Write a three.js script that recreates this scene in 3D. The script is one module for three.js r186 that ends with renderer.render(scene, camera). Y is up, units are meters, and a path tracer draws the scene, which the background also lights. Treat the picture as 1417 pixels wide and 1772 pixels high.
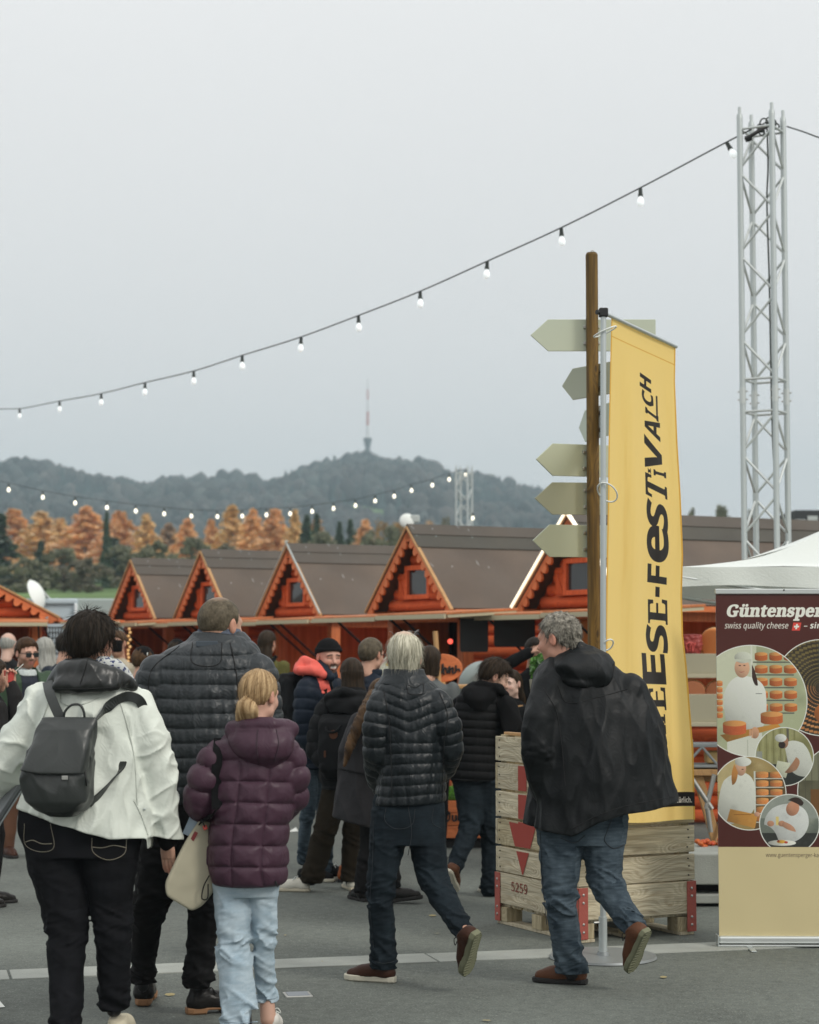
import * as THREE from 'three';
import { mergeGeometries, mergeVertices } from 'three/addons/utils/BufferGeometryUtils.js';
import { RoundedBoxGeometry } from 'three/addons/geometries/RoundedBoxGeometry.js';

// ---------------------------------------------------------------- camera, sky, sun, exposure
const FPX = 3440, CX = 708.5, CY = 886, HOR = 1120, CAMH = 1.67, PITCH = Math.atan((HOR - CY) / FPX);
const scene = new THREE.Scene();
const camera = new THREE.PerspectiveCamera(2 * Math.atan(CY / FPX) * 180 / Math.PI, 819 / 1024, 0.2, 4000);
camera.position.set(0, CAMH, 0); camera.rotation.x = PITCH;
camera.focus = 10; camera.userData.fStop = 3.4;
const renderer = new THREE.WebGLRenderer({ antialias: true });
renderer.setSize(819, 1024);
renderer.toneMapping = THREE.LinearToneMapping; renderer.toneMappingExposure = 1.12;
renderer.shadowMap.enabled = true;

// ---------------------------------------------------------------- random numbers and noise
let SEED = 7;
const rnd = () => { SEED = (SEED + 0x6d2b79f5) | 0; let t = Math.imul(SEED ^ (SEED >>> 15), 1 | SEED); t = (t + Math.imul(t ^ (t >>> 7), 61 | t)) ^ t; return ((t ^ (t >>> 14)) >>> 0) / 4294967296; };
const rr = (a, b) => a + (b - a) * rnd();
const clamp = (x, a = 0, b = 1) => x < a ? a : x > b ? b : x;
const lerp = (a, b, t) => a + (b - a) * t;
const sst = (a, b, x) => { const t = clamp((x - a) / (b - a)); return t * t * (3 - 2 * t); };
const PERM = new Uint8Array(512); { const p = []; for (let i = 0; i < 256; i++) p.push(i); for (let i = 255; i > 0; i--) { const j = (rnd() * (i + 1)) | 0; [p[i], p[j]] = [p[j], p[i]]; } for (let i = 0; i < 512; i++) PERM[i] = p[i & 255]; }
const GX = new Float64Array(16), GY = new Float64Array(16), GZ = new Float64Array(16); for (let h = 0; h < 16; h++) { const a = [0, 0, 0]; a[h < 8 ? 0 : 1] += h & 1 ? -1 : 1; a[h < 4 ? 1 : h === 12 || h === 14 ? 0 : 2] += h & 2 ? -1 : 1; GX[h] = a[0]; GY[h] = a[1]; GZ[h] = a[2]; }
const gd = (h, x, y, z) => { h &= 15; return GX[h] * x + GY[h] * y + GZ[h] * z; };
function noise(x, y, z = 0, per = 0) {
  let X = Math.floor(x), Y = Math.floor(y), Z = Math.floor(z); x -= X; y -= Y; z -= Z;
  let X1 = X + 1, Y1 = Y + 1; if (per) { X = ((X % per) + per) % per; Y = ((Y % per) + per) % per; X1 = (X + 1) % per; Y1 = (Y + 1) % per; }
  X &= 255; Y &= 255; Z &= 255; X1 &= 255; Y1 &= 255;
  const u = x * x * x * (x * (x * 6 - 15) + 10), v = y * y * y * (y * (y * 6 - 15) + 10), w = z * z * z * (z * (z * 6 - 15) + 10), p = PERM;
  const A = p[X] + Y, A1 = p[X] + Y1, B = p[X1] + Y, B1 = p[X1] + Y1;
  const h = (a, k) => p[(p[a & 511] + Z + k) & 511];
  return lerp(lerp(lerp(gd(h(A, 0), x, y, z), gd(h(B, 0), x - 1, y, z), u), lerp(gd(h(A1, 0), x, y - 1, z), gd(h(B1, 0), x - 1, y - 1, z), u), v),
    lerp(lerp(gd(h(A, 1), x, y, z - 1), gd(h(B, 1), x - 1, y, z - 1), u), lerp(gd(h(A1, 1), x, y - 1, z - 1), gd(h(B1, 1), x - 1, y - 1, z - 1), u), v), w);
}
const fbm = (x, y, z, o = 4, per = 0) => { let s = 0, a = 0.5, f = 1; for (let i = 0; i < o; i++) { s += a * noise(x * f, y * f, z + i * 7.3, per * f); a *= 0.5; f *= 2; } return s; };
const ridge = (n) => 1 - Math.min(1, Math.abs(n) * 2.2);

{ // overcast sky: an even grey that brightens slowly towards the zenith
  const W = 512, Hh = 256, data = new Float32Array(W * Hh * 4);
  for (let j = 0; j < Hh; j++) for (let i = 0; i < W; i++) {
    const el = ((j + 0.5) / Hh - 0.5) * Math.PI, az = i / W * Math.PI * 2, s = Math.sin(el), o = (j * W + i) * 4;
    const up = Math.max(0, s), cl = 1 + 0.05 * fbm(Math.cos(az) * 1.4 * (1 - up) + 5, Math.sin(az) * 1.4 * (1 - up) + 5, up * 5, 4);
    const l = s < 0 ? 0.55 : (0.605 + 0.52 * Math.pow(up, 0.95)) * cl, g = s < 0 ? 0.5 : 1;
    data[o] = l * g * 1.05; data[o + 1] = l * g * 1.05; data[o + 2] = l * g * 1.05; data[o + 3] = 1;
  }
  const t = new THREE.DataTexture(data, W, Hh, THREE.RGBAFormat, THREE.FloatType);
  t.mapping = THREE.EquirectangularReflectionMapping; t.magFilter = THREE.LinearFilter; t.needsUpdate = true;
  scene.background = t; scene.environment = t;
}
const sun = new THREE.DirectionalLight(new THREE.Color(1, 0.95, 0.87), 1.5);
sun.position.set(14, 15, 12); sun.castShadow = true; sun.shadow.radius = 26;
sun.shadow.camera.left = -30; sun.shadow.camera.right = 30; sun.shadow.camera.top = 30; sun.shadow.camera.bottom = -30; sun.shadow.camera.far = 120;
sun.target.position.set(0, 0, -12); sun.position.add(sun.target.position); scene.add(sun, sun.target);
scene.fog = new THREE.FogExp2(new THREE.Color(0.54, 0.70, 0.77), 0.00046);

// ---------------------------------------------------------------- helpers
const V = (x, y, z) => new THREE.Vector3(x, y, z);
const UP = V(0, 1, 0);
// a point of the place seen at photo pixel (x, y) when it stands d metres away
const P = (x, y, d) => { const a = (x - CX) / FPX, b = (CY - y) / FPX, c = Math.cos(PITCH), s = Math.sin(PITCH), k = d / (c - b * s); return V(a * k, CAMH + (s + b * c) * k, -d); };
const SC = (d) => FPX / d;
const pix = (v) => { const c = Math.cos(PITCH), s = Math.sin(PITCH), y = v.y - CAMH, f = -v.z * c + y * s, u = y * c + v.z * s; return [CX + v.x / f * FPX, CY - u / f * FPX]; };
const used = new Map();
const numbered = (n) => { const k = used.get(n) ?? 0; used.set(n, k + 1); return k ? n + '_' + String(k).padStart(3, '0') : n; };
function tag(o, label, category, group) { o.userData.label = label; o.userData.category = category; if (group) o.userData.group = group; return o; }
function thing(name, label, category, pos = V(0, 0, 0), turn = 0, group) {
  const o = new THREE.Group(); o.name = numbered(name); o.position.copy(pos); o.rotation.y = turn; scene.add(o); return tag(o, label, category, group);
}
function part(name, geo, mat, parent, label) {
  const m = new THREE.Mesh(Array.isArray(geo) ? merge(geo) : geo, mat); m.name = name; m.castShadow = m.receiveShadow = true; parent.add(m); if (label) m.userData.label = label; return m;
}
const struct = (name, geo, mat) => { const m = part(numbered(name), geo, mat, scene); m.userData.kind = 'structure'; return m; };
function merge(list) {
  const anyCol = list.some((g) => g.attributes.color), all = list.map((g) => {
    g = g.index ? g.toNonIndexed() : g.clone();
    for (const k of Object.keys(g.attributes)) if (!['position', 'normal', 'uv', 'color'].includes(k)) g.deleteAttribute(k);
    if (!g.attributes.uv) g.setAttribute('uv', new THREE.BufferAttribute(new Float32Array(g.attributes.position.count * 2), 2));
    if (anyCol && !g.attributes.color) g.setAttribute('color', new THREE.BufferAttribute(new Float32Array(g.attributes.position.count * 3).fill(1), 3));
    g.morphAttributes = {}; return g;
  });
  return all.length === 1 ? all[0] : mergeGeometries(all);
}
const box = (w, h, d, x = 0, y = 0, z = 0) => new THREE.BoxGeometry(w, h, d).translate(x, y, z);
const rbox = (w, h, d, r, x = 0, y = 0, z = 0) => { const g = new RoundedBoxGeometry(w, h, d, 1, r); boxUV(g); return g.translate(x, y, z); };
const cyl = (r1, r2, h, n = 16, x = 0, y = 0, z = 0) => new THREE.CylinderGeometry(r1, r2, h, n).translate(x, y, z);
// a round bar between two points
function bar(a, b, r, n = 8, r2 = r) {
  const d = b.clone().sub(a), L = d.length(), g = new THREE.CylinderGeometry(r2, r, L, n); g.translate(0, L / 2, 0);
  g.applyQuaternion(new THREE.Quaternion().setFromUnitVectors(UP, d.normalize())); return g.translate(a.x, a.y, a.z);
}
const tube = (pts, r, seg = 24, n = 6) => new THREE.TubeGeometry(new THREE.CatmullRomCurve3(pts), seg, r, n);
// a flat band (strap) that follows points; side gives the direction of its width at each point
function band(pts, side, w, th, seg = 20) {
  const c = new THREE.CatmullRomCurve3(pts), pos = [], idx = [];
  for (let i = 0; i <= seg; i++) {
    const p = c.getPoint(i / seg), t = c.getTangent(i / seg), f = i / seg * (side.length - 1), k = Math.min(side.length - 2, Math.floor(f));
    const s = side.length > 1 ? side[k].clone().lerp(side[k + 1], f - k) : side[0].clone();
    s.addScaledVector(t, -s.dot(t)).normalize(); const n = t.clone().cross(s).normalize();
    for (const [a, b] of [[-1, -1], [1, -1], [1, 1], [-1, 1]]) pos.push(p.x + s.x * a * w / 2 + n.x * b * th / 2, p.y + s.y * a * w / 2 + n.y * b * th / 2, p.z + s.z * a * w / 2 + n.z * b * th / 2);
    if (i < seg) for (let e = 0; e < 4; e++) { const a = i * 4 + e, b = i * 4 + (e + 1) % 4; idx.push(a, b, b + 4, a, b + 4, a + 4); }
  }
  idx.push(0, 2, 1, 0, 3, 2); const o = seg * 4; idx.push(o, o + 1, o + 2, o, o + 2, o + 3);
  let g = new THREE.BufferGeometry(); g.setAttribute('position', new THREE.Float32BufferAttribute(pos, 3)); g.setIndex(idx); g = g.toNonIndexed(); g.computeVertexNormals(); boxUV(g); return g;
}
function boxUV(g, s = 1) { // non-indexed or flat geometry: uv in metres from the axis each face looks along
  const p = g.attributes.position, n = g.attributes.normal, uv = new Float32Array(p.count * 2);
  for (let i = 0; i < p.count; i++) {
    const x = Math.abs(n.getX(i)), y = Math.abs(n.getY(i)), z = Math.abs(n.getZ(i));
    const [a, b] = z >= x && z >= y ? [p.getX(i), p.getY(i)] : x >= y ? [p.getZ(i), p.getY(i)] : [p.getX(i), p.getZ(i)];
    uv[i * 2] = a * s; uv[i * 2 + 1] = b * s;
  }
  g.setAttribute('uv', new THREE.BufferAttribute(uv, 2)); return g;
}
// surface nets: the zero surface of f(x, y, z) inside a box, in cells of h
function net(f, bb, h, colour) {
  const [x0, y0, z0, x1, y1, z1] = bb, nx = Math.ceil((x1 - x0) / h) + 2, ny = Math.ceil((y1 - y0) / h) + 2, nz = Math.ceil((z1 - z0) / h) + 2;
  const val = new Float32Array(nx * ny * nz), B = 4, reach = B * h * 1.2;
  for (let bk = 0; bk < nz; bk += B) for (let bj = 0; bj < ny; bj += B) for (let bi = 0; bi < nx; bi += B) {
    const c = f(x0 + (bi + 1.5) * h, y0 + (bj + 1.5) * h, z0 + (bk + 1.5) * h), far = Math.abs(c) > reach;
    for (let k = bk; k < Math.min(nz, bk + B); k++) for (let j = bj; j < Math.min(ny, bj + B); j++) for (let i = bi; i < Math.min(nx, bi + B); i++)
      val[i + nx * (j + ny * k)] = far ? c : f(x0 + i * h, y0 + j * h, z0 + k * h);
  }
  const id = new Int32Array(nx * ny * nz).fill(-1), pos = [], sx = 1, sy = nx, sz = nx * ny, co = [0, sx, sy, sx + sy, sz, sx + sz, sy + sz, sx + sy + sz];
  const ed = [[0, 1], [2, 3], [4, 5], [6, 7], [0, 2], [1, 3], [4, 6], [5, 7], [0, 4], [1, 5], [2, 6], [3, 7]];
  for (let k = 0; k < nz - 1; k++) for (let j = 0; j < ny - 1; j++) for (let i = 0; i < nx - 1; i++) {
    const o = i + nx * (j + ny * k); let m = 0; for (let c = 0; c < 8; c++) if (val[o + co[c]] < 0) m |= 1 << c;
    if (m === 0 || m === 255) continue;
    let a = 0, b = 0, c = 0, n = 0;
    for (const [p, q] of ed) { const vp = val[o + co[p]], vq = val[o + co[q]]; if ((vp < 0) === (vq < 0)) continue; const t = vp / (vp - vq); a += lerp(p & 1, q & 1, t); b += lerp(p >> 1 & 1, q >> 1 & 1, t); c += lerp(p >> 2, q >> 2, t); n++; }
    id[o] = pos.length / 3; pos.push(x0 + (i + a / n) * h, y0 + (j + b / n) * h, z0 + (k + c / n) * h);
  }
  const tri = [];
  const quad = (a, b, c, d, flip) => { if (a < 0 || b < 0 || c < 0 || d < 0) return; flip ? tri.push(a, c, b, a, d, c) : tri.push(a, b, c, a, c, d); };
  for (let k = 1; k < nz - 1; k++) for (let j = 1; j < ny - 1; j++) for (let i = 1; i < nx - 1; i++) {
    const o = i + nx * (j + ny * k), s = val[o] < 0;
    if (s !== val[o + sx] < 0) quad(id[o - sy - sz], id[o - sz], id[o], id[o - sy], !s);
    if (s !== val[o + sy] < 0) quad(id[o - sx - sz], id[o - sx], id[o], id[o - sz], !s);
    if (s !== val[o + sz] < 0) quad(id[o - sx - sy], id[o - sy], id[o], id[o - sx], !s);
  }
  const nv = pos.length / 3, nor = new Float32Array(nv * 3), e = h * 0.6;
  for (let i = 0; i < nv; i++) {
    const x = pos[i * 3], y = pos[i * 3 + 1], z = pos[i * 3 + 2];
    const a = f(x + e, y - e, z - e), b = f(x - e, y - e, z + e), c = f(x - e, y + e, z - e), d = f(x + e, y + e, z + e);
    const gx = a - b - c + d, gy = -a - b + c + d, gz = -a + b - c + d, l = Math.hypot(gx, gy, gz) || 1;
    nor[i * 3] = gx / l; nor[i * 3 + 1] = gy / l; nor[i * 3 + 2] = gz / l;
  }
  // box uv, a vertex split where its faces look along different axes
  const key = new Map(), P2 = [], N2 = [], U2 = [], C2 = [], I2 = [];
  for (let t = 0; t < tri.length; t += 3) {
    let a = 0, b = 0, c = 0; for (let q = 0; q < 3; q++) { const v = tri[t + q] * 3; a += nor[v]; b += nor[v + 1]; c += nor[v + 2]; }
    a = Math.abs(a); b = Math.abs(b); c = Math.abs(c); const ax = c >= a && c >= b ? 2 : a >= b ? 0 : 1;
    for (let q = 0; q < 3; q++) {
      const v = tri[t + q], kk = v * 3 + ax; let w = key.get(kk);
      if (w === undefined) {
        w = P2.length / 3; key.set(kk, w); const x = pos[v * 3], y = pos[v * 3 + 1], z = pos[v * 3 + 2];
        P2.push(x, y, z); N2.push(nor[v * 3], nor[v * 3 + 1], nor[v * 3 + 2]);
        ax === 2 ? U2.push(x, y) : ax === 0 ? U2.push(z, y) : U2.push(x, z);
        if (colour) C2.push(...colour(x, y, z));
      }
      I2.push(w);
    }
  }
  const g = new THREE.BufferGeometry();
  g.setAttribute('position', new THREE.Float32BufferAttribute(P2, 3)); g.setAttribute('normal', new THREE.Float32BufferAttribute(N2, 3)); g.setAttribute('uv', new THREE.Float32BufferAttribute(U2, 2));
  if (colour) g.setAttribute('color', new THREE.Float32BufferAttribute(C2, 3));
  g.setIndex(I2); return g;
}
// ---- distance fields
const smin = (a, b, k) => { const h = Math.max(k - Math.abs(a - b), 0) / k; return Math.min(a, b) - h * h * k * 0.25; };
const smax = (a, b, k) => -smin(-a, -b, k);
// tapered limbs through points [x, y, z, r]; disp(arc length, x, y, z) swells the surface
function limb(pts, disp) {
  const n = pts.length - 1, arc = [0]; for (let i = 0; i < n; i++) arc.push(arc[i] + Math.hypot(pts[i + 1][0] - pts[i][0], pts[i + 1][1] - pts[i][1], pts[i + 1][2] - pts[i][2]));
  const f = (x, y, z) => {
    let best = 1e9, t = 0;
    for (let i = 0; i < n; i++) {
      const a = pts[i], b = pts[i + 1], ax = x - a[0], ay = y - a[1], az = z - a[2], bx = b[0] - a[0], by = b[1] - a[1], bz = b[2] - a[2];
      const h = clamp((ax * bx + ay * by + az * bz) / (bx * bx + by * by + bz * bz)), d = Math.hypot(ax - bx * h, ay - by * h, az - bz * h) - lerp(a[3], b[3], h);
      if (d < best) { best = d; t = lerp(arc[i], arc[i + 1], h); }
    }
    return disp && Math.abs(best) < 0.05 ? best - disp(t, x, y, z, arc[n]) : best;
  };
  f.bb = bbOf(pts.map((p) => [p[0], p[1], p[2], p[3] + 0.04])); f.pts = pts; f.inset = (k) => limb(pts.map((p) => [p[0], p[1], p[2], Math.max(0.012, p[3] - k)])); return f;
}
const bbOf = (l) => { const b = [1e9, 1e9, 1e9, -1e9, -1e9, -1e9]; for (const [x, y, z, r] of l) { b[0] = Math.min(b[0], x - r); b[1] = Math.min(b[1], y - r); b[2] = Math.min(b[2], z - r); b[3] = Math.max(b[3], x + r); b[4] = Math.max(b[4], y + r); b[5] = Math.max(b[5], z + r); } return b; };
const bbJoin = (l) => l.reduce((a, b) => [Math.min(a[0], b[0]), Math.min(a[1], b[1]), Math.min(a[2], b[2]), Math.max(a[3], b[3]), Math.max(a[4], b[4]), Math.max(a[5], b[5])]);
// an upright body of oval sections [x, y, z, half width, half depth] listed from top to bottom; R points along the width
function trunk(st, R, disp, pw = 2) {
  st = [...st].sort((a, b) => a[1] - b[1]); const n = st.length - 1, Fx = -R[1], Fz = R[0], lo = st[0][1], hi = st[n][1];
  const f = (x, y, z) => {
    const yy = clamp(y, lo, hi); let i = 0; while (i < n - 1 && st[i + 1][1] < yy) i++;
    const a = st[i], b = st[i + 1], t0 = clamp((yy - a[1]) / (b[1] - a[1])), pa = st[Math.max(0, i - 1)], nb = st[Math.min(n, i + 2)];
    const cr = (q) => { const m1 = (b[q] - pa[q]) * 0.5, m2 = (nb[q] - a[q]) * 0.5, t = t0, t2 = t * t, t3 = t2 * t; return (2 * t3 - 3 * t2 + 1) * a[q] + (t3 - 2 * t2 + t) * m1 + (3 * t2 - 2 * t3) * b[q] + (t3 - t2) * m2; };
    const dx = x - cr(0), dz = z - cr(2), w = cr(3), d = cr(4), u = dx * R[0] + dz * R[1], v = dx * Fx + dz * Fz;
    let r;
    if (pw === 2) { const k0 = Math.hypot(u / w, v / d), k1 = Math.hypot(u / (w * w), v / (d * d)); r = k0 < 1e-4 ? -Math.min(w, d) : k0 * (k0 - 1) / k1; }
    else { const k0 = Math.pow(Math.pow(Math.abs(u / w), pw) + Math.pow(Math.abs(v / d), pw), 1 / pw); r = (k0 - 1) * Math.min(w, d); }
    if (disp && Math.abs(r) < 0.05) r -= disp(y, u, v, x, z);
    const e = y < lo ? lo - y : y > hi ? y - hi : 0;
    return e > 0 ? (r > 0 ? Math.hypot(r, e) : Math.max(r, e)) : r;
  };
  f.lo = lo; f.bb = bbOf(st.map((s) => [s[0], s[1], s[2], Math.max(s[3], s[4]) + 0.04])); f.inset = (k) => trunk(st.map((s) => [s[0], s[1], s[2], Math.max(0.02, s[3] - k), Math.max(0.02, s[4] - k)]), R); return f;
}
const blob = (c, r, R = [1, 0]) => { const f = (x, y, z) => { const dx = x - c[0], dz = z - c[2], u = (dx * R[0] + dz * R[1]) / r[0], v = (y - c[1]) / r[1], w = (-dx * R[1] + dz * R[0]) / r[2], k0 = Math.hypot(u, v, w), k1 = Math.hypot(u / r[0], v / r[1], w / r[2]); return k0 < 1e-4 ? -Math.min(...r) : k0 * (k0 - 1) / k1; }; f.bb = bbOf([[...c, Math.max(...r) + 0.03]]); f.inset = () => f; return f; };
const join = (fs, k = 0.04) => { const f = (x, y, z) => { let d = fs[0](x, y, z); for (let i = 1; i < fs.length; i++) d = smin(d, fs[i](x, y, z), k); return d; }; f.bb = bbJoin(fs.map((q) => q.bb)); f.list = fs; return f; };
const cut = (f, g, k = 0.006) => { const q = (x, y, z) => smax(f(x, y, z), g(x, y, z), k); q.bb = f.bb; return q; };
const swell = (f, g) => { const q = (x, y, z) => { const d = f(x, y, z); return Math.abs(d) < 0.05 ? d - g(x, y, z) : d; }; q.bb = f.bb; return q; };
const solid = (f, h, colour, pad = 0.02) => net(f, [f.bb[0] - pad, f.bb[1] - pad, f.bb[2] - pad, f.bb[3] + pad, f.bb[4] + pad, f.bb[5] + pad], h, colour);
// ---------------------------------------------------------------- textures and materials
const toS = (v) => { v = clamp(v); return 255 * (v <= 0.0031308 ? v * 12.92 : 1.055 * Math.pow(v, 1 / 2.4) - 0.055); };
function tex(w, h, fn, sx = 1, sy = 1, lin = false) { // fn(u, v) gives a linear [r, g, b] or one number; the picture spans sx by sy metres
  const d = new Uint8Array(w * h * 4);
  for (let j = 0; j < h; j++) for (let i = 0; i < w; i++) { const c = fn(i / w, j / h), o = (j * w + i) * 4; for (let q = 0; q < 3; q++) { const v = c.length ? c[q] : c; d[o + q] = lin ? 255 * clamp(v) : toS(v); } d[o + 3] = 255; }
  const t = new THREE.DataTexture(d, w, h); t.magFilter = THREE.LinearFilter; t.minFilter = THREE.LinearFilter; t.wrapS = t.wrapT = THREE.RepeatWrapping; t.repeat.set(1 / sx, 1 / sy);
  if (!lin) t.colorSpace = THREE.SRGBColorSpace; t.needsUpdate = true; return t;
}
const bumpTex = (w, h, fn, sx, sy) => tex(w, h, fn, sx, sy, true);
const mat = (c, rough = 0.8, o = {}) => new THREE.MeshStandardMaterial({ color: new THREE.Color().setRGB(...c), roughness: rough, side: THREE.DoubleSide, ...o });
const phys = (c, rough, o = {}) => new THREE.MeshPhysicalMaterial({ color: new THREE.Color().setRGB(...c), roughness: rough, side: THREE.DoubleSide, specularIntensity: 0.25, ...o });
const white = new THREE.Color(1, 1, 1);
const C3 = (a, k) => [a[0] * k, a[1] * k, a[2] * k];

const T = {};
{ // asphalt: pale chippings in a dark binder, worn and stained in patches
  const st = []; for (let i = 0; i < 60; i++) st.push([rnd(), rnd(), rr(0.004, 0.02), rr(-0.3, 0.25)]);
  const S = 9, SF = new Float32Array(512 * 512);
  for (const [a, b, r, q] of st) for (let j = -12; j <= 12; j++) for (let i = -12; i <= 12; i++) { const d = Math.hypot(i, j) / 512; if (d < r) SF[((Math.floor(b * 512 + j) + 512) & 511) * 512 + ((Math.floor(a * 512 + i) + 512) & 511)] += q * sst(r, r * 0.5, d); }
  T.asphalt = tex(1792, 1792, (u, v) => {
    const g = rnd(), m = fbm(u * 10, v * 10, 1, 4, 10), big = fbm(u * 3, v * 3, 9, 2, 3), c = noise(u * 160, v * 160, 4, 160);
    let k = 1 + 0.42 * m + 0.5 * big + 0.2 * c + (g - 0.5) * 0.44 + (g > 0.98 ? 1.1 : 0) - (g < 0.03 ? 0.35 : 0);
    const sn = SF[((v * 512) | 0) * 512 + ((u * 512) | 0)]; if (sn) k += sn * (0.6 + 0.6 * noise(u * 90, v * 90, 2, 90));
    k = Math.max(0.3, k); return [0.110 * k, 0.122 * k, 0.107 * k];
  }, S, S);
  T.asphaltB = bumpTex(1024, 1024, (u, v) => 0.5 + 0.35 * noise(u * 256, v * 256, 2, 256) + 0.25 * (rnd() - 0.5), 2.2, 2.2);
}
T.concrete = tex(512, 512, (u, v) => { const k = 1 + 0.3 * fbm(u * 6, v * 6, 3, 5, 6) + 0.15 * (rnd() - 0.5); return [0.3 * k, 0.315 * k, 0.285 * k]; }, 1.3, 1.3);
// wood: grain runs along v; knots and streaks
function woodTex(base, dark, w, h, sx, sy, gf = 34, amt = 0.5, grey = 0) {
  const kn = []; for (let i = 0; i < 9; i++) kn.push([rnd(), rnd(), rr(0.25, 0.6)]);
  return tex(w, h, (u, v) => {
    let wob = 0, kk = 0; for (const [a, b, r] of kn) { let du = Math.abs(u - a), dv = Math.abs(v - b); du = Math.min(du, 1 - du) * sx; dv = Math.min(dv, 1 - dv) * sy * 0.45; const d = Math.hypot(du, dv) / 0.035; const e = Math.exp(-d * d * r * 2); wob += e * 3; kk += d < 0.55 * r ? 0.8 : 0; }
    const g = noise(u * gf + wob * 2, v * 4, 3, 0) * 0.6 + noise(u * gf * 3 + wob, v * 9, 5) * 0.4, ring = Math.sin((u * gf + wob * 3 + fbm(u * 4, v * 3, 1, 3, 0) * 4) * 1.8) * 0.25;
    const t = clamp(0.35 + (g + ring) * amt + 0.35 * kk + 0.25 * fbm(u * 5, v * 5, 8, 3, 5)), s = 1 + grey * fbm(u * 8, v * 3, 13, 4, 0);
    return [0, 1, 2].map((q) => lerp(base[q], dark[q], t) * s);
  }, sx, sy);
}
T.log = woodTex([0.74, 0.158, 0.058], [0.40, 0.068, 0.024], 512, 512, 0.5, 1.6, 22, 0.45);
T.trim = woodTex([0.72, 0.215, 0.07], [0.44, 0.105, 0.032], 256, 512, 0.3, 1.4, 18, 0.5);
T.crate = woodTex([0.60, 0.545, 0.40], [0.27, 0.21, 0.125], 512, 1024, 0.28, 1.1, 26, 0.6, 0.5);
T.pole = woodTex([0.19, 0.11, 0.022], [0.05, 0.026, 0.006], 256, 1024, 0.3, 1.6, 16, 0.7, 0.9);
T.pine = woodTex([0.55, 0.33, 0.14], [0.34, 0.17, 0.06], 256, 512, 0.25, 1.2, 16, 0.5);
T.woodB = bumpTex(256, 512, (u, v) => 0.5 + 0.35 * noise(u * 40, v * 4, 1, 0) + 0.25 * noise(u * 90, v * 8, 6, 0), 0.3, 1.2);
{ // roof felt: brown sheets, faded and speckled, with pale scuffs
  const sc = []; for (let i = 0; i < 16; i++) sc.push([rnd(), rnd(), rr(0.01, 0.03), rr(0.002, 0.005)]);
  T.felt = tex(768, 768, (u, v) => {
    let k = 1 + 0.35 * fbm(u * 5, v * 5, 2, 5, 5) + 0.18 * (rnd() - 0.5), s = 0; for (const [a, b, w, h] of sc) { if (Math.abs(u - a) > w || Math.abs(v - b) > h + 0.005) continue; const e = Math.hypot((u - a) / w, (v - b + noise(u * 60, v * 60, 1) * 0.004) / h); if (e < 1) s = Math.max(s, (1 - e) * 1.4 * (0.5 + rnd())); }
    const w = clamp(0.5 + 1.2 * fbm(u * 3, v * 3, 11, 4, 3)); s = clamp(s);
    return [lerp(lerp(0.128, 0.10, w) * k, 0.32, s), lerp(lerp(0.094, 0.082, w) * k, 0.32, s), lerp(lerp(0.07, 0.068, w) * k, 0.3, s)];
  }, 3, 3);
}
// cloth: fine weave, and soft crinkles for nylon shells
T.weave = bumpTex(256, 256, (u, v) => 0.5 + 0.25 * Math.sin(u * Math.PI * 2 * 64) * Math.sin(v * Math.PI * 2 * 64) + 0.25 * (rnd() - 0.5), 0.16, 0.16);
T.crinkle = bumpTex(512, 512, (u, v) => { const a = fbm(u * 6, v * 6, 1, 2, 6); return clamp(0.25 + 0.45 * ridge(noise(u * 14 + a * 3, v * 9 + a * 2, 3, 0) * 1.3) * 0.8 + 0.3 * ridge(noise(u * 26 + a * 2, v * 22, 6, 0))); }, 0.55, 0.55);
T.denim = (b, hi, n) => tex(512, 512, (u, v) => { const k = 0.75 + 0.5 * rnd() * 0.6 + 0.18 * Math.sin((u + v) * Math.PI * 2 * 90), f = clamp(0.4 + 0.75 * fbm(u * 5, v * 5, n, 5, 5) + 0.2 * noise(u * 10, v * 60, n + 3, 0)); return [0, 1, 2].map((q) => lerp(b[q], hi[q], f) * k); }, 0.6, 0.6);

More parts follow.
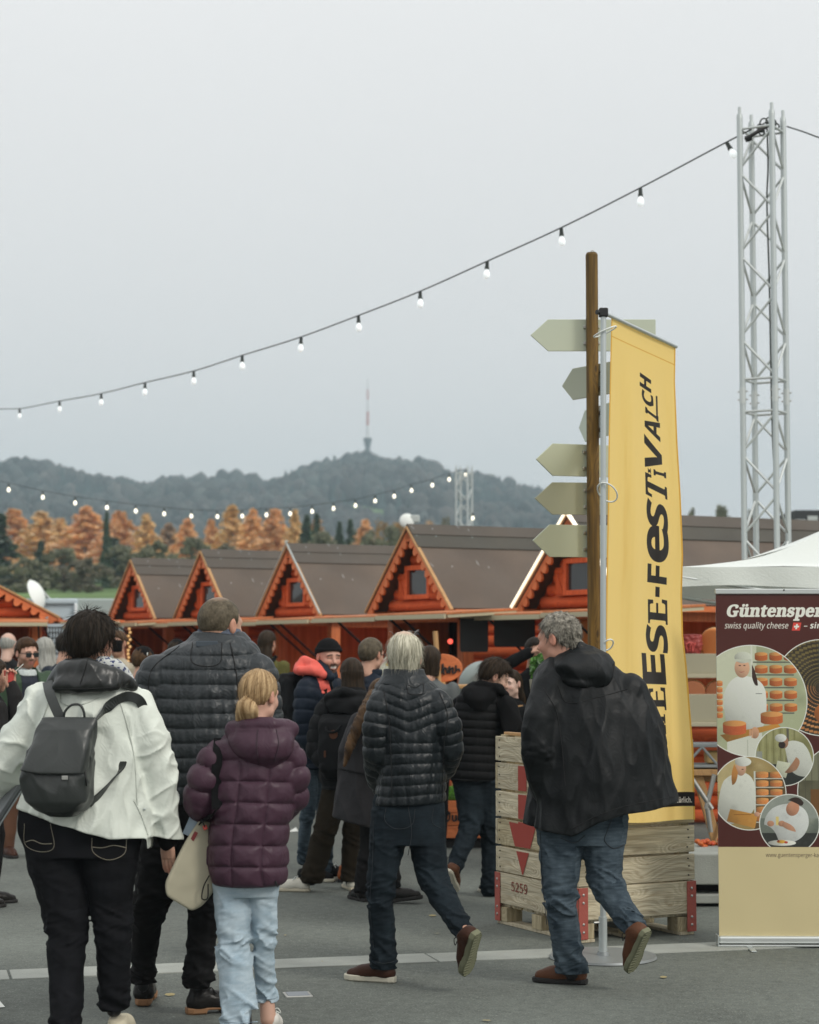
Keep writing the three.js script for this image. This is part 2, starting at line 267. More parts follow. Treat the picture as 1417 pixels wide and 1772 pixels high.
const cloth = (c, rough, bump = 0.003, o = {}) => phys(c, rough, { bumpMap: T.crinkle, bumpScale: bump * 0.22, ...o });
const M = {
  asphalt: mat([1, 1, 1], 0.92, { map: T.asphalt, bumpMap: T.asphaltB, bumpScale: 0.004 }),
  concrete: mat([1, 1, 1], 0.9, { map: T.concrete, bumpMap: T.asphaltB, bumpScale: 0.002 }),
  paint: mat([0.62, 0.64, 0.6], 0.7, { bumpMap: T.asphaltB, bumpScale: 0.002 }),
  felt: mat([1, 1, 1], 0.85, { map: T.felt }), feltDark: mat([0.62, 0.75, 0.78], 0.85, { map: T.felt }), feltRidge: mat([0.78, 0.86, 0.9], 0.85, { map: T.felt }),
  log: phys([1, 1, 1], 0.75, { map: T.log, bumpMap: T.woodB, bumpScale: 0.003 }), logB: phys([0.86, 0.8, 0.72], 0.75, { map: T.log, bumpMap: T.woodB, bumpScale: 0.003 }), logC: phys([0.98, 1.12, 1.15], 0.75, { map: T.log, bumpMap: T.woodB, bumpScale: 0.003 }),
  trim: mat([1, 1, 1], 0.6, { map: T.trim, bumpMap: T.woodB, bumpScale: 0.002 }), trimPale: mat([1, 1, 1], 0.6, { map: T.pine }), flap: mat([0.8, 0.95, 1], 0.65, { map: T.trim }),
  inner: mat([1, 1, 1], 0.8, { map: T.trim }), frameGrey: mat([0.5, 0.45, 0.3], 0.5),
  crate: [1, 0.86, 1.12, 0.95].map((k, i) => mat([k, k * (i === 1 ? 0.96 : 1), k * (i === 1 ? 0.85 : 1)], 0.88, { map: T.crate, bumpMap: T.woodB, bumpScale: 0.004 })),
  pole: mat([1, 1, 1], 0.75, { map: T.pole, bumpMap: T.woodB, bumpScale: 0.004 }), pine: mat([1, 1, 1], 0.6, { map: T.pine }),
  galv: mat([0.52, 0.56, 0.55], 0.42, { metalness: 0.65 }), alu: mat([0.58, 0.61, 0.59], 0.38, { metalness: 0.6 }), black: mat([0.012, 0.013, 0.013], 0.6), blackMetal: mat([0.02, 0.02, 0.02], 0.4, { metalness: 0.4 }),
  redSteel: mat([0.34, 0.075, 0.055], 0.6, { bumpMap: T.crinkle, bumpScale: 0.001 }), redPaint: mat([0.32, 0.05, 0.035], 0.85), steel: mat([0.45, 0.45, 0.42], 0.4, { metalness: 0.8 }),
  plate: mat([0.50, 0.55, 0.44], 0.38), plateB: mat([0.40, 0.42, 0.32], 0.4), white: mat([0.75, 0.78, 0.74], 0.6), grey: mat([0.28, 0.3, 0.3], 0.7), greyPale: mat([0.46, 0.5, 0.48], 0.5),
  glassDark: new THREE.MeshPhysicalMaterial({ color: new THREE.Color(0.03, 0.035, 0.035), roughness: 0.05 }), dark: mat([0.014, 0.012, 0.011], 0.85),
  cable: mat([0.03, 0.04, 0.035], 0.6), bulbOffGlow: mat([0.85, 0.88, 0.88], 0.15, { emissive: new THREE.Color(0.9, 0.95, 0.95), emissiveIntensity: 0.45 }),  // globes of the unlit bulbs get a faint emissive glow to look pale
  bulbOn: mat([0.9, 0.88, 0.8], 0.3, { emissive: new THREE.Color(1, 0.9, 0.72), emissiveIntensity: 1.7 }), led: mat([0.9, 0.88, 0.8], 0.4, { emissive: new THREE.Color(1, 0.86, 0.62), emissiveIntensity: 1.15 }),
};
// ---------------------------------------------------------------- the setting: ground, land, hills, trees
{
  const g = new THREE.PlaneGeometry(120, 90, 1, 1).rotateX(-Math.PI / 2).translate(0, 0, -25); boxUV(g); struct('asphalt', g, M.asphalt);
  // flat concrete band across the asphalt, in cast lengths with open joints
  const a = V(-4.2, 0, -9.72), b = V(6.6, 0, -12.5), dir = b.clone().sub(a).normalize(), L = a.distanceTo(b), n = 5, w = 0.29, gr = new THREE.Group();
  gr.name = numbered('kerb_strip'); gr.userData.kind = 'structure'; gr.position.copy(a); gr.rotation.y = -Math.atan2(dir.z, dir.x); scene.add(gr);
  for (let i = 0; i < n; i++) { const p = part('slab', rbox(L / n - 0.012, 0.02, w, 0.004), M.concrete, gr); p.position.set((i + 0.5) * L / n, -0.004 + (i % 2) * 0.0015, rr(-0.004, 0.004)); }
  const cv = thing('manhole_cover', 'small square metal cover set flush in the asphalt near the white trainer', 'cover', P(515, 1712, 9.7).setY(0), 0.2);
  part('frame', rbox(0.13, 0.012, 0.13, 0.003), M.steel, cv); part('lid', rbox(0.105, 0.018, 0.105, 0.003), mat([0.2, 0.22, 0.24], 0.5), cv);
  // painted arrow tips
  for (const [pts, nm] of [[[[498, 1437], [512, 1429], [516, 1436]], 0], [[[-30, 1728], [0, 1724], [9, 1734], [-24, 1736]], 1]]) {
    const sh = new THREE.Shape(); pts.forEach(([x, y], i) => { const d = CAMH * FPX / (y - HOR), q = P(x, y, d); i ? sh.lineTo(q.x, -q.z) : sh.moveTo(q.x, -q.z); });
    const m = struct('road_marking', boxUV(new THREE.ShapeGeometry(sh).rotateX(-Math.PI / 2).translate(0, 0.005, 0)), M.paint);
  }
  for (let i = 0; i < 12; i++) { // fallen leaves
    const x = rr(200, 1250), y = rr(1560, 1765), d = CAMH * FPX / (y - HOR), g2 = new THREE.CircleGeometry(rr(0.008, 0.017), 6).scale(1.7, 1, 1).rotateX(-Math.PI / 2 + rr(-0.3, 0.3)).rotateY(rr(0, 6)); const q = P(x, y, d); q.y = 0.008;
    const m = part(numbered('fallen_leaf'), g2, M.leaf || (M.leaf = mat([0.3, 0.25, 0.12], 0.8)), scene); m.position.copy(q); tag(m, 'tiny dry leaf lying flat on the grey asphalt', 'leaf', 'dry leaves scattered on the asphalt');
  }
}
// height of the land beyond the square, and the crest of the hills read along the photograph
const CREST = [[-600, 800], [-200, 812], [0, 838], [60, 835], [100, 848], [130, 860], [180, 866], [250, 872], [330, 868], [400, 866], [440, 864], [450, 872], [490, 866], [520, 854], [560, 842], [600, 832], [650, 832], [700, 836], [740, 842], [800, 858], [850, 866], [900, 878], [960, 888], [1020, 902], [1120, 940], [1200, 985], [1417, 1000], [2000, 1010]];
const crestAt = (px) => { let i = 0; while (i < CREST.length - 2 && CREST[i + 1][0] < px) i++; const [a, b] = [CREST[i], CREST[i + 1]]; return lerp(a[1], b[1], clamp((px - a[0]) / (b[0] - a[0]))); };
const HILLD = 1250;
function land(x, z) {
  const d = -z, px = CX + x / Math.max(d, 1) * FPX;
  const near = d < 55 ? 0 : d < 90 ? 4.2 * sst(55, 92, d) : d < 200 ? lerp(4.2, 8, sst(92, 200, d)) : lerp(8, 16, sst(200, 480, d));
  const lawn = near;
  const hc = CAMH + (HOR - crestAt(px)) * HILLD / FPX, t = sst(460, HILLD, d);
  const far = d > HILLD ? -(d - HILLD) * 0.22 : 0;
  return (d < 300 ? lawn : near) + Math.max(0, hc - 16) * Math.pow(t, 1.15) + far + (d > 480 ? t * (1 - t) * 46 * noise(x / 130, z / 130, 3) : 0) - 0.03;
}
{
  const pos = [], idx = [], uv = [], nx = 150, ds = []; for (let i = 0; i <= 90; i++) ds.push(54 * Math.pow(1700 / 54, i / 90));
  ds.forEach((d) => { for (let i = 0; i <= nx; i++) { const x = (lerp(-700, 2117, i / nx) - CX) / FPX * d, z = -d; pos.push(x, land(x, z), z); uv.push(x, z); } });
  for (let j = 0; j < ds.length - 1; j++) for (let i = 0; i < nx; i++) { const a = j * (nx + 1) + i; idx.push(a, a + 1, a + nx + 2, a, a + nx + 2, a + nx + 1); }
  const g = new THREE.BufferGeometry(); g.setAttribute('position', new THREE.Float32BufferAttribute(pos, 3)); g.setAttribute('uv', new THREE.Float32BufferAttribute(uv, 2)); g.setIndex(idx); g.computeVertexNormals();
  T.grass = tex(512, 512, (u, v) => { const k = 0.8 + 0.7 * fbm(u * 6, v * 6, 2, 5, 6) + 0.3 * rnd(); return [0.10 * k, 0.175 * k, 0.045 * k]; }, 24, 24);
  struct('hillside', g, mat([1, 1, 1], 0.95, { map: T.grass }));
}
// foliage: many small leaf faces through a volume
function leafCloud(n, place, size, up = 0.4) {
  const pos = new Float32Array(n * 12), nor = new Float32Array(n * 12), col = new Float32Array(n * 12), idx = [];
  for (let i = 0; i < n; i++) {
    const q = place(i), s = size * rr(0.6, 1.4), ax = rr(0, 6.3), t = rr(-0.9, 0.9), a = V(Math.cos(ax), t * 0.5, Math.sin(ax)).normalize(), b = V(-Math.sin(ax) * t, up, Math.cos(ax) * t).normalize(), nn = a.clone().cross(b).normalize(), k = rr(0.65, 1.3);
    [[-1, -0.6], [1, -0.6], [0.55, 0.8], [-0.55, 0.8]].forEach(([u, v], c) => { const o = i * 12 + c * 3; pos[o] = q.x + (a.x * u + b.x * v) * s; pos[o + 1] = q.y + (a.y * u + b.y * v) * s; pos[o + 2] = q.z + (a.z * u + b.z * v) * s; nor[o] = nn.x; nor[o + 1] = nn.y; nor[o + 2] = nn.z; col[o] = k * (q.c?.[0] ?? 1); col[o + 1] = k * (q.c?.[1] ?? 1); col[o + 2] = k * (q.c?.[2] ?? 1); });
    const o = i * 4; idx.push(o, o + 1, o + 2, o, o + 2, o + 3);
  }
  const g = new THREE.BufferGeometry(); g.setAttribute('position', new THREE.BufferAttribute(pos, 3)); g.setAttribute('normal', new THREE.BufferAttribute(nor, 3)); g.setAttribute('color', new THREE.BufferAttribute(col, 3)); g.setAttribute('uv', new THREE.BufferAttribute(new Float32Array(n * 8), 2)); g.setIndex(idx); return g;
}
const leafMat = (c) => new THREE.MeshPhysicalMaterial({ color: new THREE.Color().setRGB(...c), roughness: 0.9, vertexColors: true, side: THREE.DoubleSide, transmission: 0.42, thickness: 0 });
const LM = { larchB: leafMat([0.78, 0.54, 0.24]), larchC: leafMat([0.80, 0.49, 0.23]), larch: leafMat([0.84, 0.52, 0.23]), rust: leafMat([0.5, 0.34, 0.2]), conifer: leafMat([0.055, 0.105, 0.055]), bare: leafMat([0.165, 0.15, 0.095]), bush: leafMat([0.19, 0.195, 0.115]), yellow: leafMat([0.34, 0.2, 0.05]) };
const bark = mat([0.06, 0.045, 0.035], 0.95);
// whorled larch or spruce, unit height
function whorled(n, wide, lo, droop, size) {
  const tiers = []; for (let k = 0; k < 22; k++) for (let j = 0; j < 9; j++) tiers.push([lo + (1 - lo) * (k + rr(-0.4, 0.4)) / 22, rr(0, 6.3), rr(0.45, 1.25)]);
  const crown = leafCloud(n, () => { const [h, a, L] = tiers[(rnd() * tiers.length) | 0], R = wide * Math.pow(clamp(1.02 - h) / (1 - lo), 0.95) * L, t = Math.pow(rnd(), 0.6), r = R * t, w = 0.018; return { x: Math.cos(a) * r + rr(-w, w), y: clamp(h - droop * r + rr(-0.02, 0.02), 0.02, 1), z: Math.sin(a) * r + rr(-w, w) }; }, size);
  return { crown, trunk: cyl(0.004, 0.016, 0.98, 7, 0, 0.49, 0) };
}
// rounded broadleaf crown made of clumps, unit height
function rounded(n, wide, lo, size, clumps = 26) {
  const cl = []; for (let i = 0; i < clumps; i++) { const a = rr(0, 6.3), h = rr(lo, 1), r = wide * Math.sqrt(rnd()) * Math.sin(Math.PI * clamp((h - lo) / (1 - lo) * 0.8 + 0.18)); cl.push([Math.cos(a) * r, h * 0.92, Math.sin(a) * r, rr(0.05, 0.12)]); }
  const crown = leafCloud(n, () => { const c = cl[(rnd() * clumps) | 0], u = V(rr(-1, 1), rr(-1, 1), rr(-1, 1)).normalize().multiplyScalar(c[3] * Math.pow(rnd(), 0.4)); return { x: c[0] + u.x, y: clamp(c[1] + u.y, 0.02, 1.02), z: c[2] + u.z }; }, size, 0.8);
  const limbs = [cyl(0.012, 0.026, lo + 0.15, 7, 0, (lo + 0.15) / 2, 0)]; for (let i = 0; i < 9; i++) limbs.push(bar(V(0, lo * rr(0.7, 1.2), 0), V(...cl[i].slice(0, 3)), 0.009, 5, 0.003));
  return { crown, trunk: merge(limbs) };
}
const TREES = { larch: [0, 1, 2].map(() => whorled(2600, 0.36, 0.1, 0.16, 0.019)), conifer: [0, 1].map(() => whorled(2400, 0.24, 0.06, 0.35, 0.024)), bush: [0, 1].map(() => rounded(2200, 0.55, 0.12, 0.026)), bare: [0, 1].map(() => rounded(1500, 0.36, 0.25, 0.016, 34)) };
function tree(kind, variant, leaf, name, label, px, topY, d, wpx, group) {
  const k = TREES[kind][variant % TREES[kind].length], b = P(px, HOR, d), y = land(b.x, b.z) - 0.1, top = P(px, topY, d).y, h = top - y, o = thing(name, label, 'tree', V(b.x, y, b.z), rr(0, 6), group);
  const w = wpx / SC(d) / ({ larch: 0.62, conifer: 0.44, bush: 1.05, bare: 0.7 }[kind]) ; 
  part('trunk', k.trunk, bark, o).scale.set(Math.min(w, h * 1.2), h, Math.min(w, h * 1.2)); part('crown', k.crown, leaf, o).scale.set(w, h, w);
}
{
  const G = 'orange larches behind the huts', at = [[-40, 872, 100, 'at the left edge of the photo above the far left hut'], [20, 884, 90, 'over the dark spruce at the far left'], [68, 893, 92, 'with a ragged top left of the tallest larch'], [146, 876, 104, 'tallest, standing right above the satellite truck'], [205, 888, 84, 'behind the gable of the first hut on the left'], [252, 897, 56, 'slim, above the roof of the first hut on the left'], [322, 897, 56, 'above the second hut gable from the left'], [364, 902, 48, 'small, above the grey haired man'],
    [400, 882, 72, 'at the left of the dense orange clump'], [437, 880, 66, 'in the middle of the dense orange clump'], [474, 884, 74, 'with a pointed top at the right of the dense orange clump'], [510, 890, 44, 'slim, left of two dark spruces'], [548, 896, 60, 'brownish, below the right end of the bulb string dip'], [632, 902, 50, 'small, behind the third roof'], [100, 905, 70, 'low, left of the tallest larch'], [290, 905, 60, 'low and dull, between the first two gables']];
  at.forEach(([x, y, w, s], i) => tree('larch', i, i === 12 || i === 15 ? LM.rust : [LM.larch, LM.larchB, LM.larchC][(i * 5) % 3], 'larch_tree', 'orange autumn larch ' + s, x, y - (i % 3) * 4, 150 + (i * 37) % 40, w * 1.75, G));
  [[-6, 888, 92, 'large dark green spruce at the left edge of the photo'], [182, 884, 26, 'dark spruce peeping between two orange larches'], [68, 935, 40, 'small dark spruce among the orange larches on the left'], [530, 890, 44, 'dark green spruce right of the orange clump'], [547, 888, 34, 'slim dark spruce beside its twin right of the orange clump'], [587, 902, 32, 'dark green spruce left of a pair above the third roof'], [606, 898, 34, 'pointed dark green spruce in the gap above the third roof'], [196, 930, 70, 'dull dark spruce under the orange larches behind the first gable']]
    .forEach(([x, y, w, s], i) => tree('conifer', i, LM.conifer, 'spruce_tree', s, x, y, 138 + i * 3, w * 1.25));
  [[40, 960, 120], [110, 945, 130], [150, 962, 120], [210, 940, 110], [270, 930, 120], [330, 925, 110], [390, 935, 100], [560, 915, 90], [640, 912, 90], [675, 905, 80], [720, 915, 90], [-20, 955, 110], [75, 985, 110], [18, 1000, 100], [125, 990, 90]]
    .forEach(([x, y, w], i) => tree('bush', i, i % 4 === 2 ? LM.bare : LM.bush, 'bush', ['leftmost but one', 'third from the left', 'fourth from the left', 'beside the first gable', 'right of the first gable', 'left of the second gable', 'right of the second gable', 'under the pair of spruces', 'behind the third roof', 'right of the third roof', 'near the largest gable', 'leftmost', 'above the satellite dish', 'low at the left edge', 'over the green lawn'][i] + ', dull green bush of the thicket below the larches', x, y, 118 + (i * 13) % 24, w, 'bushes below the larches'));
  [[665, 892, 50, LM.yellow, 'yellow tinged bare tree left of the floodlight above the large roof'], [692, 900, 40, LM.yellow, 'small yellowish tree touching the floodlight'], [770, 884, 40, LM.bare, 'dark bare tree left of the far truss tower'], [745, 897, 40, LM.rust, 'rust coloured low tree behind the large roof'], [615, 910, 60, LM.bare, 'bare grey brown tree behind the third roof']]
    .forEach(([x, y, w, m, s], i) => tree('bare', i, m, 'bare_tree', s, x, y, 170 + i * 4, w * 1.2));
}
{ // woods on the far hills: too many to count
  const cone = mergeGeometries([new THREE.ConeGeometry(0.22, 0.95, 6).translate(0, 0.5, 0), new THREE.ConeGeometry(0.3, 0.5, 6).translate(0, 0.3, 0)]);
  const round = mergeVertices(new THREE.IcosahedronGeometry(0.34, 1)); { const p = round.attributes.position; for (let i = 0; i < p.count; i++) { const k = 1 + 0.4 * noise(p.getX(i) * 5, p.getY(i) * 5, p.getZ(i) * 5); p.setXYZ(i, p.getX(i) * k, p.getY(i) * k * 1.35 + 0.55, p.getZ(i) * k); } round.computeVertexNormals(); }
  const put = { c: [], r: [] };
  for (let i = 0; i < 34000; i++) {
    const px = rr(-350, 1750), d = rr(480, 1290), x = (px - CX) / FPX * d, z = -d, q = pix(V(x, land(x, z), z));
    if (d < 1150 && q[0] > 555 && q[0] < 720 && q[1] > 873 + Math.abs(q[0] - 615) * 0.17 && q[1] < 912) continue;
    const tall = (d > 1180 ? rr(6, 13) : rr(6, 11)) * (noise(x / 25, z / 25, 8) > 0.25 ? 1.25 : 1);
    (noise(x / 60, z / 60, 5) + rr(-0.45, 0.45) > -0.08 ? put.c : put.r).push([x, land(x, z) - 0.6, z, tall]);
  }
  const dm = new THREE.Object3D(), go = (list, geo, m, name, label) => {
    const im = new THREE.InstancedMesh(geo, m, list.length), c = new THREE.Color();
    list.forEach(([x, y, z, t], i) => { dm.position.set(x, y, z); dm.rotation.y = rr(0, 6); dm.scale.set(t * rr(0.7, 1.15), t, t * rr(0.7, 1.15)); dm.updateMatrix(); im.setMatrixAt(i, dm.matrix); const k = rr(0.35, 1.9) * (0.8 + 0.8 * Math.max(0, noise(x / 40, z / 40, 2))); im.setColorAt(i, c.setRGB(k * rr(0.9, 1.25), k, k * 0.95)); });
    im.name = name; tag(im, label, 'forest'); im.userData.kind = 'stuff'; scene.add(im);
  };
  go(put.c, cone, mat([0.018, 0.034, 0.034], 0.95), 'conifer_forest', 'dark conifer woods covering the hazy hills');
  go(put.r, round, mat([0.04, 0.044, 0.042], 0.95), 'bare_forest', 'grey brown leafless woods on the hazy hills');
  // trees that stand clear against the sky on the crest
  const T2 = [[12, 805, 14, 'tall thin', 'at the far left of the hill crest'], [52, 800, 26, 'broad dark', 'left of the gap on the left crest'], [68, 806, 22, 'bushy', 'right of the pair on the left crest'], [30, 815, 16, 'small', 'between the first crest trees on the left'], [90, 830, 10, 'tiny', 'on the falling slope of the left crest'], [543, 796, 26, 'loose', 'on the slope left of the summit'], [578, 788, 30, 'broad', 'on the shoulder left of the tower'], [608, 783, 36, 'full', 'just left of the television tower'], [660, 792, 24, 'low', 'just right of the television tower'], [690, 789, 34, 'round', 'on the summit right of the tower'], [712, 794, 30, 'dark', 'on the right shoulder of the summit'], [848, 818, 34, 'large dark', 'right of the far truss on the crest'], [900, 836, 26, 'mid sized', 'on the crest left of the signpost plates'], [934, 846, 22, 'small', 'on the crest beside the lower sign plates']];
  T2.forEach(([x, y, w, s, p], i) => { const d = 1235, k = TREES[i % 3 ? 'bare' : 'conifer'][i % 2], b = P(x, HOR, d), gy = land(b.x, b.z) - 2, h = P(x, y, d).y - gy, o = thing('crest_tree', s + ' hazy tree ' + p, 'tree', V(b.x, gy, b.z), i); part('trunk', k.trunk, bark, o).scale.set(h, h, h); part('crown', k.crown, i % 3 ? LM.bush : LM.conifer, o).scale.set(w / 2.75 * 1.5, h, w / 2.75 * 1.5); });
}
{ // television tower on the summit
  const d = 1250, b = P(636, 826, d), s = 1 / SC(d), y = (q) => P(636, q, d).y - b.y, o = thing('television_tower', 'slim television tower with red and white mast on the hill summit', 'tower', b), con = mat([0.10, 0.12, 0.13], 0.8), red = mat([0.45, 0.13, 0.1], 0.7), wh = mat([0.7, 0.7, 0.7], 0.7);
  part('shaft', cyl(4 * s, 6.5 * s, y(760), 14, 0, y(760) / 2, 0), con, o);
  part('platform', [cyl(7.5 * s, 7.5 * s, 4 * s, 18, 0, y(762), 0), cyl(6.5 * s, 3.5 * s, 15 * s, 18, 0, y(772), 0)], con, o);
  part('platform', cyl(5 * s, 5 * s, 2.5 * s, 16, 0, y(783), 0), con, o); part('railing', cyl(7.8 * s, 7.8 * s, 1.2 * s, 18, 0, y(758.5), 0), mat([0.2, 0.22, 0.22], 0.7), o);
  [[758, 736, 2.6], [736, 712, 2.2], [712, 692, 1.9], [692, 674, 1.5], [674, 656, 1.1]].forEach(([a, c, r], i) => part('mast_section', cyl(r * 0.85 * s, r * s, y(c) - y(a), 8, 0, (y(a) + y(c)) / 2, 0), i % 2 ? red : wh, o));
}
// ---------------------------------------------------------------- market huts of round logs
const HUT_U = V(0.48, 0, 0.877), HUT_TURN = Math.atan2(-0.877, 0.48), LOGD = 0.125;
const logGeo = (L) => { const g = new THREE.CylinderGeometry(LOGD * 0.54, LOGD * 0.54, L, 10, 1); const u = g.attributes.uv; for (let i = 0; i < u.count; i++) u.setXY(i, u.getX(i) * 0.45, u.getY(i) * L); return g.rotateZ(Math.PI / 2); };
const logCache = new Map(), logOf = (L) => { const k = Math.round(L * 50) / 50; if (!logCache.has(k)) logCache.set(k, logGeo(k)); return logCache.get(k); };
const LOGM = [M.log, M.logB, M.logC];
function logs(parent, axis, a, b, y0, y1, off, seed = 0) { // a wall of logs from a to b along x or z
  const L = b - a, n = Math.round((y1 - y0) / LOGD);
  for (let i = 0; i < n; i++) { const m = part('log', logOf(L), LOGM[(i * 7 + seed) % 3], parent); m.position.set(axis === 'x' ? (a + b) / 2 : off, y0 + (i + 0.5) * LOGD, axis === 'x' ? off : (a + b) / 2); if (axis === 'z') m.rotation.y = Math.PI / 2; m.rotation.x = i * 1.3; if (axis === 'z') m.rotation.x = 0; }
}
function woodUV(g, s = 1) { boxUV(g, s); return g; }
const beam = (a, b, w, h) => { const d = b.clone().sub(a), L = d.length(), g = rbox(w, h, L, 0.006); const u = g.attributes.uv, p = g.attributes.position; for (let i = 0; i < u.count; i++) u.setXY(i, p.getX(i) + p.getY(i), p.getZ(i)); g.lookAt(d); const c = a.clone().add(b).multiplyScalar(0.5); return g.translate(c.x, c.y, c.z); };
// a barge board with a scalloped lower edge, along the slope from a (low) to b (high) in the plane z
function barge(a, b, wdt, z, n = 9) {
  const d = V(b[0] - a[0], b[1] - a[1], 0), L = d.length(), s = new THREE.Shape(); s.moveTo(0, 0); s.lineTo(L, 0); s.lineTo(L, -wdt * 0.45);
  for (let i = n; i > 0; i--) { const x1 = L * i / n, x0 = L * (i - 1) / n, w = x1 - x0; s.lineTo(x1 - w * 0.1, -wdt * 0.45); s.bezierCurveTo(x1 - w * 0.12, -wdt * 0.8, x1 - w * 0.25, -wdt * 1.05, x0 + w * 0.55, -wdt * 1.05); s.bezierCurveTo(x0 + w * 0.3, -wdt * 1.05, x0 + w * 0.2, -wdt * 0.75, x0 + w * 0.14, -wdt * 0.42); s.lineTo(x0, -wdt * 0.42); }
  s.lineTo(0, 0); const g = new THREE.ExtrudeGeometry(s, { depth: 0.025, bevelEnabled: true, bevelThickness: 0.004, bevelSize: 0.004, bevelSegments: 1, curveSegments: 6 });
  if (b[0] < a[0]) { g.scale(1, -1, 1); const ix = g.index; if (!ix) { const p = g.attributes.position; for (let i = 0; i < p.count; i += 3) for (const k of ['position', 'normal']) { const q = g.attributes[k], t = [q.getX(i + 1), q.getY(i + 1), q.getZ(i + 1)]; q.setXYZ(i + 1, q.getX(i + 2), q.getY(i + 2), q.getZ(i + 2)); q.setXYZ(i + 2, ...t); } } }
  g.computeVertexNormals(); boxUV(g); { const u = g.attributes.uv; for (let i = 0; i < u.count; i++) { const x = u.getX(i); u.setXY(i, u.getY(i), x); } }
  return g.rotateZ(Math.atan2(d.y, d.x)).translate(a[0], a[1], z);
}
// local frame of a hut: +z out of the gable front, +x along the row towards the camera; origin below the front wall's middle
function hut(label, apexPx, o = {}) {
  const W = o.W ?? 1.7, L = o.L ?? 2.5, E = 2.07, R = o.R ?? 2.97, OH = 0.2, hw = o.hw ?? W / 2 + 0.11, turn = o.turn ?? HUT_TURN, D = o.D ?? (R - CAMH) * FPX / (HOR - apexPx[1]);
  const ap = P(apexPx[0], apexPx[1], D), nrm = V(Math.sin(turn), 0, Math.cos(turn)), pos = ap.clone().addScaledVector(nrm, -OH).setY(0), h = thing('market_hut', label, 'market hut', pos, turn);
  const slope = Math.atan2(R - E, hw), sl = Math.hypot(hw, R - E);
  // roof: two felted slopes, each with a lapped top course, and a ridge cap
  for (const s of [-1, 1]) {
    const pl = part('roof', (() => { const g = box(sl, 0.03, L + OH + 0.15); boxUV(g); return g; })(), M.felt, h); pl.position.set(s * hw / 2, (R + E) / 2, -L / 2 + OH / 2 - 0.075 + 0.02); pl.rotation.z = -s * slope;
    const tp = part('roof_course', (() => { const g = box(sl * 0.27, 0.018, L + OH + 0.14); boxUV(g); return g; })(), o.tealCourse ? M.feltDark : M.feltRidge, h); tp.position.set(s * hw * 0.14, R - (R - E) * 0.14 + 0.026, -L / 2 + OH / 2 - 0.072 + 0.02); tp.rotation.z = -s * slope;
    const rc = part('ridge_cap', (() => { const g = box(sl * 0.13, 0.012, L + OH + 0.13); boxUV(g); return g; })(), M.feltRidge, h); rc.position.set(s * hw * 0.064, R - (R - E) * 0.064 + 0.042, -L / 2 + OH / 2 - 0.07 + 0.02); rc.rotation.z = -s * slope;
    part('barge_board', barge([s * hw, E - 0.01], [0, R - 0.01], 0.115, OH - 0.02, 11), M.trim, h);
    const tb = part('verge_strip', beam(V(s * (hw + 0.02), E - 0.01, OH + 0.012), V(0, R + 0.012, OH + 0.012), 0.04, 0.026), M.trimPale, h);
    if (o.led) part('led_strip', bar(V(s * (hw + 0.03), E + 0.02, OH + 0.03), V(s * -0.03, R + 0.07, OH + 0.03), o.led, 6), o.ledMat ?? M.led, h);
    part('soffit', beam(V(s * (hw - 0.02), E - 0.03, -L), V(s * (hw - 0.02), E - 0.03, OH - 0.04), 0.04, 0.06), M.inner, h);
  }
  // gable: logs laid up into the point, small window with shutters
  const ng = Math.floor((R - E - 0.08) / LOGD);
  for (let i = 0; i < ng; i++) { const y = E + (i + 0.5) * LOGD, w = Math.floor(50 * 2 * ((hw - 0.06) * (R - y - 0.07) / (R - E) - 0.06)) / 50; if (w < 0.12) continue; const m = part('log', logOf(w), LOGM[i % 3], h); m.position.set(0, y, 0); }
  part('gable_board', (() => { const s = new THREE.Shape(); s.moveTo(-hw + 0.06, E); s.lineTo(hw - 0.06, E); s.lineTo(0, R - 0.06); const g = new THREE.ExtrudeGeometry(s, { depth: 0.03, bevelEnabled: false }); boxUV(g); return g.translate(0, 0, -0.05); })(), M.logB, h);
  {
    const wy = E + 0.31, w = part('window', [box(0.56, 0.05, 0.06, 0, 0.16, 0), box(0.56, 0.05, 0.06, 0, -0.16, 0), box(0.06, 0.27, 0.06, -0.25, 0, 0), box(0.06, 0.27, 0.06, 0.25, 0, 0)].map((g) => boxUV(g)), M.log, h); w.position.set(0.02, wy, 0.075);
    part('pane', box(0.46, 0.28, 0.012, 0, 0, -0.008), M.glassDark, w);
    for (const s of [-1, 1]) { const sh = part('shutter', [box(0.15, 0.29, 0.02, 0, 0, 0), box(0.15, 0.035, 0.014, 0, 0.105, 0.016), box(0.15, 0.035, 0.014, 0, -0.105, 0.016), box(0.03, 0.22, 0.012, 0, 0, 0.015).rotateZ(-s * 0.5)].map((g) => boxUV(g)), M.logB, h); sh.position.set(0.02 + s * 0.36, wy - 0.045, 0.085); }
  }
  // body: corner posts, log walls, open counter in front
  for (const s of [-1, 1]) for (const z of [0, -L + 0.08]) part('post', woodUV(rbox(0.13, E, 0.13, 0.008, s * (W / 2 - 0.065), E / 2, z - 0.065)), M.trim, h);
  logs(h, 'x', -W / 2 + 0.13, W / 2 - 0.13, 0.05, 1.0, -0.07, 1);
  part('counter', rbox(W + 0.1, 0.05, 0.42, 0.01, 0, 1.03, 0.03), M.trim, h);
  part('lintel', woodUV(rbox(W - 0.02, 0.12, 0.1, 0.006, 0, E - 0.07, -0.05)), M.trim, h);
  part('wall', box(W - 0.1, E, 0.04, 0, E / 2, -L + 0.05), M.inner, h); part('wall', box(0.04, E, L - 0.2, -W / 2 + 0.05, E / 2, -L / 2), M.inner, h);
  part('floor', box(W - 0.1, 0.05, L - 0.1, 0, 0.03, -L / 2), M.inner, h); part('ceiling', box(W - 0.05, 0.03, L - 0.1, 0, E - 0.012, -L / 2), M.inner, h);
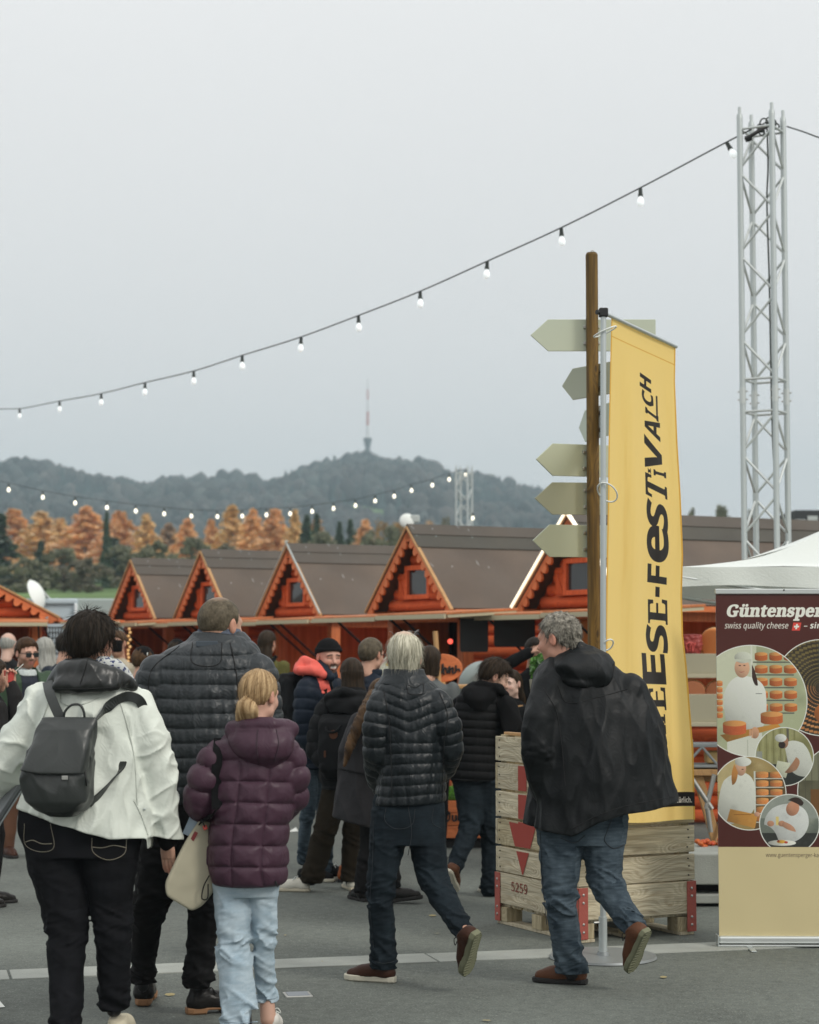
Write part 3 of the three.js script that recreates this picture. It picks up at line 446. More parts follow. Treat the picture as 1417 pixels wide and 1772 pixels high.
  if (o.darkening_backdrop) for (let i = 0; i < 3; i++) { const g = new THREE.PlaneGeometry((W - 0.3) / 3, E - 0.12, 24, 1), p = g.attributes.position; for (let k = 0; k < p.count; k++) p.setZ(k, 0.03 * Math.sin(p.getX(k) * 46 + i) + 0.012 * Math.sin(p.getX(k) * 97)); g.computeVertexNormals(); part('darkening_backdrop', g.translate((i - 1) * (W - 0.3) / 3, E / 2, -0.75 - 0.04 * (i % 2)), M.darkening_backdrop || (M.darkening_backdrop = phys([0.018, 0.011, 0.01], 0.95, { specularIntensity: 0.15 })), h); }  // black backdrop of the largest hut; added in the leftmost pair to darken them
  const side = o.side ?? 'logs';
  if (side === 'logs') { part('wall', box(0.03, E - 0.1, L - 0.2, W / 2 - 0.16, E / 2, -L / 2), M.inner, h); logs(h, 'z', -L + 0.12, -0.13, 0.05, E - 0.06, W / 2 - 0.075, 2); }
  else { logs(h, 'z', -L + 0.12, -0.13, 0.05, 0.95, W / 2 - 0.075, 2); part('counter', rbox(0.4, 0.05, L, 0.01, W / 2 + 0.02, 0.99, -L / 2), M.trim, h); part('lintel', woodUV(rbox(0.1, 0.14, L - 0.3, 0.006, W / 2 - 0.075, E - 0.08, -L / 2)), M.trim, h); }
  // awning flaps over the front: boards in a pale metal frame, held by struts
  if (!o.noFlap) for (const [x0, x1, dy] of o.flaps ?? [[-0.92, 0.58, 0], [0.6, 2.06, 0.012]]) {
    const f = new THREE.Group(); f.name = 'awning_flap'; h.add(f); f.position.set(0, E - 0.05 + dy, 0.06); f.rotation.x = 0.06;
    const nb = 5; for (let i = 0; i < nb; i++) { const g = rbox(x1 - x0, 0.024, 0.84 / nb - 0.004, 0.003, (x0 + x1) / 2, 0.02, (i + 0.5) * 0.84 / nb); const p = part('board', g, M.flap, f); const u = g.attributes.uv, q = g.attributes.position; for (let k = 0; k < u.count; k++) u.setXY(k, q.getZ(k), q.getX(k)); }
    part('frame', [box(x1 - x0, 0.045, 0.025, (x0 + x1) / 2, -0.006, 0.853), box(0.025, 0.03, 0.8, x0 + 0.02, -0.008, 0.42), box(0.025, 0.03, 0.8, x1 - 0.02, -0.008, 0.42)], M.frameGrey, f);
    for (const x of [x0 + 0.12, x1 - 0.12]) if (x < W / 2) part('strut', bar(V(x, -0.01, 0.62), V(x, -0.62, -0.04), 0.014, 6), M.blackMetal, f);
  }
  return { h, W, L, E, R, hw, OH, D, at: (x, y, z) => V(x, y, z).applyAxisAngle(UP, turn).add(pos) };
}
const hut1 = hut('orange log hut, leftmost of the row, bulb string glowing in its doorway', [228, 971], { R: 2.92, darkening_backdrop: true });
const hut2 = hut('orange log hut with the second gable from the left of the row', [349, 956], { darkening_backdrop: true });
const hut3 = hut('orange log hut with silver edged third gable, dark open side behind the smiling man', [499, 946], { led: 0.012, ledMat: M.greyPale, side: 'open', warm: true });
const hut4 = hut('orange log hut with the largest clear gable, black tarps on its side wall', [706, 914], { tealCourse: true, L: 2.6, darkening_backdrop: true });
const hut5 = hut('orange log hut with glowing gable edge behind the signpost and yellow flag', [984, 892], { led: 0.02, tealCourse: true, L: 3.1, side: 'open', R: 2.99, hw: 1.02 });
const hut0 = hut('bright orange log hut cut by the left edge of the photo, facing the camera', [-62, 985], { D: 26, R: 2.7, turn: 0.15, W: 2.0, hw: 1.22, flaps: [[-1.0, 1.1, 0]] });
{ // awning strip reaching left from the first hut
  const t = thing('awning_strip', 'thin awning edge stretching left from the first hut past the truck', 'awning', V(0, 0, 0)); const a = P(62, 1076, 27.5), b = P(212, 1075, 27.5);
  part('board', beam(a, b, 0.5, 0.03), M.trim, t); part('frame', beam(a.clone().add(V(0, -0.02, 0.26)), b.clone().add(V(0, -0.02, 0.26)), 0.03, 0.03), M.frameGrey, t);
  for (const x of [75, 200]) part('strut', bar(P(x, 1076, 27.7), P(x + 14, 1120, 28), 0.012, 5), M.blackMetal, t);
}
{ // black tarps hung on the side wall of hut4
  const r = new THREE.Shape(); const w = 0.36, h = 0.34, c = 0.05; r.moveTo(-w, 0); r.lineTo(w, 0); r.lineTo(w, -h + c); r.quadraticCurveTo(w, -h, w - c, -h); r.lineTo(-w + c, -h); r.quadraticCurveTo(-w, -h, -w, -h + c); r.lineTo(-w, 0);
  const g = new THREE.ExtrudeGeometry(r, { depth: 0.012, bevelEnabled: false });
  [['black rounded tarp under the awning, left of a pair on the hut wall', 820, 0.72], ['black rounded tarp under the awning, right of the pair on the hut wall', 890, 0.95]].forEach(([l, x, sx], i) => { const t = part(numbered('hanging_tarp'), g, M.black, scene); t.position.copy(P(x, 1070, 20.15)); t.rotation.y = 0.15; t.scale.set(sx * (i ? 0.62 : 0.56), i ? 0.85 : 1, 1); tag(t, l, 'tarp'); });
}
{ // fairy lights in the first hut's doorway
  const FO = ['first', 'second', 'third', 'fourth', 'fifth', 'sixth', 'seventh', 'eighth', 'ninth', 'tenth', 'eleventh', 'twelfth']; for (let i = 0; i < 12; i++) { const p = P(224 + rr(-3.5, 3.5), 1088 + i * 6.2, 27.9), b = part(numbered('fairy_light'), new THREE.SphereGeometry(0.018, 8, 6), M.fairy || (M.fairy = mat([0.5, 0.3, 0.12], 0.4, { emissive: new THREE.Color(1, 0.6, 0.25), emissiveIntensity: 0.9 })), scene); b.position.copy(p); tag(b, FO[i] + ' fairy light from the top in the first hut doorway', 'fairy light', 'fairy lights in the first hut'); }
  const w = part(numbered('fairy_light_wire'), tube([P(224, 1080, 27.93), P(227, 1110, 27.93), P(222, 1140, 27.93), P(225, 1162, 27.93)], 0.004, 20, 4), M.cable, scene); tag(w, 'thin wire of the fairy lights in the first hut doorway', 'wire');
  const rl = part(numbered('signal_lamp'), new THREE.SphereGeometry(0.028, 10, 8), mat([0.6, 0.05, 0.04], 0.3, { emissive: new THREE.Color(1, 0.12, 0.08), emissiveIntensity: 1.4 }), scene); rl.position.copy(P(779, 1110, 21.2)); tag(rl, 'small glowing red lamp in the dark opening behind the oval sign', 'lamp');
}
{ // far building with roof windows at the right edge, and low trees behind the last hut
  const d = 40, b = thing('dark_roofed_building', 'dark roofed building with skylights at the right edge behind the truss', 'building', P(1450, 1120, d).setY(0)), y = (q) => P(1400, q, d).y, X = (q) => (q - 1450) / SC(d);
  part('wall', box(X(1700) - X(1378), y(930), 4, (X(1378) + X(1700)) / 2, y(930) / 2, -2), M.grey, b); const rf = part('roof', box(X(1700) - X(1375), y(884) - y(930), 4.4, (X(1375) + X(1700)) / 2, (y(884) + y(930)) / 2, -2), mat([0.035, 0.04, 0.042], 0.7), b);
  for (const [u, v] of [[1384, 904], [1405, 898], [1412, 910]]) { const w = part('skylight', box(0.2, 0.09, 0.05, X(u), y(v), 0.23), M.greyPale, rf); }
  [[1200, 872, 50], [1250, 868, 60], [1300, 876, 40], [1165, 880, 40]].forEach(([x, yy, w], i) => tree('bush', i, LM.bush, 'bush', ['low hazy tree over the long roof, beside the flag', 'low hazy tree over the long roof, left of the truss', 'low hazy tree seen through the truss over the long roof', 'low hazy tree half behind the flag over the long roof'][i], x, yy, 160 + i * 4, w, 'low trees over the long roof right of the flag'));
}
{ // broadcast truck with dish, fence and yellow board on the left
  const d = 33, s = 1 / SC(d), B = P(150, HOR, d).setY(0), t = thing('broadcast_truck', 'pale grey broadcast truck with white window and satellite dish on its roof', 'truck', B), X = (q) => (q - 150) * s, Y = (q) => CAMH + (HOR - q) * s;
  const bodyM = mat([0.36, 0.42, 0.40], 0.5), pale = mat([0.48, 0.56, 0.6], 0.45);
  const bb = (x0, x1, y0, y1, z, dep, m, n) => part(n, rbox(X(x1) - X(x0), Y(y0) - Y(y1), dep, 0.03, (X(x0) + X(x1)) / 2, (Y(y0) + Y(y1)) / 2, z - dep / 2), m, t);
  bb(130, 262, 1036, 1185, 0.02, 2.3, bodyM, 'body'); bb(42, 130, 1040, 1185, 0, 2.3, pale, 'cab'); bb(37, 134, 1036, 1046, 0.06, 2.4, pale, 'roof'); bb(128, 134, 1044, 1185, 0.08, 0.1, mat([0.75, 0.8, 0.82], 0.4), 'corner_strip');
  bb(205, 262, 1033, 1038, 0.07, 0.2, bodyM, 'roof_edge'); const wn = bb(207, 262, 1043, 1080, 0.06, 0.06, bodyM, 'window_frame'); part('pane', rbox(X(258) - X(212), Y(1050) - Y(1076), 0.03, 0.008, (X(212) + X(258)) / 2, (Y(1050) + Y(1076)) / 2, 0.07), mat([0.72, 0.78, 0.8], 0.3), wn);
  bb(133, 168, 1084, 1170, 0.05, 0.06, mat([0.42, 0.48, 0.47], 0.5), 'door'); part('skirt', box(X(262) - X(42), 0.7, 2.2, (X(42) + X(262)) / 2, 0.55, -1.12), bodyM, t); for (const x of [80, 230]) { const w = part('wheel', cyl(0.4, 0.4, 0.26, 20).rotateX(Math.PI / 2), M.dark, t); w.position.set(X(x), 0.4, -0.15); part('rim', cyl(0.2, 0.2, 0.28, 14).rotateX(Math.PI / 2), M.steel, w); }
  const dish = part('dish', (() => { const g = new THREE.SphereGeometry(0.46, 24, 10, 0, Math.PI * 2, 0, 0.85); g.translate(0, -0.46, 0).scale(0.62, 0.7, 0.93); return g; })(), M.white, t); dish.position.set(X(74), Y(1022), 0.2); dish.rotation.set(0.7, 0.2, -0.95);
  part('dish_mount', [bar(V(X(70), Y(1037), 0), V(X(72), Y(1024), 0.1), 0.05), bar(V(X(84), Y(1037), 0), V(X(76), Y(1026), 0.1), 0.03)], M.greyPale, t);
  const f = thing('mesh_fence', 'dark wire mesh fence panel in front of the grey truck cab', 'fence', V(0, 0, 0)), bars = []; for (let i = 0; i <= 12; i++) part('wire', bar(P(66 + i * 5, 1084, 31), P(66 + i * 5, 1175, 31), 0.012, 5), M.blackMetal, f); for (let i = 0; i <= 9; i++) part('wire', bar(P(64, 1086 + i * 9, 31.02), P(128, 1086 + i * 9, 31.02), 0.01, 5), M.blackMetal, f);
  const yb = thing('yellow_board', 'white and yellow advertising board beside the left hut post', 'board', P(40, 1120, 30).setY(0)); const yy = (q) => CAMH + (HOR - q) / SC(30);
  part('panel', rbox(0.3, yy(1092) - yy(1135), 0.04, 0.01, 0, (yy(1092) + yy(1135)) / 2, 0), mat([0.75, 0.52, 0.03], 0.6), yb); part('panel', rbox(0.3, yy(1080) - yy(1092), 0.04, 0.01, 0, (yy(1080) + yy(1092)) / 2, 0), M.white, yb); part('leg', [bar(V(-0.12, 0, 0), V(-0.12, 1.5, 0), 0.015), bar(V(0.12, 0, 0), V(0.12, 1.5, 0), 0.015)], M.steel, yb);
}
{ // floodlight or dish with grey case behind the largest gable
  const d = 34, o = thing('satellite_dish', 'round pale dish with grey box above the gable of the largest hut', 'dish', P(712, 925, d).setY(0)), q = (x, y) => P(x, y, d).sub(o.position);
  part('mast', bar(V(0, 0, 0), q(712, 905), 0.04), M.grey, o); const m = part('dish', new THREE.SphereGeometry(0.14, 20, 8, 0, Math.PI * 2, 0, 1.2).scale(1, 0.6, 1).rotateX(1.3), M.white, o); m.position.copy(q(704, 902)); part('case', rbox(0.16, 0.13, 0.12, 0.02).translate(...q(718, 898).toArray()), M.greyPale, o);
}
// ---------------------------------------------------------------- truss towers
function truss(label, leftPx, rightPx, topPx, d, section, turn) {
  const c = P((leftPx + rightPx) / 2, HOR, d).setY(0), o = thing('truss_tower', label, 'truss tower', c, turn), top = P(0, topPx, d).y, a = 0.145, r = 0.026;
  const cs = [[-a, -a], [a, -a], [a, a], [-a, a]], joints = []; let lo = 0.1; for (let y = top; y > 0; y -= section) joints.push(y);
  cs.forEach(([x, z]) => { part('tube', bar(V(x, 0.02, z), V(x, top, z), r, 14), M.galv, o); part('spigot', [cyl(r * 0.95, r * 1.04, 0.035, 14, x, top + 0.012, z), cyl(r * 0.55, r * 0.55, 0.09, 12, x, top + 0.05, z)], M.galv, o);
    for (const y of joints.slice(1)) { part('coupler', cyl(r * 1.1, r * 1.1, 0.14, 14, x, y, z), M.alu, o); part('bolt', [0.035, -0.035].map((q) => bar(V(x - 0.045, y + q, z), V(x + 0.045, y + q, z), 0.006, 6)), M.steel, o); } });
  for (let f = 0; f < 4; f++) {
    const A = cs[f], B = cs[(f + 1) % 4], at = (s, y) => V(s ? B[0] : A[0], y, s ? B[1] : A[1]);
    joints.forEach((y0, k) => { const b0 = y0 - (k ? 0.14 : 0.1), b1 = Math.max(0.1, y0 - section + 0.14), n = Math.max(2, Math.round((b0 - b1) / 0.34)); part('crossbar', bar(at(0, b0), at(1, b0), 0.011, 8), M.alu, o); part('crossbar', bar(at(0, b1), at(1, b1), 0.011, 8), M.alu, o);
      for (let i = 0; i < n; i++) { const s = (i + f) & 1; part('brace', bar(at(s, lerp(b0, b1, (i + 0.06) / n)), at(1 - s, lerp(b0, b1, (i + 0.94) / n)), 0.0115, 8), M.alu, o); } });
  }
  part('base', rbox(0.7, 0.02, 0.7, 0.004, 0, 0.012, 0), M.galv, o);
  return { o, c, top };
}
const tr1 = truss('tall silver truss tower holding the bulb string, right of the yellow flag', 1287, 1370, 207, 17, 2.42, -0.52);
const tr2 = truss('small far silver truss tower with lit bulbs above the large roof', 790, 817, 812, 47, 3, -0.4);
{ // clamp and loops of cable at the head of the near tower, cable running down
  const d = 17, t = thing('cable_bundle', 'black cable loops and clamp tied to the head of the near truss', 'cable'), L = []; for (let i = 0; i < 7; i++) { const c = [[1322, 214], [1331, 210], [1326, 222], [1336, 216], [1338, 213], [1344, 219], [1318, 228]][i], r = [9, 7, 10, 8, 6, 5, 6][i], pts = []; for (let k = 0; k <= 12; k++) { const a = k / 12 * 6.3 + i; pts.push(P(c[0] + Math.cos(a) * r * 0.8, c[1] + Math.sin(a) * r, d + Math.sin(a * 1.3 + i) * 0.03)); } L.push(tube(pts, 0.007, 24, 5)); }
  part('loop', merge(L), M.cable, t); part('clamp', [bar(P(1290, 241, d - 0.05), P(1330, 216, d), 0.018), rbox(0.06, 0.07, 0.06, 0.01).translate(...P(1316, 222, d).toArray()), bar(P(1290, 241, d), P(1300, 238, d), 0.028)], M.blackMetal, t);
  part('cable', tube([P(1327, 215, d), P(1329, 290, d), P(1327, 340, d), P(1331, 480, d), P(1334, 640, d), P(1337, 760, d), P(1341, 850, d), P(1340, 960, d)], 0.008, 60, 6), M.cable, t);
}
const ORD = ['first', 'second', 'third', 'fourth', 'fifth', 'sixth', 'seventh', 'eighth', 'ninth', 'tenth', 'eleventh', 'twelfth', 'thirteenth', 'fourteenth', 'fifteenth', 'sixteenth', 'seventeenth', 'eighteenth', 'nineteenth', 'twentieth'];
// ---------------------------------------------------------------- strings of bulbs
function bulb(label, group, lit) {
  const o = new THREE.Group(); o.name = numbered('light_bulb'); tag(o, label, 'bulb', group); scene.add(o);
  part('socket', [cyl(0.017, 0.02, 0.062, 12, 0, -0.035, 0), cyl(0.023, 0.023, 0.018, 12, 0, -0.07, 0)], M.cable, o);
  const pr = [[0.012, -0.075], [0.016, -0.09], [0.026, -0.105], [0.032, -0.125], [0.033, -0.14], [0.028, -0.16], [0.015, -0.172], [0.0005, -0.176]].map(([x, y]) => new THREE.Vector2(x, y));
  part('globe', new THREE.LatheGeometry(pr, 18), lit ? M.bulbOn : M.bulbOffGlow, o); return o;
}
{
  const near = [[34, 707, 34], [103, 694, 31], [175, 681, 28.5], [251, 662, 26.5], [335, 642, 25], [419, 615, 23.5], [521, 583, 22.2], [620, 546, 21.2], [727, 504, 20.2], [843, 452, 19.3], [971, 394, 18.5], [1108, 325, 17.8], [1257, 246, 17.2]];
  const path = [P(-60, 717, 38), P(0, 708, 35.5), ...near.map(([x, y, d]) => P(x, y, d)), P(1300, 224, 17)]; const w = part(numbered('light_string_cable'), tube(path, 0.0075, 160, 6), M.cable, scene); tag(w, 'green black cable of the near bulb string rising to the tall truss', 'cable');
  const w2 = part(numbered('light_string_cable'), tube([P(1362, 219, 17), P(1390, 228, 16.6), P(1417, 238, 16.2), P(1500, 264, 15)], 0.0065, 20, 6), M.cable, scene); tag(w2, 'cable leaving the tall truss towards the right edge of the photo', 'cable');
  const proto = bulb('unlit clear bulb with added faint glow on the near string below the tall truss', 'bulbs on the near string', false); proto.position.copy(path[2]);
  near.forEach(([x, y, d], i) => { const o = i ? proto.clone() : proto; if (i) { o.name = numbered('light_bulb'); scene.add(o); } o.position.copy(P(x, y, d)); o.userData.label = ORD[i] + ' unlit bulb, given a faint glow, from the left on the near string'; o.rotation.set(0, i, i === 12 ? 0.5 : 0.06 * Math.sin(i * 3)); });
  const far = [[15, 837], [74, 850], [130, 860], [185, 868], [235, 874], [284, 879], [331, 883], [376, 884], [419, 883], [461, 881], [502, 879], [540, 875], [577, 870], [615, 865], [649, 857], [682, 849], [712, 839], [748, 830], [777, 820], [806, 812]];
  const fd = (x) => lerp(43, 47, clamp(x / 806)), fp = far.map(([x, y]) => P(x, y - 1, fd(x))); const w3 = part(numbered('light_string_cable'), tube([P(-50, 820, 43), ...fp], 0.006, 120, 5), M.cable, scene); tag(w3, 'thin dark cable of the far lit bulb string before the hills', 'cable');
  const p2 = bulb('lit bulb on the far string hanging before the hills', 'lit bulbs on the far string', true); [...far, [818, 887]].forEach(([x, y], i) => { const o = i ? p2.clone() : p2; if (i) { o.name = numbered('light_bulb'); scene.add(o); } o.position.copy(P(x, y, fd(x))); o.scale.setScalar(1.02); o.userData.label = ORD[i] + ' lit bulb from the left on the far string'; if (i === far.length) tag(o, 'single lit bulb low on the right side of the far truss', 'bulb', undefined), delete o.userData.group; });
}
// ---------------------------------------------------------------- fruit crate that carries the signpost
{
  const F = V(0.955, 0, -11.36), o = thing('wooden_crate', 'tall weathered slatted crate with red arrow and number behind the man in black', 'crate', F, Math.atan2(-0.454, 0.891) * -1), A = 0.8, B = 0.95, TH = 0.022, HT = 1.15;
  // local: right face along +x at z = 0, left face along -z at x = 0
  const ys = [0.125, 0.317, 0.478, 0.645, 0.812, 0.98, 1.135], hs = [0.185, 0.148, 0.155, 0.155, 0.158, 0.15];
  const plank = (L, h, k) => { const g = rbox(L, h, TH, 0.004), u = g.attributes.uv, p = g.attributes.position, a = rnd(), b = rnd(); for (let i = 0; i < u.count; i++) u.setXY(i, p.getY(i) + p.getZ(i) + a, p.getX(i) + b); return g; };
  const print = (h, L, fn, w) => { const c = document.createElement('canvas'); c.width = 256; c.height = 128; return c; };
  for (let i = 0; i < 6; i++) {
    const y = ys[i] + hs[i] / 2;
    for (const z of [-TH / 2, -B + TH / 2]) { const p = part('plank', plank(A + rr(-0.004, 0.004), hs[i] * rr(0.97, 1.01), i), M.crate[(i * 3 + (z < -0.5 ? 1 : 0)) % 4], o); p.position.set(A / 2, y, z); p.rotation.z = rr(-0.004, 0.004); }
    for (const x of [TH / 2, A - TH / 2]) { const p = part('plank', plank(B - 2 * TH - 0.004, hs[i] * rr(0.97, 1.01), i), M.crate[(i + (x > 0.5 ? 2 : 3)) % 4], o); p.position.set(x, y, -B / 2); p.rotation.y = Math.PI / 2; p.rotation.x = rr(-0.004, 0.004); }
    // nails
    for (const [x, z, ry] of [[0.05, 0.002, 0], [A - 0.05, 0.002, 0]]) for (const q of [-0.3, 0.05, 0.35]) part('nail', cyl(0.0045, 0.0045, 0.006, 6).rotateX(Math.PI / 2).translate(x + rr(-0.006, 0.006), y + q * hs[i], z), M.blackMetal, o);
    for (const z of [-0.05, -B + 0.055]) for (const q of [-0.3, 0.05, 0.35]) part('nail', cyl(0.0045, 0.0045, 0.006, 6).rotateZ(Math.PI / 2).translate(-0.002, y + q * hs[i], z + rr(-0.006, 0.006)), M.blackMetal, o);
  }
  for (const [x, z] of [[TH + 0.035, -TH - 0.035], [A - TH - 0.035, -TH - 0.035], [TH + 0.035, -B + TH + 0.035], [A - TH - 0.035, -B + TH + 0.035]]) part('corner_post', woodUV(rbox(0.065, HT - 0.14, 0.065, 0.004, x, 0.13 + (HT - 0.14) / 2, z)), M.crate[1], o);
  part('rim', woodUV(rbox(0.03, 0.02, B - 0.05, 0.004, 0.06, HT - 0.005, -B / 2)), M.pine, o);
  for (let i = 0; i < 7; i++) part('floor_board', woodUV(rbox(A - 0.05, 0.018, 0.11, 0.003, A / 2, 0.115, -0.09 - i * 0.13)), M.crate[i % 4], o);
  for (const x of [0.06, A / 2, A - 0.06]) for (const z of [-0.07, -B / 2, -B + 0.07]) part('block', woodUV(rbox(0.11, 0.085, 0.11, 0.004, x, 0.062, z)), M.crate[1], o);
  for (const x of [0.06, A / 2, A - 0.06]) part('skid', woodUV(rbox(0.1, 0.018, B, 0.003, x, 0.0105, -B / 2)), M.crate[3], o);
  for (const [x, z, sx, sz] of [[0, 0, 1, 1], [A, 0, -1, 1], [0, -B, 1, -1], [A, -B, -1, -1]]) {
    const b = part('corner_bracket', [rbox(0.062, 0.29, 0.005, 0.002, x + sx * 0.03, 0.165, z + sz * 0.004), rbox(0.005, 0.29, 0.062, 0.002, x - sx * 0.004, 0.165, z - sz * 0.03)], M.redSteel, o);
    for (const y of [0.06, 0.105, 0.225, 0.27]) part('bolt', [new THREE.SphereGeometry(0.0085, 8, 6).scale(1, 1, 0.6).translate(x + sx * 0.03, y, z + sz * 0.007), new THREE.SphereGeometry(0.0085, 8, 6).scale(0.6, 1, 1).translate(x - sx * 0.007, y, z - sz * 0.03)], M.steel, b);
  }
  // red arrow painted across the left face, board by board, and the stencilled number
  const face = (pts, m, n) => { const s = new THREE.Shape(); pts.forEach(([z, y], i) => i ? s.lineTo(z, y) : s.moveTo(z, y)); const g = new THREE.ShapeGeometry(s).rotateY(-Math.PI / 2); g.translate(-0.0035, 0, 0); boxUV(g); return part(n, g, m, o); };
  const zc = -0.62; for (const i of [4, 3]) face([[zc - 0.05, ys[i] + 0.004], [zc + 0.05, ys[i] + 0.004], [zc + 0.05, ys[i] + hs[i] - 0.006], [zc - 0.05, ys[i] + hs[i] - 0.006]], M.redPaint, 'arrow_stripe');
  face([[zc - 0.16, ys[2] + hs[2] - 0.01], [zc - 0.05, ys[2] + hs[2] - 0.012], [zc - 0.05, ys[2] + hs[2] - 0.002], [zc + 0.05, ys[2] + hs[2] - 0.002], [zc + 0.05, ys[2] + hs[2] - 0.012], [zc + 0.16, ys[2] + hs[2] - 0.01], [zc + 0.09, ys[2] + 0.005], [zc - 0.09, ys[2] + 0.005]], M.redPaint, 'arrow_head');
  face([[zc - 0.075, ys[1] + hs[1] - 0.008], [zc + 0.075, ys[1] + hs[1] - 0.008], [zc + 0.005, ys[1] + 0.006], [zc - 0.005, ys[1] + 0.006]], M.redPaint, 'arrow_head');
  const c = document.createElement('canvas'); c.width = 256; c.height = 96; const x = c.getContext('2d'); x.clearRect(0, 0, 256, 96); x.fillStyle = '#fff'; x.font = 'bold 84px monospace'; x.textAlign = 'center'; x.fillText('5259', 128, 76, 240); x.globalCompositeOperation = 'destination-out'; for (let i = 0; i < 420; i++) x.fillRect(rr(0, 256), rr(0, 96), rr(1, 4), rr(1, 3));
  const t = new THREE.CanvasTexture(c); t.colorSpace = THREE.SRGBColorSpace; const a2 = document.createElement('canvas'); a2.width = 256; a2.height = 96; const y2 = a2.getContext('2d'); y2.fillStyle = '#000'; y2.fillRect(0, 0, 256, 96); y2.drawImage(c, 0, 0);
  const nm = mat([0.2, 0.045, 0.03], 0.9, { alphaMap: new THREE.CanvasTexture(a2), transparent: true }); const n = part('stencil_number', new THREE.PlaneGeometry(0.25, 0.085), nm, o); n.position.set(-0.004, ys[0] + 0.115, -0.66); n.rotation.y = -Math.PI / 2;
}
// ---------------------------------------------------------------- signpost with blank arrow plates
{
  const d = 11.95, b = P(1028, HOR, d).setY(0), top = P(1025, 441, d).y, o = thing('signpost', 'round wooden signpost standing in the crate with six blank arrow plates', 'signpost', b);
  const pg = new THREE.CylinderGeometry(0.037, 0.04, top, 24, 20); { const u = pg.attributes.uv, q = pg.attributes.position; for (let i = 0; i < u.count; i++) { u.setXY(i, u.getX(i) * 0.25, u.getY(i) * top); const k = 1 + 0.03 * noise(q.getX(i) * 20, q.getY(i) * 3, q.getZ(i) * 20); q.setX(i, q.getX(i) * k); q.setZ(i, q.getZ(i) * k); } pg.computeVertexNormals(); }
  part('post', pg.translate(0, top / 2, 0), M.pole, o); part('cap', cyl(0.03, 0.037, 0.014, 20, 0, top + 0.006, 0), M.pole, o); part('eye_screw', new THREE.TorusGeometry(0.009, 0.003, 6, 12).translate(0.005, top + 0.018, 0), M.steel, o);
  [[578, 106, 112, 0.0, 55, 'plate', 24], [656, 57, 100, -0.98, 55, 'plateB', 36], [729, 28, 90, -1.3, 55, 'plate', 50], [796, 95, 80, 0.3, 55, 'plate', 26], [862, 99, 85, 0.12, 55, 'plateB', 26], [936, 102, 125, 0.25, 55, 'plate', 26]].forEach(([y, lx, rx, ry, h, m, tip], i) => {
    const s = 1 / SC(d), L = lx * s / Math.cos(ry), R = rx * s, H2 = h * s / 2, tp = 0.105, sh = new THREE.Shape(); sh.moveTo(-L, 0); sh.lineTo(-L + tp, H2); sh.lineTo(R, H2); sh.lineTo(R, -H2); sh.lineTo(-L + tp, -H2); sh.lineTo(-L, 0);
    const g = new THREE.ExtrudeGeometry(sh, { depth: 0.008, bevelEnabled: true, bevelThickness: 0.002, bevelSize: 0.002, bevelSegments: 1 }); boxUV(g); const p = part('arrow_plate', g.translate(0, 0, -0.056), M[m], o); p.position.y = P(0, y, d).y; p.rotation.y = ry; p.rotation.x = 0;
    part('clamp', [rbox(0.1, 0.02, 0.02, 0.004, 0, 0.05, -0.042), rbox(0.1, 0.02, 0.02, 0.004, 0, -0.05, -0.042)], M.steel, p);
  });
}
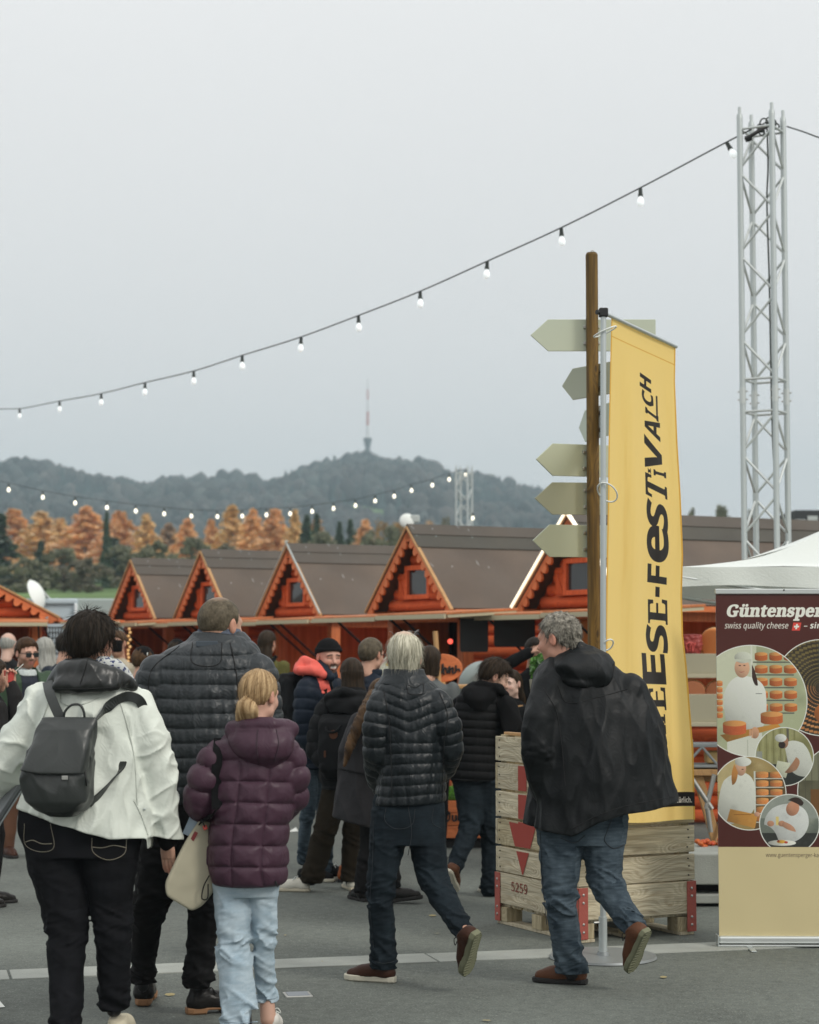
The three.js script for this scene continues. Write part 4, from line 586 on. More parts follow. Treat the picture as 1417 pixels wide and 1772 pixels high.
// ---------------------------------------------------------------- yellow festival flag on a steel pole
{
  const W = 768, H = 2048, c = document.createElement('canvas'); c.width = W; c.height = H; const x = c.getContext('2d');
  x.fillStyle = '#ffde8a'; x.fillRect(0, 0, W, H);
  for (let i = 0; i < 9000; i++) { x.fillStyle = `rgba(${rnd() < 0.5 ? '255,215,110' : '205,140,20'},0.05)`; x.fillRect(rnd() * W, rnd() * H, 1, 3 + rnd() * 12); }
  x.fillStyle = 'rgba(216,148,28,0.55)'; x.fillRect(0, 78, W, 4); x.fillRect(0, 0, 14, H); x.fillRect(W - 16, 0, 16, H);
  // letters stand on their side: each is fitted between two heights (photo rows) and across a width
  const row = (py) => (py - 575) / (1422 - 575) * H, INK = '#393633';
  const letter = (ch, y0, y1, u0, u1, font, skew = 0) => { // top row, bottom row, left and right in the flag's width
    const a = row(y0), b = row(y1); x.save(); x.translate(u0 * W, b); x.rotate(-Math.PI / 2); x.font = font.replace('#', '200px'); const m = x.measureText(ch), asc = m.actualBoundingBoxAscent, des = m.actualBoundingBoxDescent, w = m.actualBoundingBoxRight + m.actualBoundingBoxLeft;
    x.transform(1, 0, -skew, 1, 0, 0); x.scale((b - a) / w, (u1 - u0) * W / (asc + des)); x.fillStyle = INK; x.fillText(ch, m.actualBoundingBoxLeft, asc); x.lineWidth = 4; x.strokeStyle = INK; x.strokeText(ch, m.actualBoundingBoxLeft, asc); x.restore();
  };
  const S = 'bold # sans-serif', Z = 'bold # serif', u0 = 0.52, u1 = 0.79;
  letter('C', 1285, 1318, 0.54, 0.67, S); letter('H', 1236, 1270, 0.53, 0.69, Z); letter('E', 1189, 1228, 0.51, 0.71, Z); letter('E', 1131, 1182, 0.45, 0.73, S); letter('S', 1080, 1127, u0, u1, S); letter('E', 1034, 1077, u0 + 0.03, u1 + 0.01, Z);
  letter('-', 1013, 1030, 0.65, 0.7, S); letter('F', 975, 1006, u0 + 0.02, u1, S); letter('e', 907, 969, u0 + 0.01, u1 + 0.02, S); letter('S', 860, 905, u0 + 0.01, u1 + 0.02, S, 0.12); letter('T', 817, 855, u0, u1 + 0.02, Z, 0.1); letter('I', 808, 818, 0.64, u1 + 0.02, S); letter('I', 808, 818, 0.56, 0.6, S); letter('V', 752, 807, u0, u1 - 0.03, S, 0.1); letter('A', 716, 749, u0 + 0.01, u1 - 0.04, S, 0.1);
  letter('I', 703, 713, u0 + 0.02, u1 - 0.06, S, 0.15); x.fillStyle = INK; x.fillRect(0.70 * W, row(677), 0.025 * W, row(713) - row(677)); x.beginPath(); x.arc(0.65 * W, row(693), 11, 0, 7); x.fill(); letter('C', 674, 696, u0 - 0.03, u0 + 0.14, S, 0.1); letter('H', 648, 670, u0 - 0.06, u0 + 0.11, S, 0.1);
  x.fillStyle = '#1b1715'; x.fillRect(0, row(1373), W, row(1398) - row(1373)); x.fillStyle = '#e9e4da'; x.font = 'bold 40px sans-serif'; x.textAlign = 'right'; x.save(); x.translate(W - 24, row(1392)); x.scale(1, 0.8); x.fillText('Schweiz. Natürlich.', 0, 0, 420); x.restore();
  const t = new THREE.CanvasTexture(c); t.colorSpace = THREE.SRGBColorSpace;
  const fm = new THREE.MeshPhysicalMaterial({ map: t, roughness: 1, side: THREE.DoubleSide, transmission: 0.48, thickness: 0, specularIntensity: 0.3 });
  const o = thing('festival_flag', 'tall yellow flag with vertical dark lettering on a steel pole', 'flag', P(1040, HOR, 10.85).setY(0)), loc = (v) => v.sub(o.position);
  const Lx = [[547, 1058], [620, 1056], [760, 1053], [860, 1052], [960, 1050], [1090, 1048], [1200, 1050], [1422, 1057]], Rx = [[600, 1169], [660, 1168], [760, 1172], [860, 1178], [960, 1182], [1030, 1180], [1100, 1182], [1150, 1188], [1300, 1200], [1422, 1203]];
  const at = (tb, y) => { let i = 0; while (i < tb.length - 2 && tb[i + 1][0] < y) i++; const [a, b] = [tb[i], tb[i + 1]]; return lerp(a[1], b[1], clamp((y - a[0]) / (b[0] - a[0]))); };
  const nu = 70, nv = 170, pos = [], uv = [], idx = [];
  for (let j = 0; j <= nv; j++) for (let i = 0; i <= nu; i++) {
    const u = i / nu, v = j / nv, y = lerp(lerp(547, 600, u), 1421 + 3 * Math.sin(u * 5), v), px = lerp(at(Lx, y), at(Rx, y), u), fall = sst(0.02, 0.2, v);
    const rip = fall * (0.022 * Math.sin(u * 9 + v * 2.2 + 0.5) + 0.014 * Math.sin(u * 17 - v * 3) + 0.012 * noise(u * 7, v * 2.2, 4) + 0.006 * noise(u * 18 + v * 4, v * 8, 2)) + 0.004 * noise(u * 60 - v * 12, v * 4, 3) * sst(0.4, 0, v) * fall;
    const q = loc(P(px, y, lerp(10.93, 11.5, u) + rip)); pos.push(q.x, q.y, q.z); uv.push(u, 1 - v);
    if (i < nu && j < nv) { const a = j * (nu + 1) + i; idx.push(a, a + nu + 1, a + 1, a + 1, a + nu + 1, a + nu + 2); }
  }
  const g = new THREE.BufferGeometry(); g.setAttribute('position', new THREE.Float32BufferAttribute(pos, 3)); g.setAttribute('uv', new THREE.Float32BufferAttribute(uv, 2)); g.setIndex(idx); g.computeVertexNormals(); part('cloth', g, fm, o);
  const head = loc(P(1044, 541, 10.85)), foot = V(0, 0.02, 0);
  part('pole', bar(foot, head.clone().add(V(0, -0.01, 0)), 0.016, 18), M.galv, o); part('sleeve', bar(foot, V(0, 0.22, 0), 0.023, 20), M.galv, o); part('wing_screw', bar(V(0, 0.19, 0), V(-0.05, 0.19, 0.02), 0.006, 6), M.steel, o);
  part('base_plate', [cyl(0.285, 0.29, 0.012, 40, 0.0, 0.01, 0), cyl(0.03, 0.035, 0.02, 20, 0, 0.024, 0)], mat([0.26, 0.28, 0.28], 0.5, { metalness: 0.5 }), o);
  part('joint', [rbox(0.05, 0.05, 0.05, 0.008).translate(head.x, head.y, head.z), bar(head, head.clone().add(V(-0.04, 0, 0.02)), 0.014)], M.black, o); part('arm', bar(head, loc(P(1170, 600, 11.49)), 0.011, 10), M.galv, o); part('collar', cyl(0.02, 0.02, 0.014, 16).translate(...loc(P(1043, 833, 10.85)).toArray()), M.alu, o);
  const ring = (cx, cy, rx, ry, tilt) => { const pts = []; for (let k = 0; k <= 20; k++) { const a = k / 20 * 6.283; pts.push(loc(P(cx + Math.cos(a) * rx + Math.sin(a) * tilt * rx * 0.5, cy + Math.sin(a) * ry + Math.cos(a) * tilt * rx, 10.87 + 0.05 * Math.sin(a)))); } return tube(pts, 0.0045, 40, 6); };
  part('tie_ring', ring(1047, 574, 19, 5, -0.42), M.white, o); part('tie_ring', ring(1051, 852, 17, 16, 0.25), M.white, o); part('tie_ring', ring(1052, 1116, 9, 9, -0.3), M.white, o);
}
// ---------------------------------------------------------------- roll-up banner of the cheese maker
{
  const W = 1024, H = 2048, c = document.createElement('canvas'); c.width = W; c.height = H; const x = c.getContext('2d');
  x.scale(W / 262, H / 590); x.translate(-1241, -1026); // drawn in the photograph's rows and columns
  x.fillStyle = '#4a1b12'; x.fillRect(1241, 1026, 262, 590); x.fillStyle = '#cdbf92'; x.fillRect(1241, 1464, 262, 152);
  x.fillStyle = '#e6e8dc'; x.save(); x.transform(1, 0, -0.2, 1, 0, 0); x.font = 'bold 28px serif'; x.lineWidth = 1.6; x.strokeStyle = '#e6e8dc'; x.lineJoin = 'round'; const bx = 1257 + 0.2 * 1068; x.strokeText('Güntensperger', bx, 1067, 222); x.fillText('Güntensperger', bx, 1067, 222); x.font = '14.5px sans-serif'; const sx = 1255 + 0.2 * 1088; x.fillText('swiss quality cheese', sx, 1088, 110); x.fillText('– ', sx + 136, 1088); x.font = 'bold 14.5px sans-serif'; x.fillText('since', sx + 147, 1088); x.fillStyle = '#d8473c'; x.fillRect(sx + 117, 1077.5, 14, 14); x.fillStyle = '#e6e8dc'; x.fillRect(sx + 119.5, 1083, 9, 3); x.fillRect(sx + 122.5, 1080, 3, 9); x.restore();
  x.fillStyle = '#3c2a22'; x.font = '9.5px sans-serif'; x.fillText('www.guentensperger-kaese.ch', 1322, 1481, 114);
  const hx2 = (f, k) => '#' + [1, 3, 5].map((i) => Math.round(clamp(parseInt(f.slice(i, i + 2), 16) * k, 0, 255)).toString(16).padStart(2, '0')).join(''), GR = (f, ...p) => { const xs = p.map((q) => q[0]), ys = p.map((q) => q[1]), g = x.createLinearGradient(Math.max(...xs), Math.min(...ys), Math.min(...xs), Math.max(...ys)); g.addColorStop(0, hx2(f, 1.08)); g.addColorStop(0.55, hx2(f, 0.94)); g.addColorStop(1, hx2(f, 0.66)); return g; }, E = (cx, cy, rx, ry, f, a = 0) => { x.fillStyle = rx > 4 ? GR(f, [cx - rx, cy - ry], [cx + rx, cy + ry]) : f; x.beginPath(); x.ellipse(cx, cy, rx, ry, a, 0, 7); x.fill(); }, poly = (f, ...p) => { x.fillStyle = GR(f, ...p); x.beginPath(); p.forEach(([a, b], i) => i ? x.lineTo(a, b) : x.moveTo(a, b)); x.closePath(); x.fill(); }, R = (f, a, b, w, h) => { x.fillStyle = f; x.fillRect(a, b, w, h); };
  const curve = (f, s, ...q) => { x.fillStyle = GR(f, s, ...q.map((k) => [k[0], k[1]]), ...q.map((k) => [k[2], k[3]])); x.beginPath(); x.moveTo(...s); for (const [a, b, d, e] of q) x.quadraticCurveTo(a, b, d, e); x.closePath(); x.fill(); };
  const circle = (cx, cy, r, bg, draw) => { x.save(); x.beginPath(); x.arc(cx, cy, r, 0, 7); x.clip(); x.fillStyle = bg; x.fillRect(cx - r, cy - r, 2 * r, 2 * r); for (let i = 0; i < 40; i++) { const a = rr(-r, r), b = rr(-r, r), q = rr(6, 26), g = x.createRadialGradient(cx + a, cy + b, 0, cx + a, cy + b, q), k = rnd() < 0.5 ? '255,250,225' : '20,22,10'; g.addColorStop(0, `rgba(${k},0.13)`); g.addColorStop(1, `rgba(${k},0)`); x.fillStyle = g; x.fillRect(cx + a - q, cy + b - q, 2 * q, 2 * q); } draw(); for (let i = 0; i < 60; i++) { const a = rr(-r, r), b = rr(-r, r), q = rr(2, 9), g = x.createRadialGradient(cx + a, cy + b, 0, cx + a, cy + b, q), k = rnd() < 0.5 ? '255,250,235' : '30,26,16'; g.addColorStop(0, `rgba(${k},0.06)`); g.addColorStop(1, `rgba(${k},0)`); x.fillStyle = g; x.fillRect(cx + a - q, cy + b - q, 2 * q, 2 * q); } for (let i = 0; i < 2600; i++) { x.fillStyle = rnd() < 0.5 ? 'rgba(255,255,240,0.06)' : 'rgba(0,0,0,0.08)'; x.fillRect(cx + rr(-r, r), cy + rr(-r, r), rr(0.3, 1.1), rr(0.3, 0.8)); } x.restore(); x.lineWidth = 1.6; x.strokeStyle = '#dfe3da'; x.beginPath(); x.arc(cx, cy, r, 0, 7); x.stroke(); };
  const wheel = (a, b, w, h, col = '#c9743f') => { E(a + w / 2, b + h * 0.72, w / 2, h * 0.28, col); R(GR(col, [a, b], [a + w, b + h]), a, b, w, h * 0.72); E(a + w / 2, b, w / 2, h * 0.26, '#d99a58'); for (let i = 0; i < w * 1.5; i++) R(rnd() < 0.5 ? 'rgba(255,200,140,0.25)' : 'rgba(90,30,10,0.25)', a + rnd() * w, b + h * 0.2 + rnd() * h * 0.6, 0.7, 0.5); };
  x.save(); x.beginPath(); x.rect(1241, 1026, 262, 438); x.clip();
  circle(1462, 1370, 84, '#5d5b45', () => { R('#77785f', 1378, 1290, 90, 60); for (let i = 0; i < 9; i++) R('#4a4a3a', 1380 + i * 11, 1290, 1, 160); R('#6d4a22', 1400, 1365, 60, 80); E(1425, 1360, 10, 30, '#a8ad9c'); });
  circle(1422, 1190, 83, '#2c2417', () => { for (let j = 0; j < 30; j++) { const an = Math.PI * (0.52 + j * 0.033), c = Math.cos(an), q = Math.sin(an); for (let k = 0; k < 13; k++) { const r = 10 + 84 * Math.pow(k / 12, 1.35), w = r * 0.085 + 0.5; R(q < -0.25 ? '#6f6236' : k % 2 ? '#c58a55' : '#b57845', 1419 + c * r, 1190 - q * -r, w, r * 0.055 + 0.4); R('#3f3420', 1419 + c * r, 1190 + q * r + r * 0.058, w + 1, r * 0.02 + 0.2); } } R('#39423f', 1417, 1110, 16, 120); E(1428, 1235, 20, 18, '#b0662e'); });
  circle(1300, 1213, 96, '#a9b08d', () => { R('#c3c8ae', 1240, 1117, 70, 110); for (let k = 0; k < 5; k++) { R('#5f6458', 1304, 1145 + k * 22, 70, 2.4); for (let j = 0; j < 3; j++) wheel(1307 + j * 25, 1132 + k * 22, 22, 12, '#b9632f'); } R('#d2d5c6', 1300, 1117, 3, 130); for (let k = 0; k < 6; k++) { wheel(1240, 1180 + k * 11, 11, 8); }
    curve('#d8dbd2', [1254, 1200], [1262, 1172, 1284, 1170], [1318, 1170, 1325, 1196], [1330, 1240, 1318, 1262], [1300, 1275, 1262, 1270], [1250, 1230, 1254, 1200]); curve('#cfd3c8', [1256, 1196], [1248, 1225, 1262, 1240], [1284, 1258, 1298, 1262], [1306, 1250, 1300, 1246], [1276, 1230, 1276, 1200]); R('#cfd2c4', 1258, 1268, 60, 45); R('#b9bdad', 1292, 1280, 2, 34);
    poly('#b98438', [1246, 1272], [1345, 1252], [1350, 1258], [1258, 1284]); E(1306, 1268, 7, 10, '#c99a78'); R('#c99a78', 1296, 1262, 3, 12); R('#c99a78', 1300, 1264, 2.6, 13); wheel(1251, 1252, 40, 20, '#c25f33'); wheel(1316, 1236, 38, 18, '#bd6632');
    curve('#3c2519', [1302, 1150], [1310, 1165, 1312, 1186], [1306, 1190, 1302, 1172]); E(1285, 1156, 13, 17, '#d6a988'); E(1281, 1152, 2, 1, '#4b342a'); E(1289, 1152, 2, 1, '#4b342a'); curve('#a85f50', [1279, 1162], [1284, 1167, 1290, 1161], [1284, 1164, 1279, 1162]); E(1287, 1138, 15, 10, '#ccd0c0'); R('#bfc4b2', 1272, 1141, 29, 4); R('#60645c', 1308, 1200, 11, 1); });
  circle(1356, 1309, 50, '#8d8c5c', () => { for (let i = 0; i < 12; i++) R(i % 2 ? '#7c7b4e' : '#9a9a6a', 1306 + i * 6, 1259, 3, 60); R('#5b584a', 1360, 1259, 4, 100); R('#262a26', 1306, 1322, 100, 40); curve('#ced2c6', [1356, 1288], [1368, 1276, 1388, 1286], [1404, 1300, 1406, 1340], [1380, 1350, 1364, 1330]); E(1355, 1284, 8, 11, '#9c7256'); E(1352, 1289, 6, 6, '#2a201a'); E(1350, 1277, 10, 7, '#d4d7ce'); poly('#c6cab2', [1344, 1316], [1366, 1320], [1358, 1346], [1338, 1340]); curve('#a67a5c', [1376, 1310], [1388, 1316, 1376, 1332], [1362, 1340, 1356, 1336], [1366, 1326, 1376, 1310]); R('#8f9388', 1308, 1300, 10, 16); });
  circle(1295, 1372, 63, '#9a8450', () => { R('#b7a878', 1240, 1309, 50, 60); R('#5d4a2c', 1303, 1336, 60, 110); for (let k = 0; k < 6; k++) { R('#c7c9bb', 1304, 1346 + k * 15, 50, 1.6); wheel(1307, 1337 + k * 15, 21, 9, '#d98c4c'); wheel(1331, 1337 + k * 15, 21, 9, '#cf8045'); } R('#c9ccc0', 1303, 1334, 3, 80); curve('#d3d6ca', [1252, 1350], [1268, 1334, 1290, 1338], [1308, 1346, 1306, 1380], [1310, 1420, 1240, 1430], [1240, 1370, 1252, 1350]); E(1281, 1329, 9, 13, '#d4a788'); curve('#b9803f', [1270, 1322], [1262, 1340, 1266, 1358], [1274, 1356, 1276, 1336]); E(1285, 1318, 14, 8, '#d9dcd2'); E(1284, 1331, 2, 0.8, '#4b342a'); poly('#c08a40', [1262, 1399], [1309, 1409], [1304, 1432], [1256, 1420]); R('#8a5c22', 1268, 1408, 30, 1.2); E(1308, 1408, 5, 4, '#cfa084'); });
  circle(1363, 1425, 51, '#6a7268', () => { R('#8d948a', 1312, 1375, 102, 40); R('#2d302b', 1312, 1440, 102, 30); curve('#d2d6d0', [1334, 1398], [1354, 1386, 1376, 1392], [1398, 1398, 1396, 1425], [1388, 1460, 1345, 1458], [1340, 1430, 1320, 1426], [1320, 1410, 1334, 1398]); E(1369, 1398, 11, 13, '#c28a6a', 0.4); curve('#33231a', [1361, 1384], [1378, 1372, 1388, 1388], [1386, 1396, 1380, 1392], [1370, 1386, 1361, 1384]); R('#d9c47a', 1340, 1412, 5, 15); E(1331, 1424, 6, 5, '#c18f70'); E(1350, 1424, 6, 5, '#c18f70'); curve('#c18f70', [1352, 1420], [1372, 1426, 1374, 1438], [1360, 1436, 1350, 1428]); E(1350, 1457, 24, 5, '#dfe0d4'); E(1349, 1455, 8, 3, '#d9a63e'); E(1357, 1456, 3, 2, '#b23a2a'); E(1344, 1454, 2, 2, '#8a2f25'); });
  x.restore(); for (let i = 0; i < 5000; i++) { x.fillStyle = rnd() < 0.5 ? 'rgba(255,255,255,0.02)' : 'rgba(0,0,0,0.025)'; x.fillRect(1241 + rnd() * 262, 1026 + rnd() * 590, 0.4, 2); }
  const t = new THREE.CanvasTexture(c); t.colorSpace = THREE.SRGBColorSpace; t.anisotropy = 8;
  const d = 11.22, b = P(1371, HOR, d).setY(0), o = thing('rollup_banner', 'brown and cream roll-up banner with round photos of cheese makers', 'banner', b, -0.01), w = 262 / SC(d), y1 = P(0, 1026, d).y, y0 = 0.062;
  const g = new THREE.PlaneGeometry(w, y1 - y0, 30, 60); { const q = g.attributes.position; for (let i = 0; i < q.count; i++) { const a = q.getX(i) / w, v = q.getY(i) / (y1 - y0); q.setZ(i, 0.007 * Math.sin(a * 3) * (0.5 - v) + 0.003 * noise(a * 5, v * 6, 2)); } g.computeVertexNormals(); }
  part('print', g.translate(0, (y1 + y0) / 2, 0), mat([1, 1, 1], 0.45, { map: t }), o); part('back_sheet', new THREE.PlaneGeometry(w, y1 - y0).translate(0, (y1 + y0) / 2, -0.012), M.greyPale, o);
  part('top_rail', [rbox(w + 0.012, 0.03, 0.022, 0.005, 0, y1 + 0.008, 0)], M.alu, o); part('rail_screw', new THREE.SphereGeometry(0.005, 8, 6).translate(-0.045, y1 + 0.016, 0.012), M.black, o);
  part('cassette', [rbox(w + 0.014, 0.045, 0.085, 0.014, 0, 0.042, -0.02), rbox(w + 0.018, 0.012, 0.09, 0.004, 0, 0.012, -0.02), rbox(w + 0.01, 0.008, 0.09, 0.003, 0, 0.03, -0.019)], M.alu, o); for (const s of [-1, 1]) part('end_cap', rbox(0.006, 0.062, 0.094, 0.002, s * (w / 2 + 0.009), 0.036, -0.02), M.galv, o);
  for (const s of [-0.62, 0.62]) part('foot', rbox(0.03, 0.008, 0.26, 0.003, s * w / 2, 0.005, 0.06), M.galv, o); part('support_rod', bar(V(0, 0.05, -0.045), V(0, y1, -0.03), 0.007), M.steel, o);
}
// ---------------------------------------------------------------- white pavilion over the stall on the right
{
  const d0 = 13.4, a = P(1166, HOR, d0).setY(0), Wd = 3, o = thing('pavilion_tent', 'white pop-up pavilion canopy over the stall behind the brown banner', 'tent', a), yb = P(0, 1016, d0).y, yt = P(0, 981, d0).y, pk = 2.62;
  const tm = new THREE.MeshPhysicalMaterial({ color: new THREE.Color(0.74, 0.78, 0.73), roughness: 0.6, side: THREE.DoubleSide, transmission: 0.25, thickness: 0, bumpMap: T.crinkle, bumpScale: 0.0012 });
  const roof = (p, q) => { const n = 16, pos = [], idx = [], uv = []; for (let j = 0; j <= n; j++) for (let i = 0; i <= n; i++) { const u = i / n, v = j / n, e = V(...p).lerp(V(...q), u), m = e.clone().lerp(V(Wd / 2, pk, -Wd / 2), v); m.y -= 0.09 * Math.sin(v * Math.PI) + 0.012 * noise(u * 6, v * 3, 1); pos.push(m.x, m.y, m.z); uv.push(m.x + m.z, m.y + m.z); if (i < n && j < n) { const k = j * (n + 1) + i; idx.push(k, k + 1, k + n + 2, k, k + n + 2, k + n + 1); } } const g = new THREE.BufferGeometry(); g.setAttribute('position', new THREE.Float32BufferAttribute(pos, 3)); g.setAttribute('uv', new THREE.Float32BufferAttribute(uv, 2)); g.setIndex(idx); g.computeVertexNormals(); return g; };
  const cs = [[0, yt, 0], [Wd, yt, 0], [Wd, yt, -Wd], [0, yt, -Wd]];
  for (let i = 0; i < 4; i++) {
    const p = cs[i], q = cs[(i + 1) % 4]; part('roof_panel', roof(p, q), tm, o);
    const n = 40, pos = [], idx = [], uv = [], out = V(q[2] - p[2], 0, p[0] - q[0]).normalize(); for (let k = 0; k <= n; k++) for (const v of [0, 0.5, 1]) { const e = V(...p).lerp(V(...q), k / n); e.addScaledVector(out, -0.004 - v * 0.02 + 0.012 * v * Math.sin(k * 0.9)); e.y = lerp(yt, yb + 0.012 * Math.sin(k * 0.31 + i), v); pos.push(e.x, e.y, e.z); uv.push(k * 0.07, v * 0.2); } for (let k = 0; k < n; k++) for (let v = 0; v < 2; v++) { const s = k * 3 + v; idx.push(s, s + 3, s + 4, s, s + 4, s + 1); }
    const g = new THREE.BufferGeometry(); g.setAttribute('position', new THREE.Float32BufferAttribute(pos, 3)); g.setAttribute('uv', new THREE.Float32BufferAttribute(uv, 2)); g.setIndex(idx); g.computeVertexNormals(); part('valance', g, tm, o);
    part('leg', rbox(0.035, yt, 0.035, 0.005, p[0] + (p[0] ? -0.04 : 0.04), yt / 2, p[2] + (p[2] ? 0.04 : -0.04)), M.alu, o);
    const e = V(...p).lerp(V(...q), 0.5); part('scissor_bar', bar(V(...p).add(V(0, -0.06, 0)), e.clone().add(V(0, -0.3, 0)), 0.012), M.alu, o); part('scissor_bar', bar(V(...q).add(V(0, -0.06, 0)), e.clone().add(V(0, -0.3, 0)), 0.012), M.alu, o);
  }
}
// ---------------------------------------------------------------- cheese stall on the right: shelves, wheels, table, stone block
const CH = { rind: mat([0.62, 0.21, 0.055], 0.75, { bumpMap: T.asphaltB, bumpScale: 0.002 }), dark: mat([0.34, 0.12, 0.05], 0.8, { bumpMap: T.asphaltB, bumpScale: 0.002 }), cut: mat([0.62, 0.42, 0.17], 0.6) };
function cheese(label, px, py, d, rpx, turn, m = CH.rind, group) {
  const r = rpx / SC(d), o = thing('cheese_wheel', label, 'cheese', P(px, py, d), turn, group), pr = [[0, 0.05], [0.8, 0.05], [0.95, 0.042], [1, 0.02], [1, -0.02], [0.95, -0.042], [0.8, -0.05], [0, -0.05]].map(([a, b]) => new THREE.Vector2(a * r, b));
  const g = new THREE.LatheGeometry(pr, 32).rotateX(Math.PI / 2); boxUV(g); part('rind', g, m, o); part('rim', new THREE.TorusGeometry(r * 0.97, 0.012, 8, 32), CH.cut, o);
}
{
  const d = 18.6, s = 1 / SC(d);
  const shelf = thing('shelf_rack', 'pale boarded cheese shelves under the awning between flag and banner', 'shelf', P(1210, HOR, d).setY(0)), Y = (q) => P(0, q, d).y, W = 1.25;
  const sb = mat([0.40, 0.37, 0.26], 0.6); for (const [a, b, z] of [[1131, 1165, 0.28], [1199, 1246, 0.5]]) { part('front_board', rbox(W, Y(a) - Y(b), 0.025, 0.006, 0.2, (Y(a) + Y(b)) / 2, z), sb, shelf); part('ledge', rbox(W, 0.04, 0.05, 0.006, 0.2, Y(b) - 0.02, z + 0.012), mat([0.48, 0.44, 0.31], 0.6), shelf); part('shelf', rbox(W, 0.025, 0.5, 0.004, 0.2, Y(a) - 0.03, z - 0.25), sb, shelf); }
  for (const x of [-0.4, 0.8]) part('upright', rbox(0.05, 1.5, 0.05, 0.005, x, 0.75, 0.1), M.pine, shelf);
  cheese('large upright orange cheese wheel on the top shelf left of the banner', 1237, 1114, d - 0.15, 27, -0.5); cheese('orange cheese wheel on the lower shelf touching the yellow flag', 1198, 1199, d - 0.25, 22, 0.1, CH.dark); cheese('dark cheese wheel on the lower shelf touching the banner', 1242, 1200, d - 0.25, 22, -0.3, CH.dark); cheese('orange cheese wheel behind the wooden signpost', 1012, 1094, 19.5, 22, 0.2);
  const bk = thing('red_bag', 'crumpled red paper bag on the top shelf beside the yellow flag', 'bag', P(1196, 1131, d - 0.2)); const bs = solid(trunk([[0, 0.17, 0, 0.1, 0.06], [0, 0.08, 0, 0.1, 0.07], [0, 0.0, 0, 0.08, 0.06]], [1, 0], (y, u, v, x, z) => 0.01 * noise(x * 30, y * 30, z * 30), 4), 0.01); part('paper', bs, mat([0.34, 0.05, 0.04], 0.5), bk); part('ribbon', [0, 1, 2].map((i) => tube([V(-0.04 + i * 0.02, 0.02, 0.07), V(-0.06 + i * 0.04, 0.08, 0.09), V(-0.01 + i * 0.02, 0.1, 0.08), V(0, 0.02, 0.08)], 0.006, 14, 5)), mat([0.7, 0.12, 0.1], 0.5), bk);
  // beer table on wooden trestles
  const e = 14.6, tb = thing('trestle_table', 'plain wooden table with slanted legs behind the crate and flag', 'table', P(1215, HOR, e).setY(0)), y2 = (q) => P(0, q, e).y, X = (q) => (q - 1215) / SC(e);
  for (let i = 0; i < 4; i++) part('plank', woodUV(rbox(1.0, 0.045, 0.145, 0.005, X(1235), y2(1333), -0.26 + i * 0.15)), M.pine, tb);
  part('leg', beam(V(X(1198), y2(1338), 0.2), V(X(1240), 0.1, 0.2), 0.05, 0.07), M.pine, tb); part('leg', beam(V(X(1262), y2(1338), 0.2), V(X(1220), 0.1, 0.24), 0.05, 0.07), M.pine, tb); part('leg', beam(V(X(1290), y2(1338), -0.2), V(X(1270), 0, -0.2), 0.05, 0.07), M.pine, tb); part('brace', beam(V(X(1190), y2(1345), 0.1), V(X(1300), y2(1345), 0.1), 0.04, 0.05), M.pine, tb);
  for (const [a, b, c2, d2] of [[1190, 1336, 1232, 1400], [1236, 1340, 1222, 1400], [1224, 1398, 1230, 1440]]) part('iron_hook', bar(P(a, b, e - 0.35).sub(tb.position), P(c2, d2, e - 0.35).sub(tb.position), 0.018, 7), M.steel, tb);
  const tr = thing('display_tray', 'dark rimmed glass topped tray with paper bags on the table', 'tray', P(1215, 1327, e - 0.1)); part('rim', [rbox(0.5, 0.025, 0.3, 0.006, 0.05, 0.16, 0), rbox(0.5, 0.02, 0.3, 0.006, 0.05, 0.012, 0)], M.grey, tr); part('strut', [bar(V(-0.15, 0.01, 0.14), V(-0.02, 0.15, 0.14), 0.01), bar(V(0.1, 0.01, 0.14), V(-0.02, 0.15, 0.14), 0.01)], M.grey, tr); part('cheese_piece', rbox(0.16, 0.09, 0.12, 0.02, 0.1, 0.07, 0), CH.cut, tr);
  const cb = thing('stone_block', 'grey concrete block between the crate and the roll-up banner', 'block', P(1232, HOR, 13.3).setY(0)), g = P(0, 1468, 13.3).y; part('slab', rbox(0.62, 0.2, 0.7, 0.012, 0, g - 0.1, 0), M.concrete, cb); part('slab', rbox(0.5, 0.06, 0.6, 0.01, 0, 0.05, 0.05), M.concrete, cb); part('core', rbox(0.44, g - 0.25, 0.5, 0.01, 0, (g - 0.25) / 2 + 0.04, -0.08), M.dark, cb);
  const hp = thing('paprika_heap', 'small heap of red orange peppers on the stone block', 'vegetables', P(1212, 1466, 13.45)); for (let i = 0; i < 16; i++) part('pepper', new THREE.SphereGeometry(0.022, 8, 6).scale(1, 0.8, 1.2).translate(rr(-0.06, 0.14), rr(0.005, 0.05), rr(-0.06, 0.06)), mat([0.5, rr(0.06, 0.12), 0.02], 0.4), hp);
  // log counter wall beneath the shelf
  const lw = thing('log_counter', 'red brown log counter wall below the cheese shelves', 'counter', P(1215, HOR, 19.0).setY(0)); for (let i = 0; i < 7; i++) { const m = part('log', logOf(1.6), LOGM[i % 3], lw); m.position.set(0.2, 0.08 + i * LOGD, 0); }
}
